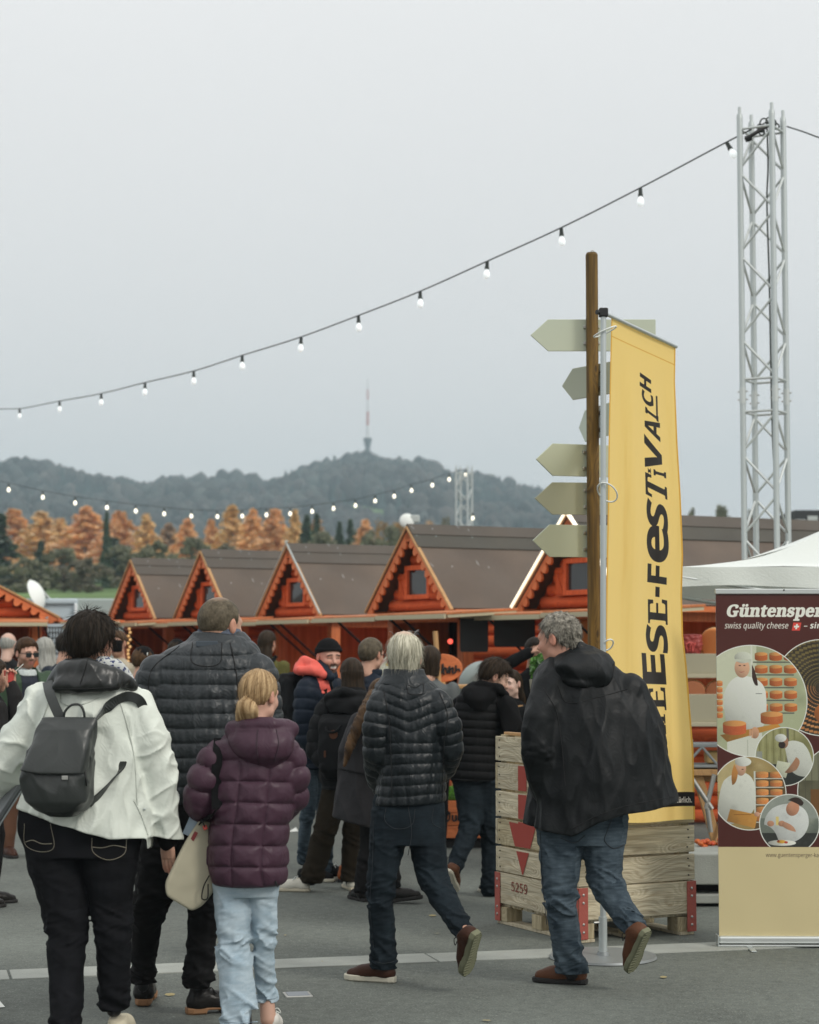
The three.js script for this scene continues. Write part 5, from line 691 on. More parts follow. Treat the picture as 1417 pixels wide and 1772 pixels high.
// ---------------------------------------------------------------- things before the huts in the middle
{
  const d = 17.6, o = thing('oval_sign', 'oval wooden board with scrawled lettering on a rough stake', 'sign', P(757, HOR, d).setY(0)), q = (x, y, z = 0) => P(x, y, d + z).sub(o.position), s = 1 / SC(d);
  const sh = new THREE.Shape(); sh.absellipse(0, 0, 33 * s, 23 * s, 0, Math.PI * 2); const g = new THREE.ExtrudeGeometry(sh, { depth: 0.03, bevelEnabled: true, bevelSize: 0.006, bevelThickness: 0.006, bevelSegments: 2, curveSegments: 32 }); boxUV(g); { const u = g.attributes.uv; for (let i = 0; i < u.count; i++) { const x = u.getX(i); u.setXY(i, u.getY(i), x); } } const c = q(766, 1156); const b = part('board', g.translate(c.x, c.y, c.z - 0.04), M.trim, o);
  part('lettering', [[[757, 1150], [757, 1165], [764, 1163], [766, 1148], [768, 1168]], [[763, 1166], [771, 1155], [774, 1166], [778, 1152], [778, 1166]], [[778, 1160], [784, 1155], [783, 1165], [788, 1163], [789, 1151]], [[747, 1151], [750, 1164], [754, 1152], [752, 1166]], [[789, 1160], [794, 1158], [796, 1162]]].map((l) => tube(l.map(([x, y]) => q(x, y, -0.005)), 0.008, 24, 5)), M.black, o);
  part('stake', bar(q(762, 1225, -0.05), q(753, 1092, -0.05), 0.026, 8, 0.022), M.pine, o); part('lower_post', bar(V(0.02, 0, 0), q(764, 1180), 0.035, 8), M.pine, o); part('seat', rbox(0.4, 0.035, 0.3, 0.008).translate(...q(775, 1188).toArray()), M.pine, o); for (const x of [770, 785]) part('stool_leg', bar(q(x, 1190), V((x - 757) * s, 0, 0.05), 0.02), M.pine, o);
  const k = thing('steel_kettle', 'large round dull steel kettle leaning behind the dark haired teenager', 'kettle', P(836, 1190, 18.2), -0.3); const kr = 46 / SC(18.2); const lp = [[0, -0.08], [0.5, -0.075], [0.85, -0.05], [0.98, 0], [1, 0.03], [0.96, 0.03], [0.8, -0.02], [0, -0.05]].map(([a, h]) => new THREE.Vector2(a * kr, h)); part('bowl', new THREE.LatheGeometry(lp, 40).rotateX(-Math.PI / 2 + 0.1), mat([0.3, 0.34, 0.32], 0.35, { metalness: 0.7 }), k); part('stand', bar(V(0, -kr, 0), V(0, -P(836, 1190, 18.2).y, 0.1), 0.03), M.blackMetal, k);
  const dd = thing('round_display', 'pale round printed disc beside the man with glasses', 'disc', P(686, 1172, 18.8), -0.35), dr = 40 / SC(18.8); part('disc', cyl(dr, dr, 0.02, 40).rotateX(Math.PI / 2), mat([0.5, 0.5, 0.42], 0.6), dd); const DC = document.createElement('canvas'); DC.width = DC.height = 256; const dx = DC.getContext('2d'); dx.fillStyle = '#c9c9b4'; dx.fillRect(0, 0, 256, 256); for (let i = 0; i < 240; i++) { dx.fillStyle = ['#b8a060', '#d8d6c8', '#7f9a62', '#cfae58', '#b26a4a'][i % 5]; const a = rr(0, 6.3), r = rr(0, 95); dx.beginPath(); dx.arc(128 + Math.cos(a) * r, 128 + Math.sin(a) * r, rr(3, 9), 0, 7); dx.fill(); } dx.strokeStyle = '#c58a8a'; dx.lineWidth = 8; dx.beginPath(); dx.arc(128, 128, 116, 0, 7); dx.stroke(); const dt = new THREE.CanvasTexture(DC); dt.colorSpace = THREE.SRGBColorSpace; part('print', new THREE.CircleGeometry(dr * 0.985, 40).translate(0, 0, 0.0125), mat([1, 1, 1], 0.5, { map: dt }), dd); part('leg', [bar(V(-0.1, -dr, 0), V(-0.14, -dr - 0.9, -0.1), 0.015), bar(V(0.1, -dr, 0), V(0.14, -dr - 0.9, -0.1), 0.015)], M.pine, dd);
  // planter with turf
  const e = 16.9, p = thing('wooden_planter', 'orange wooden planter box with green turf and dark lettering', 'planter', P(808, HOR, e).setY(0)), y = (v) => P(0, v, e).y, x = (v) => (v - 808) / SC(e), w = x(868) - x(752);
  for (let i = 0; i < 3; i++) { const a = lerp(y(1455) + 0.04, y(1382), i / 3), b2 = lerp(y(1455) + 0.04, y(1382), (i + 1) / 3), gg = rbox(w, b2 - a - 0.006, 0.03, 0.004, 0, (a + b2) / 2, 0.2), u = gg.attributes.uv, pp = gg.attributes.position; for (let k2 = 0; k2 < u.count; k2++) u.setXY(k2, pp.getY(k2), pp.getX(k2) + i); part('board', gg, M.trim, p); part('board', gg.clone().translate(0, 0, -0.42), M.trim, p); }
  for (const q2 of [-1, 1]) part('board', woodUV(rbox(0.03, y(1382) - y(1455) - 0.04, 0.4, 0.004, q2 * (w / 2 - 0.01), (y(1382) + y(1455)) / 2 + 0.02, 0)), M.trim, p); part('plinth', box(w - 0.08, 0.06, 0.34, 0, 0.03, 0), M.dark, p);
  part('lettering', [[[772, 1395], [767, 1403], [773, 1411], [777, 1404], [777, 1418], [770, 1424]], [[783, 1410], [784, 1420], [788, 1420], [789, 1410], [790, 1420]], [[794, 1420], [795, 1411], [799, 1412], [800, 1420]]].map((l) => tube(l.map(([a, b3]) => P(a, b3, e - 0.222).sub(p.position)), 0.007, 24, 5)), M.black, p);
  const tf = part('turf', rbox(w - 0.02, 0.06, 0.39, 0.02, 0, y(1376), 0), mat([0.09, 0.22, 0.02], 0.9), p); const bl = leafCloud(2600, () => ({ x: rr(-w / 2, w / 2), y: y(1376) + rr(0.0, 0.06), z: rr(-0.2, 0.21) }), 0.012, 2.2), gm = part('grass_blade', bl, leafMat([0.13, 0.34, 0.03]), p); gm.userData.kind = 'stuff';
  const hb = thing('herb_bush', 'small bright green leafy herb in front of the black clad person', 'plant', P(938, 1180, 15.5)); part('foliage', leafCloud(300, () => { const v = V(rr(-1, 1), rr(-1, 1), rr(-1, 1)).normalize().multiplyScalar(0.11 * Math.sqrt(rnd())); return { x: v.x, y: v.y + 0.12, z: v.z }; }, 0.02), leafMat([0.08, 0.22, 0.03]), hb); part('pot', cyl(0.1, 0.08, 0.2, 20, 0, -0.08, 0), mat([0.4, 0.38, 0.28], 0.8), hb);
  const ht = thing('bar_table', 'narrow wooden stand carrying the herb pot behind the crate', 'table', P(938, HOR, 15.5).setY(0)); const hy = P(938, 1180, 15.5).y - 0.19; part('top', rbox(0.4, 0.03, 0.4, 0.006, 0, hy, 0), M.pine, ht); part('leg', bar(V(0, 0, 0), V(0, hy, 0), 0.03), M.pine, ht); part('foot', rbox(0.34, 0.02, 0.34, 0.005, 0, 0.012, 0), M.pine, ht);
}
// ---------------------------------------------------------------- people
const skinM = mat([1, 1, 1], 0.55, { vertexColors: true }), hairM = phys([1, 1, 1], 0.55, { vertexColors: true, specularIntensity: 0.25 }), eyeM = mat([1, 1, 1], 0.15, { vertexColors: true });
const SKIN = [0.50, 0.285, 0.20];
const hsh = (x, y, z) => { const s = Math.sin(x * 12.9898 + y * 78.233 + z * 37.719) * 43758.5453; return s - Math.floor(s); };
// a head built in its own frame (x to the person's left, y up, z forward, 0.23 m from chin to crown) and set into the place
function headFrame(c, fwd, hh, roll = 0) {
  const f = fwd.clone().normalize(), x = UP.clone().cross(f).normalize(), y = f.clone().cross(x).normalize(); if (roll) { x.applyAxisAngle(f, roll); y.applyAxisAngle(f, roll); }
  const k = hh / 0.23; return { c, k, m: new THREE.Matrix4().makeBasis(x.multiplyScalar(k), y.multiplyScalar(k), f.multiplyScalar(k)).setPosition(c) };
}
function faceField(o) {
  const s = (p, r) => blob(p, [r, r, r]), E = (p, r) => blob(p, r), L = (a, b, r1, r2) => limb([[...a, r1], [...b, r2]]), w = o.wide ?? 1;
  let f = join([E([0, 0.026, -0.012], [0.076 * w, 0.092, 0.098]), E([0, -0.04, 0.026], [0.059 * w, 0.078, 0.066]), s([0, -0.094, 0.058], 0.02)], 0.035);
  f = join([f, s([0.036, -0.03, 0.06], 0.022), s([-0.036, -0.03, 0.06], 0.022), s([0.048 * w, -0.07, 0.01], 0.02), s([-0.048 * w, -0.07, 0.01], 0.02)], 0.025); f.bb = [-0.1, -0.13, -0.12, 0.1, 0.13, 0.13];
  const brow = L([-0.04, 0.022, 0.074], [0.04, 0.022, 0.074], 0.012, 0.012), n1 = L([0, 0.012, 0.084], [0, -0.026, 0.108], 0.008, 0.012), n2 = L([-0.011, -0.032, 0.096], [0.011, -0.032, 0.096], 0.008, 0.008), so = [s([0.031, 0.003, 0.1], 0.016), s([-0.031, 0.003, 0.1], 0.016)];
  const op = o.smile ? 0.006 : 0, mw = o.smile ? 0.027 : 0.021, up = limb([[-mw, -0.058 + (o.smile ? 0.006 : 0), 0.078, 0.005], [0, -0.058 + op, 0.09, 0.0075], [mw, -0.058 + (o.smile ? 0.006 : 0), 0.078, 0.005]]), lo = limb([[-mw, -0.064, 0.077, 0.004], [0, -0.071 - op, 0.087, 0.008], [mw, -0.064, 0.077, 0.004]]);
  const ear = [1, -1].map((q) => { const a = blob([q * 0.079 * w, -0.004, -0.012], [0.011, 0.033, 0.019]), b = blob([q * 0.092 * w, 0, -0.006], [0.008, 0.02, 0.01]), e = (x, y, z) => smax(a(x, y, z), -b(x, y, z), 0.006); return e; });
  const nk = limb([[0, -0.05, -0.02, 0.052 * (o.neck ?? 1)], [0, -0.15, -0.045, 0.056 * (o.neck ?? 1)]]);
  const F = (x, y, z) => { let d = smin(f(x, y, z), brow(x, y, z), 0.02); d = smax(d, -smin(so[0](x, y, z), so[1](x, y, z), 0.002), 0.014); d = smin(d, n1(x, y, z), 0.012); d = smin(d, n2(x, y, z), 0.008); d = smin(d, up(x, y, z), 0.006); d = smin(d, lo(x, y, z), 0.006); d = smin(d, nk(x, y, z), 0.03); d = smin(d, ear[0](x, y, z), 0.006); return smin(d, ear[1](x, y, z), 0.006); };
  F.bb = [-0.105, -0.17, -0.12, 0.105, 0.13, 0.13]; return F;
}
function faceColour(o) {
  const s = o.skin ?? SKIN; return (x, y, z) => {
    let k = 1 + 0.07 * noise(x * 60, y * 60, z * 60), c = [s[0] * k, s[1] * k, s[2] * k]; const mix = (t, q) => { q = clamp(q); c = c.map((v, i) => lerp(v, t[i], q)); };
    if (o.scalp && y > 0.03) mix(o.scalp, 0.7 * sst(0.02, 0.06, y));
    mix([s[0] * 1.0, s[1] * 0.7, s[2] * 0.65], 0.5 * (sst(0.028, 0.01, Math.hypot(Math.abs(x) - 0.04, y + 0.03)) * (z > 0.03 ? 1 : 0) + (Math.abs(x) > 0.074 ? 1 : 0)));
    if (z > 0.06) { const yb = 0.026 + (Math.abs(x) < 0.03 ? 0 : -(Math.abs(x) - 0.03) * 0.3); if (Math.abs(y - yb) < 0.006 && Math.abs(x) > 0.012 && Math.abs(x) < 0.05) mix(o.brow ?? [0.07, 0.045, 0.03], 0.85); if (o.shut && Math.abs(y + 0.002 - Math.abs(Math.abs(x) - 0.031) * 0.15) < 0.0035 && Math.abs(Math.abs(x) - 0.031) < 0.016) mix([0.05, 0.03, 0.02], 0.9); }
    if (o.beard && y < -0.02 && z > -0.02) { const r = sst(-0.02, -0.045, y + 0.3 * Math.max(0, z - 0.06)) , n = 0.8 + 0.4 * hsh(x * 300 | 0, y * 300 | 0, z * 300 | 0), cheek = sst(0.025, 0.045, Math.abs(x)) + sst(-0.045, -0.056, y) ; mix(o.beard, clamp(r * Math.min(1, cheek) * n) * (o.beardK ?? 0.85)); if (Math.abs(x) < 0.03 && y < -0.04 && y > -0.053 && z > 0.07) mix(o.beard, (o.beardK ?? 0.85)); }
    const lw = o.smile ? 0.028 : 0.022; if (z > 0.068 && Math.abs(x) < lw && y < -0.052 && y > -0.079) mix([0.40, 0.15, 0.12], 0.75);
    if (o.smile && z > 0.06 && Math.abs(x) < 0.021 && y < -0.056 && y > -0.068) mix([0.75, 0.72, 0.66], 0.95);
    return c;
  };
}
const hairline = (z, back) => { const k = [[-0.13, back], [-0.075, back + 0.004], [-0.04, -0.055], [-0.028, -0.012], [-0.004, 0.024], [0.012, -0.004], [0.026, 0.004], [0.034, 0.04], [0.06, 0.058], [0.09, 0.07], [0.13, 0.085]]; let i = 0; while (i < k.length - 2 && k[i + 1][0] < z) i++; return lerp(k[i][1], k[i + 1][1], clamp((z - k[i][0]) / (k[i + 1][0] - k[i][0]))); };
// hair: a shell over the skull with locks combed into it, plus free strands
function hairField(o) {
  const th = o.th ?? 0.012, back = o.back ?? -0.08, cap = blob([0, 0.026, -0.012], [0.076 * (o.wide ?? 1) + th, 0.092 + th * (o.topK ?? 1), 0.098 + th * (o.backK ?? 1)]), ex = (o.extra ?? []).map((e) => e.st ? trunk(e.st, [1, 0]) : limb(e)), fr = o.lock ?? 70, am = o.lockA ?? 0.003;
  const f = (x, y, z) => {
    const hl = hairline(z, back), jag = 0.008 * noise(x * 90, y * 20, z * 90), region = (o.lineY ?? 0) + hl - y + jag, taper = th * 0.75 * sst(0.035, 0, y - hl);
    let d = smax(cap(x, y, z) + (o.fade ?? 1) * taper, region, 0.008);
    if (o.bald) d = smax(d, o.bald[3] - Math.hypot(x - o.bald[0], y - o.bald[1], z - o.bald[2]) + 0.008 * noise(x * 60, y * 60, z * 60), 0.012);
    for (const e of ex) d = smin(d, e(x, y, z), o.exK ?? 0.02);
    if (Math.abs(d) < 0.02) { const a = Math.atan2(x, -z + 0.001), r = Math.hypot(x, z); d += o.curl ? am * 1.3 * noise(x * fr, y * fr, z * fr) + am * 0.7 * noise(x * fr * 2, y * fr * 2, z * fr * 2) : am * noise(a * fr * 0.075 + 20 + 0.3 * noise(y * 20, r * 10, 1), y * 9, r * fr * 0.35) + am * 0.5 * noise(a * fr * 0.2 + 40, y * 18, r * fr); }
    return d;
  };
  f.bb = bbJoin([[-0.11, -0.12, -0.14, 0.11, 0.15, 0.13], ...ex.map((e) => e.bb)]); return f;
}
const hairColour = (cs, crown, short) => (x, y, z) => { const a = Math.atan2(x, -z), n = short ? clamp(0.45 + 0.5 * noise(x * 45, y * 30, z * 45) + 0.5 * noise(x * 130, y * 90, z * 130)) : clamp(0.5 + 0.9 * noise(a * 14, y * 8, 3) + 0.5 * noise(a * 40, y * 14, 7)); const q = crown ? crown[4] * sst(crown[3], crown[3] * 0.3, Math.hypot(x - crown[0], y - crown[1], z - crown[2]) + 0.01 * noise(x * 80, y * 80, z * 80)) : 0; return cs[0].map((v, i) => lerp(lerp(v, cs[1][i], n), [0.58, 0.40, 0.31][i], q)); };
function strands(geo, n, len, w, dirFn, cs, lift = 0.25) {
  const p = geo.attributes.position, q = geo.attributes.normal, pos = [], nor = [], col = [], idx = [];
  for (let s = 0; s < n; s++) {
    const v = (rnd() * p.count) | 0, N = V(q.getX(v), q.getY(v), q.getZ(v)), c = V(p.getX(v), p.getY(v), p.getZ(v)).addScaledVector(N, -0.002), D = dirFn(c, N); if (!D) continue; D.addScaledVector(N, lift * rnd() - D.dot(N) * 0.9).normalize();
    const l = len * rr(0.6, 1.3), k = rr(0, 1), cc = cs[0].map((a, i) => lerp(a, cs[1][i], k)), side = D.clone().cross(N).normalize(), b0 = pos.length / 3, droop = V(0, -1, 0);
    for (let i = 0; i <= 3; i++) { const t = i / 3, x = c.clone().addScaledVector(D, l * t).addScaledVector(droop, l * t * t * 0.25).addScaledVector(side, l * 0.15 * Math.sin(s + t * 3) * t), ww = w * (1 - t * 0.85); for (const sg of [-1, 1]) { pos.push(x.x + side.x * ww * sg, x.y + side.y * ww * sg, x.z + side.z * ww * sg); nor.push(N.x * 0.8 + side.x * sg * 0.6, N.y * 0.8 + side.y * sg * 0.6, N.z * 0.8 + side.z * sg * 0.6); col.push(...cc); } if (i < 3) { const o = b0 + i * 2; idx.push(o, o + 1, o + 3, o, o + 3, o + 2); } }
  }
  const g = new THREE.BufferGeometry(); g.setAttribute('position', new THREE.Float32BufferAttribute(pos, 3)); g.setAttribute('normal', new THREE.Float32BufferAttribute(nor, 3)); g.setAttribute('color', new THREE.Float32BufferAttribute(col, 3)); g.setAttribute('uv', new THREE.Float32BufferAttribute(new Float32Array(pos.length / 3 * 2), 2)); g.setIndex(idx); return g;
}
// from the whorl at the back of the crown, hair falls outwards and down
const fall = (wh = [0, 0.1, -0.06], down = 0.6) => (c) => V(c.x - wh[0], c.y - wh[1], c.z - wh[2]).normalize().add(V(0, -down, 0));
// a hand: palm, four unequal bent fingers and a thumb; frame: y along the fingers, x towards the thumb, z out of the back
const HANDS = new Map();
function handGeo(wrist, dir, thumb, curl = 0.5, size = 1, colour, cell = 0.0034) {
  const y = dir.clone().normalize(), x = thumb.clone().addScaledVector(y, -thumb.dot(y)).normalize(), z = x.clone().cross(y), m = new THREE.Matrix4().makeBasis(x, y, z).scale(V(size, size, size)).setPosition(wrist), fs = [], key = curl + '|' + cell + '|' + (colour ?? ''); if (HANDS.has(key)) return HANDS.get(key).clone().applyMatrix4(m);
  fs.push(trunk([[0, -0.03, 0, 0.026, 0.021], [0, 0.01, 0, 0.031, 0.017], [0, 0.05, 0, 0.041, 0.0145], [0, 0.088, -0.002, 0.039, 0.012]], [1, 0]));
  [[0.03, 0.07, 0.024, 0.02], [0.0105, 0.08, 0.027, 0.023], [-0.01, 0.074, 0.025, 0.021], [-0.0295, 0.058, 0.02, 0.017]].forEach(([fx, L], i) => {
    const c = curl * (0.85 + i * 0.12), a = [0.15 * c, 0.6 * c, 1.1 * c], seg = [L * 0.45, L * 0.32, L * 0.26]; let py = 0.085 - Math.abs(fx - 0.005) * 0.25, pz = -0.002; const pts = [[fx * 0.9, py - 0.02, 0, 0.0095], [fx, py, pz, 0.0095]]; let ang = 0; seg.forEach((l, k) => { ang += a[k] * 0.9; py += Math.cos(ang) * l; pz -= Math.sin(ang) * l; pts.push([fx * (1 + 0.06 * k), py, pz, 0.0088 - k * 0.0009]); }); fs.push(limb(pts));
  });
  fs.push(limb([[0.022, 0.005, -0.004, 0.014], [0.045, 0.035, -0.014, 0.0115], [0.054, 0.064, -0.02, 0.0098], [0.056, 0.086, -0.024, 0.008]]));
  const f = join(fs, 0.008), s = colour ?? SKIN, g = solid(f, cell, (a, b, c) => { const k = 1 + 0.08 * noise(a * 90, b * 90, c * 90), r = sst(0.1, 0.15, b) * 0.25; return [s[0] * k * (1 + r * 0.3), s[1] * k * (1 - r * 0.4), s[2] * k * (1 - r * 0.4)]; }); HANDS.set(key, g); return g.clone().applyMatrix4(m);
}
// a shoe from the heel's ground point along the toe direction
const SHOES = new Map();
function shoe(parent, heel, toe, upv, len, st, label) {
  const z = toe.clone().normalize(), y = upv.clone().addScaledVector(z, -upv.dot(z)).normalize(), x = y.clone().cross(z), m = new THREE.Matrix4().makeBasis(x, y, z).scale(V(len / 0.29, len / 0.29, len / 0.29)).setPosition(heel), o = new THREE.Group(); o.name = 'shoe'; parent.add(o); if (label) o.userData.label = label;
  o.position.copy(heel); const M0 = m.clone().setPosition(V(0, 0, 0)), sh = st.sole ?? 0.026, hy = st.high ?? 0.1, cl = st.cell ?? 0.0055, key = [sh, hy, st.heel, cl].join(), cached = (n, make) => { if (!SHOES.has(n + key)) SHOES.set(n + key, make()); return SHOES.get(n + key).clone().applyMatrix4(M0); };
  const wd = (t) => { const k = [[-0.005, 0.02], [0.02, 0.034], [0.08, 0.034], [0.14, 0.036], [0.2, 0.047], [0.245, 0.044], [0.275, 0.03], [0.292, 0.012]]; let i = 0; while (i < k.length - 2 && k[i + 1][0] < t) i++; return lerp(k[i][1], k[i + 1][1], clamp((t - k[i][0]) / (k[i + 1][0] - k[i][0]))); };
  const up = join([limb([[0, 0.05, 0.035, 0.037], [0, 0.05, 0.1, 0.039], [0, 0.038, 0.18, 0.042], [0, 0.03, 0.245, 0.034]]), limb([[0, 0.05, 0.045, 0.036], [0, hy, 0.05, 0.037]]), limb([[0, 0.075, 0.085, 0.03], [0, 0.05, 0.19, 0.03]])], 0.03);
  const upper = cut((a, b, c) => up(a * 0.92, b, c) - (Math.abs(up(a, b, c)) < 0.02 ? 0.0012 * noise(a * 120, b * 120, c * 60) : 0), (a, b, c) => Math.max(sh - 0.006 - b, b - hy - 0.004 + 0.25 * Math.max(0, 0.07 - c)), 0.004); upper.bb = up.bb;
  part('upper', cached('u', () => solid(upper, cl)), st.upper, o);
  const sf = (a, b, c) => { const d = Math.max(Math.abs(a) - wd(c) - (b > 0.005 ? 0.0035 : 0), Math.abs(b - sh / 2) - sh / 2, c - 0.291, -0.006 - c); const gr = b < 0.006 && d > -0.006 ? 0.007 * Math.max(0, Math.sin(c * 330 + Math.abs(a) * 90)) * (Math.abs(a) < wd(c) - 0.006 ? 1 : 0) : 0; const arch = st.heel && c > 0.085 && c < 0.15 ? (st.heel - b) : -1; return Math.max(d + gr, Math.min(arch, 0.02)); }; sf.bb = [-0.06, -0.004, -0.012, 0.06, sh + 0.002, 0.3];
  part('sole', cached('s', () => solid(sf, cl * 0.85, undefined, 0.01)), st.soleM, o);
  if (st.lace) { const l = []; for (let i = 0; i < 4; i++) { const c = 0.11 + i * 0.024, b = 0.1 - i * 0.008; l.push(bar(V(-0.024, b - 0.008, c), V(0.024, b - 0.004, c + 0.01), 0.0028, 5)); } l.push(tube([V(0, 0.1, 0.1), V(0.03, 0.115, 0.1), V(0.045, 0.09, 0.12), V(0.02, 0.1, 0.11)], 0.0024, 14, 5), tube([V(0, 0.1, 0.1), V(-0.03, 0.115, 0.1), V(-0.045, 0.09, 0.12), V(-0.02, 0.1, 0.11)], 0.0024, 14, 5)); part('lace', merge(l).applyMatrix4(M0), st.lace, o); }
  return o;
}
// surfaces of clothes
const quilt = (t, sp, A) => { const s = t / sp, f = Math.abs(s - Math.round(s)) * 2; return A * Math.sqrt(Math.max(0, 1 - (1 - f) * (1 - f))); };
const wrinkle = (x, y, z, A, fx = 26, fy = 7) => A * (noise(x * fx, y * fy, z * fx) + 0.5 * noise(x * fx * 2.1, y * fy * 1.8, z * fx * 2.1));
const folds = (x, y, z, A, tilt = 0) => A * (ridge(noise(x * 6 + y * tilt, y * 2.6, z * 6)) - 0.5) + A * 0.45 * (ridge(noise(x * 13 - y * tilt * 2, y * 6, z * 13 + 9)) - 0.5);
const jeansFold = (A) => (t, x, y, z, L) => { const r = t / L, k = 0.35 + 1.0 * sst(0.16, 0, Math.abs(r - 0.52)) + 1.15 * sst(0.75, 0.98, r) + 0.5 * sst(0.14, 0, r); return A * k * (1.15 * Math.pow(ridge(noise(x * 6 + z * 5, y * 17 + x * 8, z * 6)), 1.6) - 0.4 + 0.45 * ridge(noise(x * 11 - z * 6, y * 34 - x * 12, z * 11 + 5)) - 0.2) - A * 0.35 + 0.004 * noise(x * 30, y * 5, z * 30); };
// turns photo rows and columns into the place, for a person standing d metres away
class Fig {
  constructor(d, footPx, name, label, group) { this.d = d; this.base = P(footPx, HOR, d).setY(0); this.o = thing('person', label, 'person', this.base, 0, group); }
  p(x, y, dz = 0) { return P(x, y, this.d + dz).sub(this.base); }
  l(list, ...a) { return limb(list.map(([x, y, dz, r]) => { const q = this.p(x, y, dz); return [q.x, q.y, q.z, r / SC(this.d + dz)]; }), ...a); }
  t(list, R = [1, 0], disp, pw) { const s = SC(this.d); return trunk(list.map(([y, a, b, dep, dz = 0]) => { const q = this.p((a + b) / 2, y, dz); return [q.x, q.y, q.z, (b - a) / 2 / s, dep]; }), R, disp, pw); }
  b(x, y, dz, r, R) { const q = this.p(x, y, dz); return blob([q.x, q.y, q.z], r, R); }
  add(name, geo, m, label) { return part(name, geo, m, this.o, label); }
  head(x, y, dz, hh, fwd, o) {
    const fr = headFrame(this.p(x, y, dz), V(...fwd), hh, o.roll), F = faceField(o), cell = o.cell ?? 0.0042; this.fr = fr; this.headGeo = solid(F, cell, faceColour(o), 0.004).applyMatrix4(fr.m);
    if (o.hair) { const h = solid(hairField(o.hair), o.hair.cell ?? cell, hairColour(o.hair.col, o.hair.crown, o.hair.short), 0.01), hs = []; hs.push(h); if (o.hair.n) hs.push(strands(h, o.hair.n, o.hair.len ?? 0.03, o.hair.w ?? 0.0011, o.hair.dir ?? fall(), [C3(o.hair.col[0], 0.7), C3(o.hair.col[1], 1.0)], o.hair.lift ?? 0.25)); if (o.hair.more) hs.push(...o.hair.more()); this.hair = this.add('hair', merge(hs).applyMatrix4(fr.m), hairM); }
    if (o.eyes) for (const s of [-1, 1]) { const g = new THREE.SphereGeometry(0.0125, 14, 10), c = new Float32Array(g.attributes.position.count * 3), q = g.attributes.position; for (let i = 0; i < q.count; i++) { const r = Math.hypot(q.getX(i) - (o.look ?? 0), q.getY(i) + 0.002), f = q.getZ(i) > 0; const v = f && r < 0.0028 ? [0.01, 0.01, 0.01] : f && r < 0.006 ? [0.09, 0.07, 0.05] : [0.6, 0.58, 0.55]; c.set(v, i * 3); } g.setAttribute('color', new THREE.BufferAttribute(c, 3)); this.add('eye', g.translate(s * 0.031, 0.001, 0.0755).applyMatrix4(fr.m), eyeM); }
    return fr;
  }
  local(g) { return g.applyMatrix4(this.fr.m); }
  // the body under the clothes, joined with head and hands into one continuous mesh
  body(prims, hands = [], skin = SKIN) { const f = join(prims.map((q, i) => { const g = q.inset(0.03); return i ? g : Object.assign(cut(g, (x, y) => q.lo + 0.22 - y), { bb: g.bb }); }), 0.05), g = solid(f, 0.022, (x, y) => y < 0.3 ? [0.014, 0.014, 0.016] : skin); this.add('body', merge([g, this.headGeo, ...hands].filter(Boolean)), skinM); }
}
const lower = (f, y) => cut(f, (x, yy) => y - yy, 0.01);
Fig.prototype.hit = function (f, x, y, off = 0) {
  const eye = V(0, CAMH, 0).sub(this.base), dir = P(x, y, 10).sub(V(0, CAMH, 0)).normalize(); let t = (this.d - 1.3);
  for (let i = 0; i < 160; i++) { const q = eye.clone().addScaledVector(dir, t), v = f(q.x, q.y, q.z); if (v < 0.0015) break; t += Math.max(0.0015, v * 0.6); if (t > this.d + 1.2) { t = this.d; break; } }
  return eye.addScaledVector(dir, t - off);
};
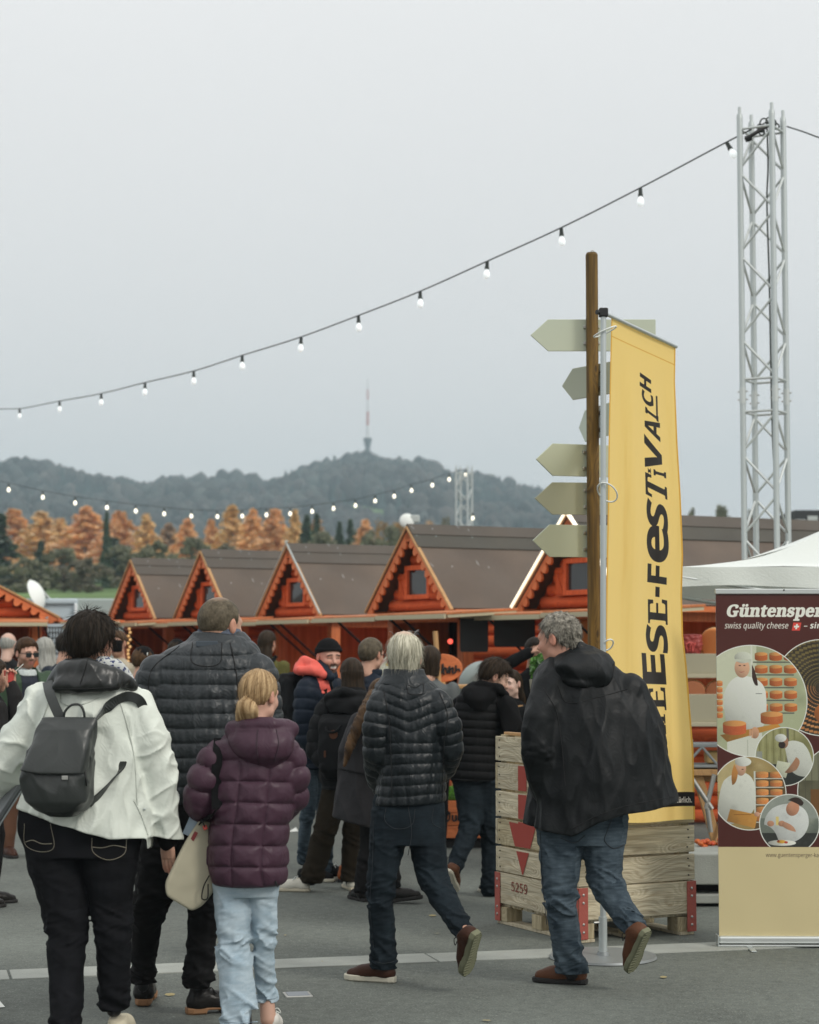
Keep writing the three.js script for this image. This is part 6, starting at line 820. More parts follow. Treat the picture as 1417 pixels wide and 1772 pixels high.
// a raised seam or stitching line drawn on a garment through photo points
Fig.prototype.seam = function (f, pts, r = 0.0025, off = 0.0005) { const c = new THREE.CatmullRomCurve3(pts.map(([x, y]) => V(x, y, 0))), n = Math.max(6, pts.length * 5), q = []; for (let i = 0; i <= n; i++) { const k = c.getPoint(i / n); q.push(this.hit(f, k.x, k.y, off)); } return tube(q, r, n * 2, 5); };
Fig.prototype.strap = function (f, pts, w, th = 0.006, seg = 24) { const q = pts.map(([x, y]) => this.hit(f, x, y, th * 0.7)), side = pts.map(([x, y], i) => { const [a, b] = [pts[Math.max(0, i - 1)], pts[Math.min(pts.length - 1, i + 1)]], d = V(b[0] - a[0], -(b[1] - a[1]), 0).normalize(); return V(-d.y, d.x, 0); }); return band(q, side, w, th, seg); };
const FM = {
  whiteNylon: cloth([0.66, 0.70, 0.63], 0.5, 0.006), blackDenim: phys([1, 1, 1], 0.85, { map: T.denim([0.0055, 0.0057, 0.0065], [0.013, 0.0135, 0.0165], 3) }), blackLeather: cloth([0.013, 0.0145, 0.0135], 0.36, 0.003, { specularIntensity: 0.9 }), bagLeather: cloth([0.026, 0.03, 0.028], 0.38, 0.0025, { specularIntensity: 0.9 }),
  greyQuilt: cloth([0.030, 0.035, 0.038], 0.42, 0.012, { specularIntensity: 0.6 }), charcoal: phys([1, 1, 1], 0.85, { map: T.denim([0.007, 0.007, 0.0075], [0.017, 0.016, 0.016], 8) }), purple: cloth([0.055, 0.025, 0.04], 0.45, 0.006, { specularIntensity: 0.5 }), paleDenim: phys([1, 1, 1], 0.85, { map: T.denim([0.30, 0.40, 0.47], [0.52, 0.60, 0.64], 5) }),
  felt: mat([0.36, 0.335, 0.245], 0.95, { bumpMap: T.weave, bumpScale: 0.002 }), slateQuilt: cloth([0.010, 0.0138, 0.016], 0.42, 0.01, { specularIntensity: 0.65 }), darkDenim: phys([1, 1, 1], 0.82, { map: T.denim([0.0075, 0.011, 0.0145], [0.024, 0.036, 0.045], 6) }), blackShell: cloth([0.0075, 0.0088, 0.0095], 0.52, 0.005, { specularIntensity: 0.45 }), midDenim: phys([1, 1, 1], 0.82, { map: T.denim([0.012, 0.022, 0.032], [0.125, 0.165, 0.195], 9) }),
  black: cloth([0.0085, 0.0088, 0.0095], 0.7, 0.004), blackMatte: phys([0.008, 0.008, 0.0085], 0.9, { specularIntensity: 0.2 }), navy: cloth([0.012, 0.018, 0.029], 0.55, 0.006), navyKnit: mat([0.018, 0.022, 0.034], 0.9, { bumpMap: T.weave, bumpScale: 0.002 }), coral: cloth([0.72, 0.13, 0.1], 0.5, 0.004), brownWool: phys([0.019, 0.0145, 0.009], 0.95, { bumpMap: T.weave, bumpScale: 0.002 }), trench: cloth([0.026, 0.025, 0.027], 0.6, 0.005),
  leatherBrown: cloth([0.05, 0.022, 0.014], 0.45, 0.002), leatherTan: cloth([0.10, 0.043, 0.023], 0.45, 0.002), leatherBlack: cloth([0.015, 0.014, 0.013], 0.3, 0.002), soleTan: mat([0.25, 0.13, 0.06], 0.8), soleWhite: mat([0.55, 0.52, 0.42], 0.7), soleOlive: mat([0.16, 0.165, 0.10], 0.85), soleBlack: mat([0.015, 0.014, 0.013], 0.8), cream: cloth([0.58, 0.53, 0.40], 0.7, 0.002), stitch: mat([0.3, 0.27, 0.2], 0.8), stitchDark: mat([0.006, 0.006, 0.006], 0.8),
  green: cloth([0.045, 0.075, 0.045], 0.6, 0.005), olive: cloth([0.10, 0.095, 0.03], 0.8, 0.005), paleCoat: cloth([0.42, 0.45, 0.41], 0.8, 0.005), beige: cloth([0.42, 0.37, 0.28], 0.85, 0.005), shirt: mat([0.55, 0.6, 0.58], 0.8), skinCloth: mat([0.5, 0.3, 0.21], 0.7),
};
const HC = { black: [[0.008, 0.0065, 0.005], [0.03, 0.022, 0.015]], greyBrown: [[0.055, 0.045, 0.03], [0.145, 0.12, 0.082]], blond: [[0.15, 0.085, 0.035], [0.50, 0.35, 0.19]], white: [[0.26, 0.245, 0.175], [0.66, 0.63, 0.5]], pepper: [[0.06, 0.054, 0.042], [0.36, 0.335, 0.28]], darkBrown: [[0.013, 0.009, 0.006], [0.045, 0.03, 0.018]], brown: [[0.035, 0.02, 0.011], [0.12, 0.07, 0.035]], grey: [[0.2, 0.2, 0.18], [0.4, 0.4, 0.36]] };
const hemAt = (F, pts) => { const q = pts.map(([x, y]) => F.p(x, y)); return (x) => { let i = 0; while (i < q.length - 2 && q[i + 1].x < x) i++; return lerp(q[i].y, q[i + 1].y, clamp((x - q[i].x) / (q[i + 1].x - q[i].x))); }; };

{ // ---- woman on the left in the white jacket
  const F = new Fig(8.6, 150, 'person', 'woman with short black hair in a white jacket and black jeans, walking away at left');
  const torso = F.t([[1160, 118, 200, 0.075, 0.03], [1180, 92, 222, 0.105, 0.01], [1212, 62, 240, 0.14], [1270, 54, 246, 0.165], [1330, 50, 252, 0.17], [1385, 38, 258, 0.18], [1425, 22, 262, 0.19], [1465, 12, 264, 0.19]], [1, 0], (y, u, v, x, z) => folds(x, y, z, 0.026, 0.8) + 0.018 * sst(1.05, 0.75, y) * Math.pow(ridge(noise(x * 8, y * 1.6, z * 8)), 2));
  const la = F.l([[76, 1220, 0, 34], [40, 1275, 0, 36], [12, 1325, 0.02, 33], [-14, 1372, 0.12, 28], [-40, 1398, 0.22, 22]], (t, x, y, z, L) => folds(x, y, z, 0.014, 2) + 0.014 * Math.pow(ridge(noise(x * 8 + y * 5, y * 8, z * 8)), 2.5)), ra = F.l([[230, 1222, 0, 34], [258, 1285, -0.02, 34], [271, 1340, 0, 31], [281, 1395, 0.03, 29], [289, 1452, 0.07, 26]], (t, x, y, z, L) => folds(x, y, z, 0.016, 1.5) + 0.013 * Math.pow(ridge(noise(x * 8 - y * 5, y * 9, z * 8)), 2.5) * sst(0.1, 0.5, t / L));
  const hem = hemAt(F, [[-40, 1380], [8, 1392], [70, 1408], [130, 1426], [200, 1446], [262, 1448]]), cuffC = F.p(289, 1447, 0.07);
  let jk = join([torso, la, ra], 0.035); const jk0 = jk; jk = cut(cut(jk, (x, y) => hem(x) - y + (x > F.p(257, 1400).x ? -1 : 0)), (x, y, z) => x > F.p(262, 1400).x ? (cuffC.y - 0.003 - y) - 0.18 * (x - cuffC.x) : -1);
  F.head(158, 1114, 0.05, 0.232, [0.42, -0.08, -0.9], { wide: 1.02, hair: { col: HC.black, th: 0.03, topK: 0.9, backK: 1.0, back: -0.088, lockA: 0.009, n: 1500, len: 0.05, w: 0.0014, lift: 0.35, dir: fall([0.01, 0.1, -0.04], 0.4), extra: [[[0, -0.03, -0.075, 0.04], [0, -0.085, -0.06, 0.034]]] } });
  F.add('jacket', solid(jk, 0.0075), FM.whiteNylon); const side = F.add('jacket_seam', merge([F.seam(jk, [[208, 1216], [222, 1262], [232, 1310], [238, 1400]], 0.0028), F.seam(jk, [[86, 1210], [70, 1255], [62, 1290]], 0.0028), F.seam(jk, [[104, 1196], [106, 1216], [140, 1219], [172, 1207]], 0.0026), F.seam(jk, [[232, 1385], [246, 1415], [256, 1444]], 0.003)]), FM.whiteNylon);
  const hood = join([F.l([[92, 1180, -0.02, 13], [112, 1160, -0.08, 18], [155, 1158, -0.13, 19], [200, 1172, -0.1, 17], [229, 1188, -0.04, 9]]), F.l([[105, 1186, -0.12, 13], [150, 1184, -0.16, 16], [200, 1186, -0.13, 11]]), F.l([[120, 1158, 0.0, 17], [160, 1160, 0.1, 22], [200, 1170, 0.02, 15]])], 0.04); hood.bb = bbJoin(hood.list.map((q) => q.bb));
  const hoodF = swell(hood, (x, y, z) => folds(x, y, z, 0.012, 3)); F.add('hood', solid(hoodF, 0.006), FM.blackLeather); F.add('hood_seam', merge([F.seam(hoodF, [[152, 1140], [147, 1158], [138, 1184]], 0.002), F.seam(hoodF, [[96, 1192], [150, 1192], [222, 1188]], 0.002)]), FM.stitchDark);
  const scarf = swell(F.l([[176, 1146, -0.03, 11], [200, 1152, 0.0, 12], [214, 1168, 0.03, 12], [228, 1186, 0.05, 10]]), (x, y, z) => folds(x, y, z, 0.01, 4)); T.scarf = tex(128, 128, (u, v) => { const n = noise(u * 9, v * 9, 2, 9) + 0.4 * noise(u * 18, v * 18, 5, 18); return n > 0.18 ? [0.04, 0.05, 0.12] : [0.5, 0.52, 0.5]; }, 0.14, 0.14); F.add('scarf', solid(scarf, 0.006), mat([1, 1, 1], 0.9, { map: T.scarf }));
  F.add('earring', new THREE.SphereGeometry(0.005, 10, 8).translate(...F.p(189, 1149, -0.02).toArray()), M.white);
  const ll = F.l([[96, 1430, 0.02, 54], [98, 1495, 0.0, 51], [111, 1560, -0.01, 42], [116, 1615, -0.02, 36], [114, 1690, -0.06, 31], [114, 1790, -0.12, 27]], jeansFold(0.009)), rl = F.l([[190, 1430, 0.02, 55], [188, 1500, 0.01, 50], [192, 1560, 0.01, 37], [195, 1620, 0.0, 32], [197, 1690, 0.03, 29], [197, 1748, 0.05, 26]], jeansFold(0.009)), hipsA = F.t([[1395, 34, 248, 0.13], [1440, 32, 248, 0.15], [1480, 50, 234, 0.15]]);
  const tr = lower(join([ll, rl, hipsA], 0.022), F.p(197, 1748, 0.05).y - 0.2); F.add('trousers', solid(cut(tr, (x, y) => x > F.p(155, 1500).x ? F.p(197, 1747, 0.05).y - y : -1), 0.008), FM.blackDenim);
  F.add('pocket_stitching', merge([[[160, 1466], [177, 1467], [197, 1463], [218, 1467]], [[159, 1450], [161, 1474], [187, 1488], [215, 1477], [219, 1452]], [[44, 1457], [56, 1454], [72, 1460], [90, 1460]], [[42, 1425], [44, 1462], [70, 1474], [92, 1468], [87, 1425]]].map((l, i) => F.seam(tr, l, i % 2 ? 0.0012 : 0.0017))), FM.stitch);
  shoe(F.o, F.p(199, 1776, 0.02).setY(0.012), V(0.12, -0.05, -1), UP, 0.255, { upper: FM.cream, soleM: FM.cream, high: 0.085 }); shoe(F.o, F.p(114, 1800, -0.15).setY(0), V(-0.05, 0, -1), UP, 0.255, { upper: FM.cream, soleM: FM.cream, high: 0.085 });
  const cuff = F.l([[287, 1440, 0.07, 19], [291, 1456, 0.08, 17]]); F.add('inner_cuff', solid(cuff, 0.006), FM.blackMatte);
  F.body([torso, la, ra, ll, rl], [handGeo(F.p(290, 1450, 0.08), V(0.03, -0.98, 0.04), V(-0.75, 0, -0.6), 0.45, 0.98), handGeo(F.p(-42, 1400, 0.23), V(0.3, -0.6, -0.5), V(0.3, 0.6, -0.6), 1.2, 0.95)]);
  F.add('jacket_snap', new THREE.SphereGeometry(0.006, 8, 6).translate(...F.hit(jk, 250, 1400, 0.002).toArray()), M.greyPale);
  // backpack
  const B = new Fig(8.6, 105, 'x', '', undefined); scene.remove(B.o); used.set('person', used.get('person') - 1); const o = thing('backpack', 'dark grey leather backpack on the back of the woman in the white jacket', 'backpack', F.base); B.o = o; B.base = F.base; const bz = -0.2;
  const main = B.t([[1243, 80, 166, 0.03, bz], [1262, 70, 163, 0.055, bz - 0.01], [1310, 50, 158, 0.085, bz - 0.03], [1345, 42, 158, 0.105, bz - 0.04], [1385, 46, 157, 0.105, bz - 0.04], [1402, 62, 146, 0.08, bz - 0.03], [1412, 85, 128, 0.05, bz - 0.02]], [1, 0.08], (y, u, v, x, z) => folds(x, y, z, 0.012, -2), 3.2), mainC = main;
  B.add('pouch', solid(mainC, 0.006), FM.bagLeather);
  const flap = B.t([[1241, 77, 165, 0.02, bz - 0.015], [1262, 67, 163, 0.05, bz - 0.03], [1300, 52, 155, 0.075, bz - 0.055], [1337, 38, 148, 0.085, bz - 0.075]], [1, 0.08], (y, u, v, x, z) => folds(x, y, z, 0.009, 1.5), 3.6); const fl = cut(cut(flap, (x, y, z) => { const q = B.p(45, 1324), w = B.p(150, 1340); return lerp(q.y, w.y, (x - q.x) / (w.x - q.x)) - y; }, 0.008), (x, y, z) => -main(x, y, z) - 0.012); fl.bb = flap.bb; B.add('flap', solid(fl, 0.006), FM.bagLeather);
  B.add('shoulder_strap', band([[82, 1180, -0.08], [86, 1200, -0.15], [96, 1225, -0.18], [106, 1246, -0.19]].map((q) => B.p(...q)), [V(1, 0.2, 0)], 0.042, 0.007), FM.bagLeather); B.add('shoulder_strap', band([B.p(251, 1240, -0.03), ...[[241, 1212], [222, 1205], [200, 1213], [180, 1230]].map(([x, y]) => B.hit(jk, x, y, 0.018)), B.p(160, 1252, bz - 0.01)], [V(0.9, 0.3, 0), V(0.3, 1, 0), V(0.4, 1, 0), V(0.5, 0.9, 0), V(0.6, 0.8, 0)], 0.042, 0.007, 30), FM.bagLeather);
  B.add('lower_strap', band([B.p(154, 1392, bz), ...[[170, 1378], [190, 1356], [209, 1330], [213, 1318]].map(([x, y]) => B.hit(jk, x, y, 0.012))], [V(0.6, 0.8, 0)], 0.04, 0.006), FM.bagLeather);
  B.add('handle', tube([B.p(110, 1246, bz - 0.01), B.p(112, 1232, bz - 0.02), B.p(124, 1220, bz - 0.025), B.p(138, 1220, bz - 0.02), B.p(145, 1232, bz - 0.02), B.p(146, 1251, bz - 0.01)], 0.0055, 30, 7), FM.bagLeather);
  const bkp = B.hit(mainC, 167, 1374, 0.02); B.add('buckle', [[-0.02, 0, 0.005, 0.05], [0.02, 0, 0.005, 0.05], [0, 0.022, 0.045, 0.005], [0, -0.022, 0.045, 0.005]].map(([x, y, w, h]) => box(w, h, 0.005, x, y, 0).rotateZ(0.7).translate(bkp.x, bkp.y, bkp.z)), M.steel); B.add('zip', merge([B.seam(mainC, [[156, 1256], [152, 1290], [147, 1330], [150, 1360]], 0.003)]), M.blackMetal); const em = B.hit(mainC, 112, 1346, 0.006); B.add('clasp', rbox(0.026, 0.018, 0.008, 0.003).translate(em.x, em.y, em.z), M.steel);
  const fo = thing('grey_folder', 'flat grey folder tucked under the left arm of the woman in white', 'folder', F.p(2, 1372, 0.0).add(F.base)); const fb = part('cover', rbox(0.022, 0.36, 0.26, 0.004), mat([0.14, 0.15, 0.155], 0.5), fo); fb.rotation.set(0.15, 0.5, -0.62); fb.position.set(-0.02, -0.02, -0.09); const f2 = part('sheet', rbox(0.006, 0.3, 0.24, 0.002), mat([0.3, 0.33, 0.33], 0.6), fo); f2.rotation.copy(fb.rotation); f2.position.set(0.0, -0.03, -0.085);
}
{ // ---- tall man in the grey quilted jacket
  const F = new Fig(9.2, 310, 'person', 'tall man with cropped grey brown hair in a grey quilted jacket, seen from behind');
  const q = (y, u, v, x, z) => quilt(y + 0.02 * Math.cos(u * 4) + 0.006 * noise(x * 5, y * 2, z * 5), 0.066, 0.013) + wrinkle(x, y, z, 0.0065, 27, 5) + folds(x, y, z, 0.007, 1);
  const torso = F.t([[1094, 338, 418, 0.08, 0.05], [1110, 322, 436, 0.1, 0.02], [1130, 284, 448, 0.115], [1148, 262, 456, 0.13], [1165, 256, 462, 0.145], [1230, 256, 462, 0.165], [1300, 262, 462, 0.175], [1360, 270, 460, 0.175], [1395, 276, 454, 0.165]], [1, 0], q);
  const sq = (t, x, y, z, L) => quilt(t, 0.062, 0.012) + wrinkle(x, y, z, 0.004), la = F.l([[270, 1162, -0.03, 30], [262, 1240, -0.02, 30], [256, 1300, 0.06, 30], [288, 1365, 0.2, 25]], sq), ra = F.l([[446, 1160, -0.03, 30], [455, 1230, -0.02, 31], [456, 1295, 0.03, 29], [440, 1360, 0.2, 25]], sq);
  const jk = cut(join([torso, la, ra], 0.012), (x, y) => F.p(300, 1388).y - y); F.head(382, 1083, 0.04, 0.246, [0.62, -0.06, -0.78], { wide: 1.06, neck: 1.22, skin: [0.5, 0.29, 0.2], hair: { col: HC.greyBrown, crown: [0, 0.125, -0.03, 0.06, 0.35], short: 1, th: 0.0055, back: -0.052, fade: 1.3, wide: 1.06, lockA: 0.001, lock: 170, n: 3200, len: 0.009, w: 0.0006, lift: 0.8 } });
  F.add('jacket', solid(jk, 0.0072), FM.greyQuilt); const ck = cut(F.t([[1095, 334, 420, 0.1, 0.03], [1108, 330, 430, 0.112, 0.02], [1124, 314, 442, 0.122, 0.01]], [1, 0], (y, u, v, x, z) => folds(x, y, z, 0.006, 2)), (x, y, z) => y - F.p(380, 1095).y - 0.15 * (x - F.p(380, 1088).x) * -1); F.add('collar', solid(ck, 0.007), FM.greyQuilt); F.add('shirt_collar', solid(F.t([[1089, 342, 416, 0.088, 0.04], [1100, 340, 420, 0.092, 0.04]], [1, 0]), 0.007), mat([0.1, 0.12, 0.16], 0.85, { bumpMap: T.weave, bumpScale: 0.003 }));
  F.add('back_seam', merge([F.seam(jk, [[333, 1112], [332, 1145], [357, 1153], [380, 1147], [384, 1112]], 0.0022), F.seam(jk, [[398, 1112], [408, 1160], [415, 1230]], 0.0026), F.seam(jk, [[310, 1118], [262, 1160], [258, 1220], [262, 1260]], 0.0026)]), FM.stitchDark);
  const lb = F.b(358, 1112, -0.12, [0.045, 0.014, 0.006]); F.add('neck_label', (() => { const c = F.hit(jk, 358, 1114, 0.004); return rbox(0.1, 0.026, 0.006, 0.003).translate(c.x, c.y, c.z); })(), mat([0.05, 0.065, 0.08], 0.6));
  const ll = F.l([[308, 1400, 0, 54], [285, 1470, -0.02, 46], [265, 1540, -0.04, 34], [256, 1590, -0.02, 28], [249, 1650, 0.05, 24], [247, 1708, 0.1, 22]], jeansFold(0.014)), rl = F.l([[400, 1400, 0, 52], [385, 1480, -0.03, 44], [358, 1560, -0.06, 30], [348, 1630, -0.04, 27], [342, 1704, -0.02, 25]], jeansFold(0.015)), hp = F.t([[1370, 262, 462, 0.15], [1420, 258, 458, 0.16], [1470, 262, 440, 0.13]]);
  const tr = cut(join([ll, rl, hp], 0.025), (x, y) => F.p(342, 1707, 0).y - y); F.add('trousers', solid(tr, 0.008), FM.charcoal);
  shoe(F.o, F.p(247, 1737, 0.18).setY(0.005), V(-0.05, 0, -1), UP, 0.3, { upper: FM.leatherBlack, soleM: FM.soleTan, sole: 0.03, heel: 0.018, high: 0.125 }); shoe(F.o, F.p(324, 1748, 0.0).setY(0), V(0.95, 0, -0.35), UP, 0.3, { upper: FM.leatherBlack, soleM: FM.soleTan, sole: 0.03, heel: 0.018, high: 0.125, lace: FM.stitchDark });
  F.body([torso, la, ra, ll, rl], [handGeo(F.p(290, 1366, 0.2), V(0.5, -0.5, -0.7), V(0.4, 0.7, -0.4), 0.8, 1.05), handGeo(F.p(450, 1362, 0.2), V(-0.5, -0.5, -0.7), V(-0.4, 0.7, -0.4), 0.8, 1.05)]);
}
{ // ---- girl in the purple puffer jacket
  const F = new Fig(8.65, 430, 'person', 'girl with a blond ponytail in a purple puffer jacket and pale jeans');
  const grid = (a, b) => Math.min(quilt(a, 0.09, 0.02), quilt(b, 0.125, 0.02)), torso = F.t([[1262, 398, 498, 0.085, 0.02], [1285, 372, 514, 0.11], [1330, 366, 514, 0.135], [1390, 364, 508, 0.15], [1450, 360, 497, 0.158], [1500, 357, 497, 0.158], [1525, 366, 492, 0.148], [1540, 385, 478, 0.13]], [0.985, 0.17], (y, u, v, x, z) => grid(y - 0.02 + 0.35 * u * u, u + 0.03) + wrinkle(x, y, z, 0.0055, 16, 10) - 0.012);
  const sq = (t, x, y, z, L) => quilt(t, 0.082, 0.02) - 0.008 + wrinkle(x, y, z, 0.005, 16, 10), la = F.l([[378, 1302, 0, 26], [356, 1350, -0.02, 29], [347, 1388, 0, 27], [365, 1408, 0.13, 22], [385, 1400, 0.24, 18]], sq), ra = F.l([[497, 1300, 0, 25], [508, 1345, -0.01, 25], [508, 1380, 0.03, 21], [490, 1402, 0.15, 19]], sq);
  const jk = cut(join([torso, la, ra], 0.012), (x, y, z) => F.p(430, 1531).y - y - 0.12 * (x - F.p(430, 1531).x) ** 2); F.head(449, 1205, 0.03, 0.212, [0.52, -0.05, -0.85], { skin: [0.58, 0.34, 0.25], hair: { col: HC.blond, th: 0.012, back: -0.05, lineY: -0.008, lockA: 0.004, lock: 70, fade: 0.6, n: 1600, len: 0.03, w: 0.0007, lift: 0.06, dir: (c) => V(0 - c.x, -0.012 - c.y, -0.115 - c.z), extra: [{ st: [[-0.004, -0.005, -0.115, 0.014, 0.014], [-0.026, -0.03, -0.14, 0.046, 0.034], [-0.034, -0.075, -0.142, 0.06, 0.038], [-0.016, -0.115, -0.125, 0.054, 0.032], [0.02, -0.145, -0.1, 0.03, 0.018]] }], exK: 0.008 } });
  F.add('hair_tie', F.local(new THREE.TorusGeometry(0.015, 0.005, 8, 18).rotateX(0.4).translate(-0.004, -0.006, -0.116)), FM.blackMatte); F.add('glasses_arm', F.local(bar(V(0.077, 0.012, -0.01), V(0.075, 0.01, 0.07), 0.002)), M.blackMetal);
  F.add('jacket', solid(jk, 0.0072), FM.purple); const hd = swell(join([F.t([[1250, 410, 497, 0.07, -0.02], [1262, 400, 504, 0.09, -0.05], [1285, 398, 508, 0.1, -0.075], [1308, 412, 500, 0.08, -0.09], [1326, 436, 478, 0.04, -0.09]], [0.985, 0.17]), F.l([[404, 1262, -0.05, 12], [430, 1256, -0.1, 12], [470, 1256, -0.11, 12], [503, 1262, -0.04, 12]])], 0.02), (x, y, z) => wrinkle(x, y, z, 0.006, 14, 9) + 0.006); const hc = F.p(452, 1246, 0.03), hf = cut(hd, (x, y, z) => -(Math.hypot(x - hc.x, (y - hc.y) * 0.9, z - hc.z) - 0.092), 0.01); F.add('hood', solid(hf, 0.006), FM.purple); F.add('hood_seam', merge([F.seam(hf, [[446, 1262], [444, 1290], [448, 1324]], 0.0024), F.seam(hf, [[478, 1262], [482, 1288], [474, 1318]], 0.0024)]), mat([0.03, 0.012, 0.022], 0.7));
  const ll = F.l([[402, 1490, 0, 34], [401, 1540, 0, 33], [404, 1610, -0.03, 31], [408, 1680, -0.06, 31], [416, 1776, -0.1, 33]], jeansFold(0.013)), rl = F.l([[455, 1490, 0, 30], [454, 1540, 0, 27], [457, 1600, 0.0, 22], [457, 1660, 0.03, 20], [460, 1733, 0.08, 19]], jeansFold(0.013)), hp = F.t([[1470, 368, 488, 0.11], [1530, 368, 484, 0.11], [1550, 372, 480, 0.09]]), tr = cut(join([ll, rl, hp], 0.012), (x, y) => x > F.p(438, 1600).x ? F.p(460, 1733, 0.08).y - y : F.p(416, 1776, -0.1).y - y); F.add('jeans', solid(tr, 0.0075), FM.paleDenim);
  F.add('jeans_hem', merge([F.seam(tr, [[444, 1727], [460, 1729], [477, 1727]], 0.002), F.seam(tr, [[388, 1768], [415, 1770], [446, 1768]], 0.002)]), mat([0.3, 0.38, 0.44], 0.8));
  const trainer = { upper: cloth([0.6, 0.58, 0.53], 0.7, 0.002), soleM: mat([0.6, 0.4, 0.33], 0.7), high: 0.085, lace: M.white }; const s1 = shoe(F.o, F.p(464, 1776, 0.02).setY(0.03), V(0.1, -0.2, -1), V(0, 1, 0), 0.235, trainer); shoe(F.o, F.p(415, 1800, -0.12).setY(0), V(-0.05, 0, -1), UP, 0.235, trainer);
  F.body([torso, la, ra, F.l([[454, 1540, 0, 26], [457, 1660, 0.03, 22], [462, 1730, 0.08, 20], [464, 1756, 0.05, 19.5]]), ll], [handGeo(F.p(386, 1400, 0.25), V(0.6, 0, -0.6), V(0, 1, -0.2), 1, 0.8), handGeo(F.p(489, 1403, 0.16), V(-0.6, 0, -0.6), V(0, 1, -0.2), 1, 0.8), solid(F.l([[461, 1715, 0.07, 12], [464, 1764, 0.05, 13.5]]), 0.006, () => [0.5, 0.3, 0.22])], [0.5, 0.3, 0.22]);
  F.add('zip_pull', F.seam(jk, [[476, 1524], [480, 1534]], 0.004), M.blackMetal);
  // felt tote bag on her shoulder
  const o = thing('tote_bag', 'beige felt tote bag with red label hanging beside the girl in purple', 'bag', F.base), B = Object.assign(Object.create(Fig.prototype), { d: F.d, base: F.base, o });
  const PV = [[347, 1416], [364, 1418], [371, 1470], [372, 1540], [352, 1566], [334, 1574], [292, 1546], [289, 1524], [322, 1452]].map(([x, y]) => B.p(x, y, 0.02)), bc = B.p(340, 1510, 0.02), bag = (x, y, z) => { let d = -1; for (let i = 0; i < PV.length; i++) { const p = PV[i], q = PV[(i + 1) % PV.length], ex = q.x - p.x, ey = q.y - p.y, l = Math.hypot(ex, ey), e = -((x - p.x) * -ey + (y - p.y) * ex) / l * -1; d = smax(d, e, 0.012); } const top = sst(bc.y + 0.24, bc.y - 0.05, y); const zz = (z - bc.z) + (x - bc.x) * 0.32, fold = 0.03 * Math.max(0, 1 - Math.abs((x - bc.x) - 0.02 - (bc.y - y) * -0.25) / 0.07) + 0.022 * Math.max(0, 1 - Math.abs((x - bc.x) + 0.05 - (bc.y - y) * 0.5) / 0.05) * sst(bc.y + 0.05, bc.y - 0.1, y); return smax(d, Math.abs(zz) - lerp(0.03, 0.07, top) - (zz < 0 ? fold * top : 0) - 0.003 * noise(x * 18, y * 18, z * 18), 0.02); }; bag.bb = bbOf(PV.map((p) => [p.x, p.y, p.z, 0.13])); const bg = bag; B.add('body', solid(bg, 0.0065), FM.felt);
  const rp = B.hit(bg, 336, 1447, 0.004); B.add('label', box(0.016, 0.04, 0.004).rotateZ(-0.5).translate(rp.x, rp.y, rp.z), mat([0.16, 0.02, 0.02], 0.7)); const kt = B.hit(bg, 355, 1432, 0.02); B.add('key_tag', rbox(0.018, 0.02, 0.008, 0.003).rotateZ(0.4).translate(kt.x, kt.y, kt.z), mat([0.6, 0.08, 0.06], 0.5)); B.add('tag_cord', tube([B.p(346, 1416, 0), B.p(350, 1422, -0.04), kt], 0.003, 12, 5), M.blackMetal);
  B.add('strap', B.strap(jk, [[379, 1278], [377, 1300], [375, 1330], [374, 1365], [376, 1400]], 0.044, 0.006), FM.blackMatte); B.add('strap', band([B.p(376, 1398, -0.16), B.p(366, 1412, -0.1), B.p(352, 1418, -0.02), B.p(346, 1424, 0)], [V(0.6, 0.8, 0)], 0.03, 0.005), FM.blackMatte); B.add('cord', tube([B.p(362, 1515, -0.06), B.p(352, 1535, -0.08), B.p(350, 1556, -0.07), B.p(358, 1556, -0.07), B.p(360, 1530, -0.07)], 0.0028, 20, 5), FM.blackMatte); B.add('paper', rbox(0.06, 0.08, 0.004, 0.001).rotateZ(-0.4).translate(...B.p(333, 1432, 0.05).toArray()), mat([0.4, 0.5, 0.6], 0.6));
}
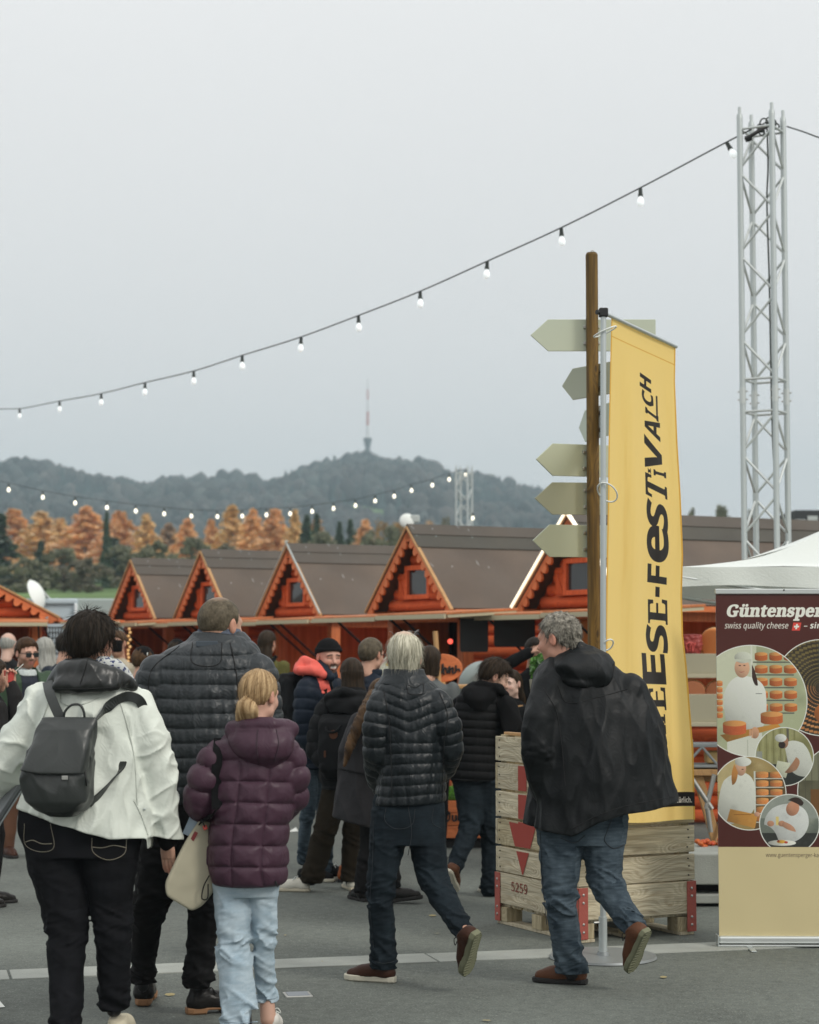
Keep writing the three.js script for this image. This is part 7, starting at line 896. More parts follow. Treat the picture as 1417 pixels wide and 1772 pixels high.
{ // ---- old man with white hair in the black quilted jacket
  const F = new Fig(10.05, 700, 'person', 'old man with straight white hair in a shiny black quilted jacket, striding away');
  const qb = (y, u, v, x, z) => { const top = F.p(700, 1262).y, ch = sst(top - 0.06, top + 0.02, y) * 0.38 * Math.abs(u + 0.01), tilt = 0.05 * u * sst(top, top - 0.2, y); return quilt(y - ch - tilt + 0.008 * noise(x * 6, y * 3, z * 6), 0.052, 0.009) + wrinkle(x, y, z, 0.0062, 27, 6) + folds(x, y, z, 0.005, 1); };
  const torso = F.t([[1165, 668, 732, 0.075, 0.05], [1180, 655, 745, 0.1, 0.02], [1200, 646, 766, 0.115], [1235, 646, 774, 0.135], [1290, 656, 768, 0.145], [1345, 655, 768, 0.145], [1398, 648, 768, 0.142]], [1, 0], qb), sq = (t, x, y, z, L) => quilt(t, 0.054, 0.01) + wrinkle(x, y, z, 0.0055, 24, 9);
  const la = F.l([[659, 1216, -0.05, 21], [651, 1258, -0.06, 22], [652, 1303, -0.04, 21], [655, 1340, 0.08, 20], [664, 1368, 0.13, 15]], sq), ra = F.l([[757, 1214, -0.05, 22], [773, 1255, -0.06, 23], [780, 1296, -0.04, 20], [768, 1328, 0.08, 19], [752, 1350, 0.13, 15]], sq), jk = cut(join([torso, la, ra], 0.01), (x, y) => F.p(700, 1391).y - y + 0.06 * (x - F.p(700, 1391).x));
  F.head(700, 1138, 0.05, 0.232, [0.08, -0.12, -1], { skin: [0.56, 0.33, 0.25], scalp: [0.62, 0.46, 0.36], hair: { col: HC.white, th: 0.012, backK: 1.3, back: -0.105, lock: 90, lockA: 0.006, fade: 0.5, crown: [0, 0.125, -0.045, 0.062, 0.75], n: 2600, len: 0.05, w: 0.0010, lift: 0.05, dir: fall([0, 0.118, -0.04], 1.0), extra: [{ st: [[0, 0.0, -0.06, 0.07, 0.038], [0, -0.05, -0.062, 0.07, 0.034], [0.002, -0.088, -0.06, 0.062, 0.028], [0.004, -0.112, -0.056, 0.046, 0.02]] }], more: () => { const l = []; for (let i = 0; i < 26; i++) { const a = rr(-1.1, 1.1), c = V(Math.sin(a) * 0.06, rr(0.1, 0.118), -0.01 + Math.cos(a * 2) * 0.03 - 0.03), e = c.clone().add(V(Math.sin(a) * 0.03, rr(0.01, 0.028), rr(-0.02, 0.02))); l.push(tube([c, c.clone().lerp(e, 0.5).add(V(0, 0.006, 0)), e], 0.00035, 5, 3)); } const g = merge(l); g.setAttribute('color', new THREE.BufferAttribute(new Float32Array(g.attributes.position.count * 3).fill(0.5), 3)); return [g]; } } });
  F.add('jacket', solid(jk, 0.0064), FM.slateQuilt); const ck = F.t([[1158, 664, 734, 0.085, 0.03], [1170, 662, 738, 0.095, 0.02], [1184, 652, 748, 0.105, 0.01]], [1, 0], (y, u, v, x, z) => folds(x, y, z, 0.005, 2)); const cp = F.p(700, 1160); F.add('collar', solid(cut(ck, (x, y) => y - cp.y - 0.02 + 0.1 * (x - cp.x)), 0.0065), FM.slateQuilt);
  F.add('back_seam', merge([F.seam(jk, [[702, 1176], [705, 1194], [707, 1200], [732, 1199], [728, 1176], [702, 1176]], 0.002), F.seam(jk, [[706, 1185], [718, 1190], [729, 1184]], 0.002), F.seam(jk, [[664, 1196], [672, 1240], [676, 1300], [678, 1380]], 0.0022), F.seam(jk, [[760, 1198], [774, 1235], [768, 1290], [766, 1380]], 0.0022)]), FM.stitchDark);
  const ll = F.l([[682, 1400, 0, 38], [672, 1450, -0.02, 34], [661, 1510, -0.04, 26], [658, 1555, -0.03, 24], [662, 1610, 0.0, 23], [664, 1676, 0.02, 22]], jeansFold(0.012)), rl = F.l([[730, 1400, 0, 38], [738, 1450, 0.0, 34], [748, 1510, -0.03, 29], [770, 1560, -0.12, 24], [795, 1598, -0.24, 20], [811, 1621, -0.31, 19]], jeansFold(0.011)), hp = F.t([[1375, 648, 766, 0.12], [1410, 644, 768, 0.13], [1460, 646, 768, 0.12]]), hem2 = [F.p(812, 1608, -0.3), F.p(800, 1628, -0.3)];
  const e1 = F.p(795, 1598, -0.24), e2 = F.p(811, 1621, -0.31), ed = e2.clone().sub(e1).normalize(), tr = cut(join([ll, rl, hp], 0.02), (x, y, z) => Math.max(x < F.p(705, 1600).x ? F.p(664, 1676, 0.02).y - y : -1, x > F.p(720, 1600).x && y < F.p(0, 1540).y ? (x - e2.x) * ed.x + (y - e2.y) * ed.y + (z - e2.z) * ed.z : -1)); F.add('jeans', solid(tr, 0.0068), FM.darkDenim);
  F.add('jeans_stitching', merge([F.seam(tr, [[668, 1396], [666, 1420], [684, 1434], [712, 1428], [718, 1400]], 0.0016), F.seam(tr, [[750, 1398], [748, 1424], [764, 1434]], 0.0016), F.seam(tr, [[706, 1396], [712, 1440], [706, 1480]], 0.0018), F.seam(tr, [[646, 1420], [644, 1500], [640, 1560], [646, 1640]], 0.0014), F.seam(tr, [[648, 1664], [664, 1667], [682, 1664]], 0.0016)]), mat([0.022, 0.026, 0.03], 0.8));
  shoe(F.o, F.p(682, 1690, 0.0).setY(0), V(-0.92, 0, -0.4), UP, 0.27, { upper: FM.leatherBrown, soleM: FM.soleWhite, sole: 0.034, lace: FM.stitchDark, high: 0.1 });
  { const h = F.p(828, 1618, -0.44), t = F.p(805, 1700, -0.26); shoe(F.o, h, t.clone().sub(h), V(-0.72, 0.12, -0.7), 0.275, { upper: FM.leatherBrown, soleM: FM.soleOlive, sole: 0.034, lace: FM.stitchDark, high: 0.1 }); const an = solid(F.l([[806, 1612, -0.3, 12], [816, 1626, -0.36, 13]]), 0.006, () => SKIN); F.extra = an; }
  F.body([torso, la, ra, ll, rl], [F.extra, handGeo(F.p(664, 1368, 0.13), V(0.6, -0.5, -0.5), V(0.2, 0.8, -0.5), 0.6, 1), handGeo(F.p(752, 1350, 0.13), V(-0.6, -0.5, -0.5), V(-0.2, 0.8, -0.5), 0.6, 1)]);
}
{ // ---- big man on the right in the black hooded jacket
  const F = new Fig(10.0, 1010, 'person', 'big man with tousled grey hair in a wide black hooded jacket beside the crate');
  const fo = (y, u, v, x, z) => folds(x, y, z, 0.013, -0.8) + 0.032 * (0.4 + 0.9 * noise(x * 8 + (1.4 - y) * 1.6, y * 0.8, z * 6)) + 0.008 * noise(x * 18 + (1.4 - y) * 3, y * 2, z * 12) * sst(1.5, 1.1, y), torso = F.t([[1135, 950, 1040, 0.09, 0.02], [1160, 932, 1075, 0.125], [1195, 922, 1112, 0.15], [1240, 920, 1138, 0.17], [1300, 924, 1152, 0.185], [1350, 926, 1160, 0.19], [1390, 930, 1172, 0.19], [1445, 922, 1184, 0.185]], [0.98, -0.2], fo);
  const la = F.l([[950, 1192, -0.07, 29], [936, 1245, -0.12, 31], [932, 1298, -0.13, 29], [938, 1340, -0.08, 26], [945, 1374, 0.0, 19]], (t, x, y, z, L) => folds(x, y, z, 0.013, 2) + 0.008 * sst(0.12, 0, Math.abs(t / L - 0.55)) * noise(x * 22, y * 40, z * 22)), ra = F.l([[1088, 1196, 0, 30], [1118, 1260, 0.06, 31], [1128, 1310, 0.16, 27], [1112, 1350, 0.26, 20]], (t, x, y, z) => folds(x, y, z, 0.012, 2)), fl = F.t([[1340, 930, 965, 0.07, 0.1], [1400, 918, 985, 0.09, 0.1], [1445, 910, 992, 0.095, 0.1]], [0.9, -0.4], fo);
  const hem = hemAt(F, [[905, 1428], [950, 1436], [985, 1442], [1030, 1418], [1075, 1404], [1120, 1400], [1178, 1388]]), jk = cut(join([torso, la, ra, fl], 0.018), (x, y) => hem(x) - y);
  F.head(966, 1106, 0.0, 0.24, [-0.83, -0.16, -0.52], { wide: 1.03, neck: 1.1, skin: [0.52, 0.27, 0.19], brow: [0.3, 0.28, 0.24], hair: { short: 1, col: HC.pepper, th: 0.014, back: -0.086, curl: true, lock: 42, lockA: 0.006, topK: 0.9, n: 2000, len: 0.026, w: 0.0011, lift: 0.45, dir: fall([0, 0.1, -0.05], 0.3), extra: [[[0, -0.05, -0.085, 0.04], [0, -0.1, -0.07, 0.03]]] } });
  F.add('jacket', solid(jk, 0.0072), FM.blackShell); const hd = swell(join([F.t([[1120, 985, 1030, 0.05, -0.03], [1132, 962, 1052, 0.1, -0.05], [1150, 955, 1064, 0.12, -0.08], [1170, 975, 1064, 0.1, -0.1], [1185, 1005, 1052, 0.05, -0.1]], [0.96, -0.28]), F.l([[950, 1152, 0.0, 11], [962, 1166, -0.1, 10], [1000, 1182, -0.17, 9], [1050, 1176, -0.13, 9]]), F.l([[1000, 1120, -0.05, 11], [962, 1146, 0.0, 14], [930, 1170, 0.06, 10]])], 0.03), (x, y, z) => folds(x, y, z, 0.014, 3)); F.add('hood', solid(hd, 0.006), FM.blackShell);
  F.add('jacket_seam', merge([F.seam(jk, [[965, 1186], [980, 1215], [1040, 1205], [1086, 1192]], 0.002), F.seam(jk, [[990, 1434], [1032, 1412], [1078, 1396], [1168, 1378]], 0.002), F.seam(jk, [[940, 1190], [962, 1230], [972, 1290], [978, 1360]], 0.002)]), FM.stitchDark); F.add('cuff', solid(F.l([[939, 1354, -0.05, 25], [943, 1367, -0.02, 24]]), 0.006), FM.blackShell);
  const ll = F.l([[975, 1420, 0, 46], [970, 1475, -0.02, 39], [969, 1540, -0.05, 30], [976, 1600, -0.03, 28], [990, 1684, 0.0, 25]], jeansFold(0.014)), rl = F.l([[1042, 1415, 0.02, 44], [1044, 1470, 0.0, 37], [1047, 1525, -0.03, 30], [1072, 1570, -0.12, 25], [1100, 1608, -0.23, 21]], jeansFold(0.013)), hp = F.t([[1380, 935, 1080, 0.13], [1420, 930, 1086, 0.14], [1460, 932, 1082, 0.12]]), e1 = F.p(1072, 1570, -0.12), e2 = F.p(1101, 1612, -0.23), ed = e2.clone().sub(e1).normalize();
  const tr = cut(join([ll, rl, hp], 0.02), (x, y, z) => Math.max(x < F.p(1020, 1600).x ? F.p(990, 1684).y - y : -1, x > F.p(1030, 1600).x && y < F.p(0, 1540).y ? (x - e2.x) * ed.x + (y - e2.y) * ed.y + (z - e2.z) * ed.z : -1)); F.add('jeans', solid(tr, 0.0072), FM.midDenim); F.add('jeans_stitching', merge([F.seam(tr, [[1062, 1408], [1050, 1440], [1046, 1454], [1062, 1468], [1080, 1462]], 0.0022), F.seam(tr, [[970, 1450], [995, 1458], [1012, 1446]], 0.002), F.seam(tr, [[935, 1440], [938, 1520], [946, 1600]], 0.0018)]), mat([0.02, 0.025, 0.03], 0.8));
  shoe(F.o, F.p(1014, 1699, 0.0).setY(0), V(-0.93, 0, -0.35), UP, 0.275, { upper: FM.leatherTan, soleM: FM.soleBlack, sole: 0.028, lace: FM.stitchDark, high: 0.1 });
  { const h = F.p(1122, 1614, -0.36), t = F.p(1092, 1684, -0.2); shoe(F.o, h, t.clone().sub(h), V(-0.66, 0.2, -0.72), 0.28, { upper: FM.leatherTan, soleM: FM.soleOlive, sole: 0.03, lace: FM.stitchDark, high: 0.1 }); }
  F.body([torso, la, ra, ll, rl], [handGeo(F.p(942, 1366, 0.03), V(0.25, -0.9, -0.2), V(-0.6, 0, -0.7), 0.9, 1.05), handGeo(F.p(1110, 1352, 0.27), V(-0.5, -0.6, -0.5), V(-0.2, 0.7, -0.5), 0.8, 1.05)], [0.5, 0.27, 0.2]);
}
{ // ---- laughing man in beanie
  const F = new Fig(14.3, 540, 'person', 'laughing bearded man in a black beanie and navy puffer with coral hood');
  const q = (y, u, v, x, z) => quilt(y + 0.01 * noise(x * 5, y, z * 5), 0.085, 0.016) + wrinkle(x, y, z, 0.005, 18, 10), torso = F.t([[1160, 535, 580, 0.08], [1178, 520, 586, 0.12], [1205, 512, 588, 0.14], [1250, 512, 580, 0.15], [1300, 514, 572, 0.15], [1336, 516, 566, 0.14]], [0.8, -0.6], q), na = F.l([[532, 1192, -0.14, 20], [528, 1235, -0.17, 19], [532, 1275, -0.16, 18], [556, 1300, -0.2, 15], [580, 1296, -0.26, 12]], (t, x, y, z) => quilt(t, 0.08, 0.014) + wrinkle(x, y, z, 0.005, 18, 10)), fa = F.l([[578, 1190, 0.12, 19], [588, 1240, 0.14, 17], [596, 1280, 0.1, 15]]), jk = cut(join([torso, na, fa], 0.03), (x, y) => F.p(540, 1330).y - y);
  F.head(569, 1137, 0, 0.232, [0.45, -0.12, 0.88], { smile: true, beard: [0.035, 0.022, 0.016], beardK: 0.8, skin: [0.56, 0.30, 0.22], shut: true, cell: 0.005, brow: [0.03, 0.02, 0.015] });
  const hat = (x, y, z) => { const d = blob([0, 0.035, -0.012], [0.089, 0.1, 0.11])(x, y, z) - (y < 0.062 + 0.1 * z ? 0.006 : 0) - 0.0015 * Math.sin(Math.atan2(x, z) * 60); return smax(d, 0.03 + 0.28 * z - y, 0.006); }; hat.bb = [-0.11, 0, -0.14, 0.11, 0.15, 0.12]; F.add('beanie', F.local(solid(hat, 0.005)), FM.blackMatte); F.add('jacket', solid(jk, 0.0095), FM.navy);
  const hd = swell(join([F.l([[514, 1160, -0.05, 7], [527, 1145, -0.02, 9], [543, 1149, -0.08, 8], [560, 1168, -0.15, 6]]), F.b(527, 1154, 0.02, [0.06, 0.045, 0.11], [0.8, -0.6]), F.l([[520, 1160, -0.1, 8], [545, 1162, -0.14, 8]])], 0.03), (x, y, z) => folds(x, y, z, 0.01, 2)); F.add('hood', solid(hd, 0.008), FM.coral); const li = F.l([[556, 1146, 0.0, 9], [560, 1160, -0.09, 10], [572, 1172, -0.14, 8]]); F.add('hood_lining', solid(li, 0.009), FM.navy);
  F.add('front_panel', solid(cut(swell(torso, () => 0.008), (x, y, z) => Math.max(y - F.p(0, 1172).y, F.p(0, 1200).y - y, Math.abs(x - F.p(562, 0).x - 0.25 * (F.p(0, 1172).y - y)) - 0.04)), 0.009), FM.coral); F.add('zip', F.seam(torso, [[572, 1172], [577, 1200], [578, 1240]], 0.005, 0.012), M.black);
  const nl = F.l([[534, 1330, -0.06, 16], [536, 1365, -0.06, 15.5], [533, 1400, -0.08, 14], [527, 1440, -0.02, 11.5], [524, 1486, 0.06, 10]], jeansFold(0.01)), fl2 = F.l([[552, 1330, 0.06, 16], [560, 1400, 0.1, 14], [566, 1450, 0.14, 11], [568, 1508, 0.18, 9]], jeansFold(0.01)); F.add('jeans', solid(join([nl, fl2], 0.02), 0.01), FM.midDenim);
  shoe(F.o, F.p(516, 1505, 0.1).setY(0), V(0.95, 0, 0.3), UP, 0.28, { upper: FM.black, soleM: FM.soleWhite, lace: M.redPaint }); shoe(F.o, F.p(556, 1526, 0.2).setY(0), V(0.96, 0, 0.2), UP, 0.28, { upper: FM.black, soleM: FM.soleWhite, lace: M.white });
  F.body([torso, na, fa, nl, fl2], [handGeo(F.p(581, 1296, -0.27), V(0.9, 0, 0.2), V(0, 1, 0), 0.8, 1)]);
  const o = thing('backpack', 'large black backpack worn by the laughing man in the beanie', 'backpack', F.base), B = Object.assign(Object.create(Fig.prototype), { d: F.d, base: F.base, o }); B.add('pack', solid(B.t([[1166, 486, 518, 0.07, 0.06], [1180, 479, 522, 0.11, 0.06], [1230, 477, 524, 0.14, 0.06], [1280, 482, 522, 0.13, 0.06], [1300, 490, 520, 0.09, 0.06]], [0.8, -0.6], (y, u, v, x, z) => folds(x, y, z, 0.014, 1), 3), 0.01), FM.black); B.add('shoulder_strap', B.strap(jk, [[552, 1160], [558, 1175], [560, 1195], [556, 1215]], 0.05, 0.008), FM.blackMatte);
}
{ // ---- woman with long dark hair and black parka
  const F = new Fig(13.8, 570, 'person', 'woman with long straight dark hair in a black parka and wide brown trousers');
  const torso = F.t([[1188, 585, 628, 0.08], [1204, 562, 634, 0.12], [1240, 552, 638, 0.14], [1290, 552, 640, 0.15], [1345, 556, 640, 0.15], [1372, 560, 638, 0.14]], [0.95, 0.3], (y, u, v, x, z) => quilt(y, 0.12, 0.016) + wrinkle(x, y, z, 0.006, 14, 9)), la = F.l([[568, 1222, -0.06, 17], [552, 1262, -0.08, 17], [548, 1298, -0.1, 16], [566, 1325, -0.2, 12]], (t, x, y, z) => quilt(t, 0.09, 0.013) + wrinkle(x, y, z, 0.005)), ra = F.l([[630, 1220, 0.06, 16], [640, 1270, 0.06, 15], [642, 1310, 0.08, 12]]), jk = cut(join([torso, la, ra], 0.03), (x, y) => F.p(590, 1365).y - y);
  F.head(608, 1168, 0.02, 0.215, [-0.2, -0.05, -1], { hair: { col: HC.darkBrown, th: 0.012, back: -0.1, lockA: 0.003, lock: 90, n: 900, len: 0.09, w: 0.001, lift: 0.03, dir: () => V(0, -1, 0), extra: [{ st: [[0, 0.02, -0.055, 0.08, 0.06], [0, -0.06, -0.06, 0.086, 0.055], [0, -0.16, -0.08, 0.098, 0.045], [0.01, -0.26, -0.1, 0.1, 0.035], [0.03, -0.33, -0.1, 0.08, 0.02]] }] } });
  F.add('parka', solid(jk, 0.0095), FM.black); const hd = swell(join([F.t([[1196, 578, 626, 0.09, -0.06], [1212, 562, 634, 0.12, -0.1], [1234, 570, 622, 0.1, -0.13]], [0.95, 0.3]), F.l([[566, 1208, -0.12, 8], [595, 1198, -0.19, 9], [632, 1206, -0.1, 8]])], 0.02), (x, y, z) => wrinkle(x, y, z, 0.014, 9, 9)); F.add('hood', solid(hd, 0.0085), FM.black);
  const ll = F.l([[582, 1362, 0, 24], [572, 1400, -0.02, 23], [560, 1445, -0.05, 21], [548, 1490, -0.05, 20], [540, 1520, -0.06, 20]], jeansFold(0.01)), rl = F.l([[618, 1362, 0, 22], [613, 1420, 0.02, 19], [606, 1470, 0.04, 16], [604, 1528, 0.04, 15]], jeansFold(0.008)), tr = cut(join([ll, rl], 0.02), (x, y) => F.p(0, 1526).y - y); F.add('trousers', solid(tr, 0.0095), FM.brownWool);
  const sn = { upper: cloth([0.6, 0.58, 0.5], 0.7, 0.001), soleM: mat([0.55, 0.5, 0.38], 0.7), high: 0.09, lace: M.white }; shoe(F.o, F.p(535, 1533, -0.05).setY(0), V(-0.9, 0, -0.2), UP, 0.26, sn); shoe(F.o, F.p(612, 1536, 0.0).setY(0), V(-0.25, 0, -1), UP, 0.25, sn); F.body([torso, la, ra, ll, rl], [handGeo(F.p(568, 1327, -0.21), V(0.7, -0.4, 0), V(0, 1, -0.3), 0.9, 0.9)]);
  const o = thing('backpack', 'black backpack with round tan patch on the dark haired woman', 'backpack', F.base), B = Object.assign(Object.create(Fig.prototype), { d: F.d, base: F.base, o }), pk = B.t([[1236, 560, 618, 0.05, -0.16], [1250, 553, 622, 0.09, -0.17], [1290, 551, 622, 0.11, -0.18], [1330, 553, 620, 0.1, -0.18], [1348, 562, 612, 0.07, -0.16]], [0.95, 0.3], (y, u, v, x, z) => folds(x, y, z, 0.01, 1), 3.4); B.add('pack', solid(pk, 0.009), FM.black); const pc = B.hit(pk, 577, 1271, 0.006); B.add('round_patch', cyl(0.03, 0.03, 0.008, 20).rotateX(Math.PI / 2).rotateY(-0.3).translate(pc.x, pc.y, pc.z), FM.leatherTan); const pc2 = B.hit(pk, 562, 1305, 0.004); B.add('zip_tab', rbox(0.014, 0.045, 0.006, 0.002).translate(pc2.x, pc2.y, pc2.z), FM.leatherTan); B.add('handle', tube([B.hit(pk, 564, 1258, 0), B.hit(pk, 566, 1266, 0.02), B.hit(pk, 580, 1266, 0.02), B.hit(pk, 590, 1256, 0)], 0.008, 20, 6), FM.black);
}
{ // ---- woman with long brown hair in the dark trench coat, bending forward
  const F = new Fig(13.2, 650, 'person', 'woman with very long brown hair in a dark trench coat, half behind the old man');
  const torso = F.t([[1212, 636, 676, 0.08, 0.1], [1235, 618, 690, 0.12, 0.05], [1280, 598, 692, 0.15], [1330, 586, 690, 0.16], [1380, 580, 688, 0.17], [1425, 574, 690, 0.18], [1455, 572, 690, 0.18]], [1, 0.1], (y, u, v, x, z) => folds(x, y, z, 0.014, 1)), la = F.l([[622, 1250, 0, 18], [602, 1300, -0.03, 17], [600, 1340, 0.02, 14]]), hem = hemAt(F, [[570, 1412], [620, 1424], [690, 1440]]), ct = cut(join([torso, la], 0.03), (x, y) => hem(x) - y); F.add('trench_coat', solid(ct, 0.009), FM.trench); const cape = cut(F.t([[1215, 630, 682, 0.1, 0.08], [1260, 600, 700, 0.16], [1310, 588, 700, 0.18], [1345, 582, 700, 0.19]], [1, 0.1], (y, u, v, x, z) => folds(x, y, z, 0.01, 1)), (x, y) => hemAt(F, [[580, 1330], [640, 1338], [700, 1342]])(x) - y); F.add('cape', solid(cape, 0.0095), FM.trench);
  F.head(660, 1206, 0.1, 0.215, [0.4, -0.4, -0.8], { hair: { col: HC.brown, th: 0.014, back: -0.1, lockA: 0.003, n: 500, len: 0.08, w: 0.001, lift: 0.03, dir: () => V(0, -1, 0) } }); const hl = swell(F.l([[648, 1205, 0.0, 14], [632, 1232, -0.14, 12], [616, 1262, -0.2, 10], [604, 1295, -0.21, 8], [596, 1325, -0.21, 3]]), (x, y, z) => 0.008 * noise((x + y * 0.6) * 60, y * 6, z * 40)); F.add('long_hair', solid(hl, 0.007, (x, y, z) => hairColour(HC.brown)(x * 3 + y * 1.5, y * 0.5, z * 3 + 0.3)), hairM);
  const ll = F.l([[640, 1425, 0, 18], [638, 1470, 0, 16], [628, 1510, 0, 14], [626, 1546, 0.02, 13]], jeansFold(0.008)), rl = F.l([[668, 1425, 0, 17], [676, 1480, 0.0, 14], [682, 1530, -0.05, 12]], jeansFold(0.008)); F.add('trousers', solid(cut(join([ll, rl], 0.02), (x, y) => F.p(0, 1545).y - y), 0.009), FM.charcoal); shoe(F.o, F.p(634, 1553, 0).setY(0), V(-0.45, 0, -0.9), UP, 0.25, { upper: FM.leatherBlack, soleM: FM.soleBlack }); shoe(F.o, F.p(664, 1552, -0.05).setY(0), V(0.95, 0.12, 0.1), UP, 0.26, { upper: FM.leatherBlack, soleM: FM.soleBlack }); F.body([torso, la, ll, rl], [handGeo(F.p(600, 1342, 0.02), V(0.3, -0.9, -0.2), V(0.5, 0, -0.8), 0.6, 0.9)]);
}
{ // ---- teenager in the black quilted vest looking down
  const F = new Fig(13.5, 830, 'person', 'teenager with short dark hair in a black quilted vest over a hoodie, looking down');
  const torso = F.t([[1186, 806, 866, 0.09, 0.02], [1205, 792, 880, 0.12], [1240, 784, 884, 0.14], [1290, 782, 874, 0.14], [1340, 780, 872, 0.14], [1356, 780, 872, 0.13]], [0.92, -0.38], (y, u, v, x, z) => quilt(y + 0.06 * u, 0.056, 0.012) + wrinkle(x, y, z, 0.004, 20, 8)), jk = cut(torso, (x, y) => F.p(0, 1350).y - y), ra = F.l([[876, 1222, -0.1, 18], [888, 1262, -0.14, 18], [896, 1300, -0.1, 16], [890, 1330, 0.0, 12]], (t, x, y, z) => folds(x, y, z, 0.012, 2)), la = F.l([[798, 1222, 0.08, 18], [790, 1270, 0.12, 17], [800, 1310, 0.2, 13]]);
  F.add('vest', solid(jk, 0.008), FM.black); F.add('sleeve', solid(ra, 0.009), FM.blackMatte); F.add('sleeve', solid(la, 0.009), FM.blackMatte); F.head(856, 1172, 0, 0.222, [0.86, -0.4, -0.12], { shut: true, cell: 0.0045, skin: [0.6, 0.38, 0.29], brow: [0.02, 0.014, 0.01], hair: { col: HC.darkBrown, th: 0.02, topK: 1.05, back: -0.075, lineY: 0.0, lockA: 0.008, n: 1000, len: 0.045, w: 0.0016, lift: 0.35, dir: fall([0, 0.1, -0.07], 0.1), extra: [[[0.02, 0.085, 0.075, 0.024], [0, 0.1, 0.03, 0.025]]] } });
  const hd = swell(join([F.t([[1180, 818, 852, 0.05, -0.02], [1190, 800, 864, 0.09, -0.06], [1208, 800, 860, 0.1, -0.1], [1226, 812, 846, 0.06, -0.12]], [0.92, -0.38]), F.l([[806, 1196, -0.04, 9], [830, 1184, -0.1, 9], [862, 1192, -0.1, 9], [874, 1204, -0.06, 7]])], 0.02), (x, y, z) => folds(x, y, z, 0.012, 2)); F.add('hood', solid(hd, 0.008), FM.blackMatte);
  const ll = F.l([[812, 1345, 0, 31], [815, 1390, -0.02, 26], [814, 1432, -0.06, 20], [796, 1475, -0.16, 16], [786, 1505, -0.22, 14]], jeansFold(0.01)), rl = F.l([[846, 1345, 0, 28], [850, 1400, 0, 23], [850, 1460, 0, 18], [849, 1538, 0.0, 16]], jeansFold(0.01)), tr = join([ll, rl], 0.02); F.add('jeans', solid(tr, 0.0095), FM.darkDenim); { const h = F.p(774, 1508, -0.32), t = F.p(786, 1542, -0.14); shoe(F.o, h, t.clone().sub(h), V(0.5, 0.6, -0.5), 0.25, { upper: FM.leatherTan, soleM: FM.soleWhite }); } shoe(F.o, F.p(856, 1546, 0.06).setY(0), V(-0.35, 0, -1), UP, 0.25, { upper: FM.black, soleM: FM.soleWhite }); F.body([torso, ra, la, ll, rl], [handGeo(F.p(890, 1332, 0.0), V(0.1, -0.5, -0.8), V(-0.4, 0.7, 0), 0.8, 0.9), handGeo(F.p(801, 1312, 0.2), V(0.3, -0.6, -0.6), V(0.3, 0.6, 0), 0.8, 0.9)]);
}
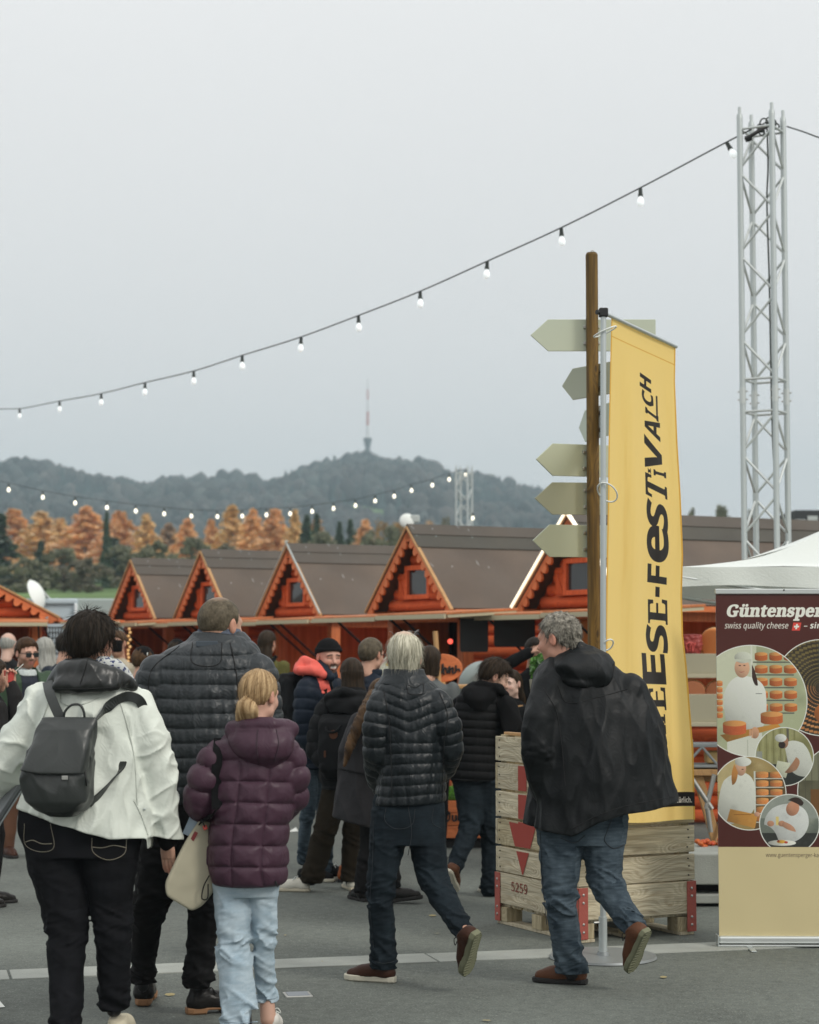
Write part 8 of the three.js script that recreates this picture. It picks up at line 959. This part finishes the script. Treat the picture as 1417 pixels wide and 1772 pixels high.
// ---- people further off, built from one set of proportions and posed one by one
function far(label, hx, hy, d, yaw, o = {}) { // hx, hy: photo place of the crown; yaw 0 faces away, 180 towards the camera, positive to the right
  const F = new Fig(d, hx, 'person', label), s = 1 / SC(d), H = o.H ?? P(hx, hy, d).y, a = yaw * Math.PI / 180, f = [Math.sin(a), 0, -Math.cos(a)], R = [Math.cos(a), Math.sin(a)], k = H / 1.75, c = o.cell ?? 0.0145, lean = o.lean ?? 0;
  const at = (r, u, z) => [R[0] * r * k + f[0] * z * k, u * H, R[1] * r * k + f[2] * z * k], tt = (l) => trunk(l.map(([u, w, dd, z = 0]) => [...at(0, u, z), w * k, dd * k]), R, (y, q, v, x, z) => (o.quilt ? quilt(y, o.quilt, 0.014) : 0) + folds(x, y, z, 0.013, 1)), ll = (l) => limb(l.map(([r, u, z, w]) => [...at(r, u, z), w * k]), (t, x, y, z) => folds(x, y, z, 0.01, 2));
  const b = o.fat ?? 1, torso = tt([[0.855, 0.06, 0.06], [0.825, 0.13 * b, 0.09], [0.8, 0.19 * b, 0.115], [0.72, 0.2 * b, 0.135 * b], [0.62, 0.185 * b, 0.135 * b], [0.52, 0.19 * b, 0.14 * b], [o.hem ?? 0.47, 0.195 * b, 0.14 * b]]);
  const arm = (sd, ps) => ll(ps.map(([r, u, z, w]) => [sd * r, u, z, w])), pose = { down: [[0.19, 0.8, 0, 0.062], [0.225, 0.65, -0.03, 0.055], [0.225, 0.52, 0.05, 0.045]], bent: [[0.19, 0.8, 0, 0.062], [0.225, 0.65, -0.02, 0.055], [0.12, 0.6, 0.2, 0.045]], up: [[0.19, 0.8, 0, 0.06], [0.32, 0.86, 0.08, 0.055], [0.1, 0.93, 0.16, 0.045]] }, pl = o.left ?? 'down', pr = o.right ?? 'down', la = arm(-1, pose[pl]), ra = arm(1, pose[pr]);
  const jk = join([torso, la, ra], 0.04); F.add(o.garment ?? 'jacket', solid(jk, c), o.jacket ?? FM.black);
  const st = o.stride ?? 0.08, l1 = ll([[-0.09, 0.5, 0, 0.092], [-0.095, 0.28, st, 0.065], [-0.1, 0.045, st * 0.6, 0.052]]), l2 = ll([[0.09, 0.5, 0, 0.092], [0.095, 0.28, -st * 0.3, 0.065], [0.1, 0.045, -st * 1.3, 0.052]]); F.add('trousers', solid(cut(join([l1, l2], 0.03), (x, y) => 0.05 - y), c), o.trousers ?? FM.charcoal);
  const fv = V(...f); for (const [sd, z] of [[-1, st * 0.6], [1, -st * 1.3]]) { const q = at(sd * 0.1, 0, z - 0.07); shoe(F.o, V(q[0], 0, q[2]), fv, UP, 0.27 * k, { upper: o.shoe ?? FM.leatherBlack, soleM: o.soleM ?? FM.soleBlack, high: o.high ?? 0.1, cell: 0.009 }); }
  const hh = 0.228 * Math.min(1.02, k), hp = at(0, 1, o.headZ ?? 0.02), ha = (o.headYaw ?? yaw) * Math.PI / 180; F.fr = null; const hw = V(hp[0], H - hh * 0.53, hp[2]); const fr = headFrame(hw, V(Math.sin(ha), o.nod ?? -0.08, -Math.cos(ha)), hh); F.fr = fr; F.headGeo = solid(faceField(o.face ?? {}), o.face ? 0.0062 : 0.008, faceColour(o.face ?? {}), 0.004).applyMatrix4(fr.m);
  if (o.hair) { const h = solid(hairField(o.hair), 0.006, hairColour(o.hair.col, undefined, o.hair.short), 0.01), l = [h]; if (o.hair.n) l.push(strands(h, o.hair.n, o.hair.len ?? 0.03, 0.0014, o.hair.dir ?? fall(), o.hair.col, o.hair.lift ?? 0.3)); F.add('hair', F.local(merge(l)), hairM); }
  const hand = (sd, ps) => { const [p, q] = [pose[ps][1], pose[ps][2]].map((v) => V(...at(sd * v[0], v[1], v[2]))), dir = q.clone().sub(p).normalize(); return handGeo(q, dir, V(f[0] * 0.8 - sd * R[0] * 0.4, 0.35, f[2] * 0.8 - sd * R[1] * 0.4), 0.6, k, undefined, 0.006); };
  F.body([torso, la, ra, l1, l2], o.noHands ? [] : [hand(-1, pl), hand(1, pr)], o.face?.skin ?? SKIN); F.R = R; F.f = f; F.k = k; F.H = H; F.atw = at; F.jk = jk; if (o.extra) o.extra(F); return F;
}
const shortHair = (col, o = {}) => ({ col, short: 1, th: 0.013, lockA: 0.003, n: 700, len: 0.02, lift: 0.5, ...o }), longHair = (col, len = 0.3) => ({ col, th: 0.014, back: -0.1, n: 250, len: 0.08, lift: 0.04, dir: () => V(0, -1, 0), extra: [{ st: [[0, 0.02, -0.055, 0.08, 0.06], [0, -0.06, -0.06, 0.088, 0.055], [0, -0.16, -0.08, 0.1, 0.05], [0, -len, -0.1, 0.085, 0.03]] }] });
const cap = (F, band, brim) => { const h = (x, y, z) => smax(blob([0, 0.035, -0.01], [0.088, 0.098, 0.108])(x, y, z), 0.035 + 0.1 * z - y, 0.006); h.bb = [-0.11, 0, -0.14, 0.11, 0.15, 0.12]; F.add('cap', F.local(solid(h, 0.006)), FM.blackMatte); if (brim) { const b = (x, y, z) => smax(Math.hypot(x / 0.075, (z - 0.08) / 0.11) * 0.08 - 0.08, Math.abs(y - 0.046 + x * x * 3) - 0.004, 0.003); b.bb = [-0.08, 0.02, -0.03, 0.08, 0.06, 0.2]; F.add('cap_brim', F.local(solid(b, 0.006)), FM.blackMatte); } };
far('man with glasses and short fair hair in a navy vest, behind the dark haired woman', 640, 1105, 14.7, 38, { jacket: FM.navy, quilt: 0.07, trousers: FM.charcoal, shoe: cloth([0.26, 0.075, 0.025], 0.45, 0.002), stride: 0.3, high: 0.13, hair: shortHair(HC.greyBrown), extra: (F) => { F.add('glasses', F.local(merge([new THREE.TorusGeometry(0.022, 0.0022, 6, 18).translate(0.031, 0, 0.098), new THREE.TorusGeometry(0.022, 0.0022, 6, 18).translate(-0.031, 0, 0.098), bar(V(0.054, 0.004, 0.096), V(0.08, 0.004, -0.01), 0.002), bar(V(-0.054, 0.004, 0.096), V(-0.08, 0.004, -0.01), 0.002)])), M.blackMetal); F.add('vest_collar', solid(trunk([[F.fr.c.x, F.H * 0.845, F.fr.c.z, 0.085, 0.08], [F.fr.c.x, F.H * 0.87, F.fr.c.z, 0.082, 0.078]], F.R), 0.01), FM.navy); } });
far('woman with a dark bob in a grey jacket, right of the white haired man', 743, 1120, 15.8, 12, { jacket: mat([0.09, 0.1, 0.1], 0.8), hair: { col: HC.darkBrown, th: 0.02, back: -0.11, n: 400, len: 0.07, lift: 0.05, dir: () => V(0, -1, 0), extra: [{ st: [[0, 0.02, -0.04, 0.085, 0.07], [0, -0.06, -0.035, 0.092, 0.07], [0, -0.12, -0.035, 0.086, 0.06]] }] } });
far('pale woman with long dark hair, face just showing past the teenager', 886, 1160, 15.4, 215, { jacket: FM.black, hair: longHair(HC.darkBrown, 0.34), face: { skin: [0.66, 0.45, 0.37] } });
far('person dressed in black with both arms raised before the log wall', 925, 1104, 17, 165, { jacket: FM.blackMatte, left: 'up', right: 'up', hair: shortHair(HC.black), headYaw: 160, face: {} });
far('bearded man with sunglasses in an open green jacket', 45, 1105, 16, 150, { jacket: FM.navyKnit, garment: 'jumper', trousers: mat([0.12, 0.055, 0.03], 0.9), shoe: FM.leatherBrown, headYaw: 142, nod: -0.12, face: { beard: [0.16, 0.07, 0.035], beardK: 0.75, skin: [0.58, 0.33, 0.24], brow: [0.06, 0.035, 0.02] }, hair: shortHair([[0.03, 0.016, 0.008], [0.08, 0.045, 0.024]], { th: 0.018 }), extra: (F) => {
  F.add('sunglasses', F.local(merge([rbox(0.05, 0.036, 0.006, 0.002).translate(0.032, 0.0, 0.1), rbox(0.05, 0.036, 0.006, 0.002).translate(-0.032, 0.0, 0.1), bar(V(-0.01, 0.008, 0.102), V(0.01, 0.008, 0.102), 0.003), bar(V(0.057, 0.008, 0.098), V(0.08, 0.008, -0.01), 0.0028), bar(V(-0.057, 0.008, 0.098), V(-0.08, 0.008, -0.01), 0.0028)])), M.glassDark);
  const j = cut(swell(F.jk, () => 0.028), (x, y, z) => { const fz = x * F.f[0] + z * F.f[2], rx = Math.abs(x * F.R[0] + z * F.R[1]); return fz > 0 ? 0.075 - 0.02 * fz - rx : -1; }, 0.01); j.bb = F.jk.bb; F.add('jacket', solid(j, 0.012, undefined, 0.05), FM.green); const c = F.atw(0, 0.845, 0.015); F.add('shirt_collar', solid(trunk([[c[0], c[1] - 0.03, c[2], 0.085, 0.085], [c[0], c[1] + 0.02, c[2], 0.075, 0.075]], F.R, (y, u, v, x, z) => 0.006 * noise(x * 40, y * 30, z * 40)), 0.009), FM.shirt); } });
far('woman in a fluffy black coat holding a red cup at the left edge', -14, 1140, 13, 60, { jacket: mat([0.012, 0.011, 0.011], 0.98), right: 'bent', left: 'bent', hem: 0.42, garment: 'coat', hair: longHair(HC.darkBrown), extra: (F) => { const c = F.p(16, 1172, -0.1), o = thing('paper_cup', 'red and white paper cup with stirrer held by the woman in black', 'cup', c.clone().add(F.base)); part('cup', cyl(0.036, 0.028, 0.09, 18, 0, 0, 0), mat([0.5, 0.06, 0.05], 0.5), o); part('band', cyl(0.0335, 0.0312, 0.03, 18, 0, 0.012, 0), M.white, o); part('stirrer', bar(V(0, 0, 0), V(0.09, 0.085, 0), 0.003, 5), M.white, o); F.add('forearm_sleeve', solid(limb([[...F.p(30, 1245, -0.08).toArray(), 0.06], [...F.p(26, 1205, -0.1).toArray(), 0.05], [...F.p(20, 1187, -0.1).toArray(), 0.04]]), 0.012), mat([0.012, 0.011, 0.011], 0.98)); F.add('hand', handGeo(F.p(20, 1190, -0.1), V(-0.1, 0.95, 0.1), V(-0.6, 0.3, 0.5), 1.3, 0.9), skinM); } });
far('bald man in a dark jacket with his back turned, far left under the awning', 13, 1095, 20, 10, { jacket: FM.black, face: { skin: [0.55, 0.36, 0.28] }, hair: { col: HC.grey, th: 0.006, back: -0.07, bald: [0, 0.12, 0, 0.11], n: 0 } });
far('dark haired man in a navy coat, standing left of the woman with black hair', 113, 1095, 18.2, 30, { jacket: FM.navy, hair: shortHair(HC.black), hem: 0.4, garment: 'coat' });
far('grey haired person in a pale coat behind the man with sunglasses', 78, 1104, 19, -40, { jacket: FM.paleCoat, garment: 'coat', hem: 0.36, hair: longHair(HC.grey, 0.2) });
far('person in a beige coat half hidden behind the head of the woman with black hair', 204, 1092, 19.5, 200, { jacket: FM.beige, garment: 'coat', hem: 0.36, hair: shortHair(HC.brown), extra: (F) => { const o = thing('dark_pouch', 'small black pouch on the chest of the person in the beige coat', 'bag', F.p(203, 1118, -0.22).add(F.base)); part('pouch', rbox(0.1, 0.12, 0.05, 0.03), FM.blackMatte, o); part('strap', bar(V(-0.03, 0.05, 0), V(-0.1, 0.22, 0.06), 0.006), FM.blackMatte, o); } });
far('man in a black cap with white emblem and dark jacket near the first hut', 246, 1120, 16.4, 40, { jacket: FM.blackMatte, hair: shortHair(HC.brown), extra: (F) => { cap(F, 0, true); F.add('emblem', F.local(rbox(0.03, 0.026, 0.005, 0.002).rotateY(-1.2).translate(-0.078, 0.06, -0.03)), M.white); F.add('shirt_collar', solid(limb([[...F.atw(0, 0.84, -0.02), 0.062], [...F.atw(0, 0.86, -0.02), 0.06]]), 0.01), FM.shirt); } });
far('person in a black knitted hat, only the hat showing over the grey quilted shoulder', 305, 1107, 19, 20, { jacket: FM.black, hair: shortHair(HC.darkBrown), extra: (F) => cap(F) });
far('woman with long dark hair and olive jacket in the doorway of the second hut', 461, 1092, 20.6, 25, { jacket: FM.olive, hair: longHair(HC.darkBrown, 0.34), extra: (F) => { F.add('bag_strap', F.strap(F.jk, [[478, 1135], [466, 1152], [458, 1175]], 0.04, 0.012), FM.blackMatte); } });
renderer.render(scene, camera);
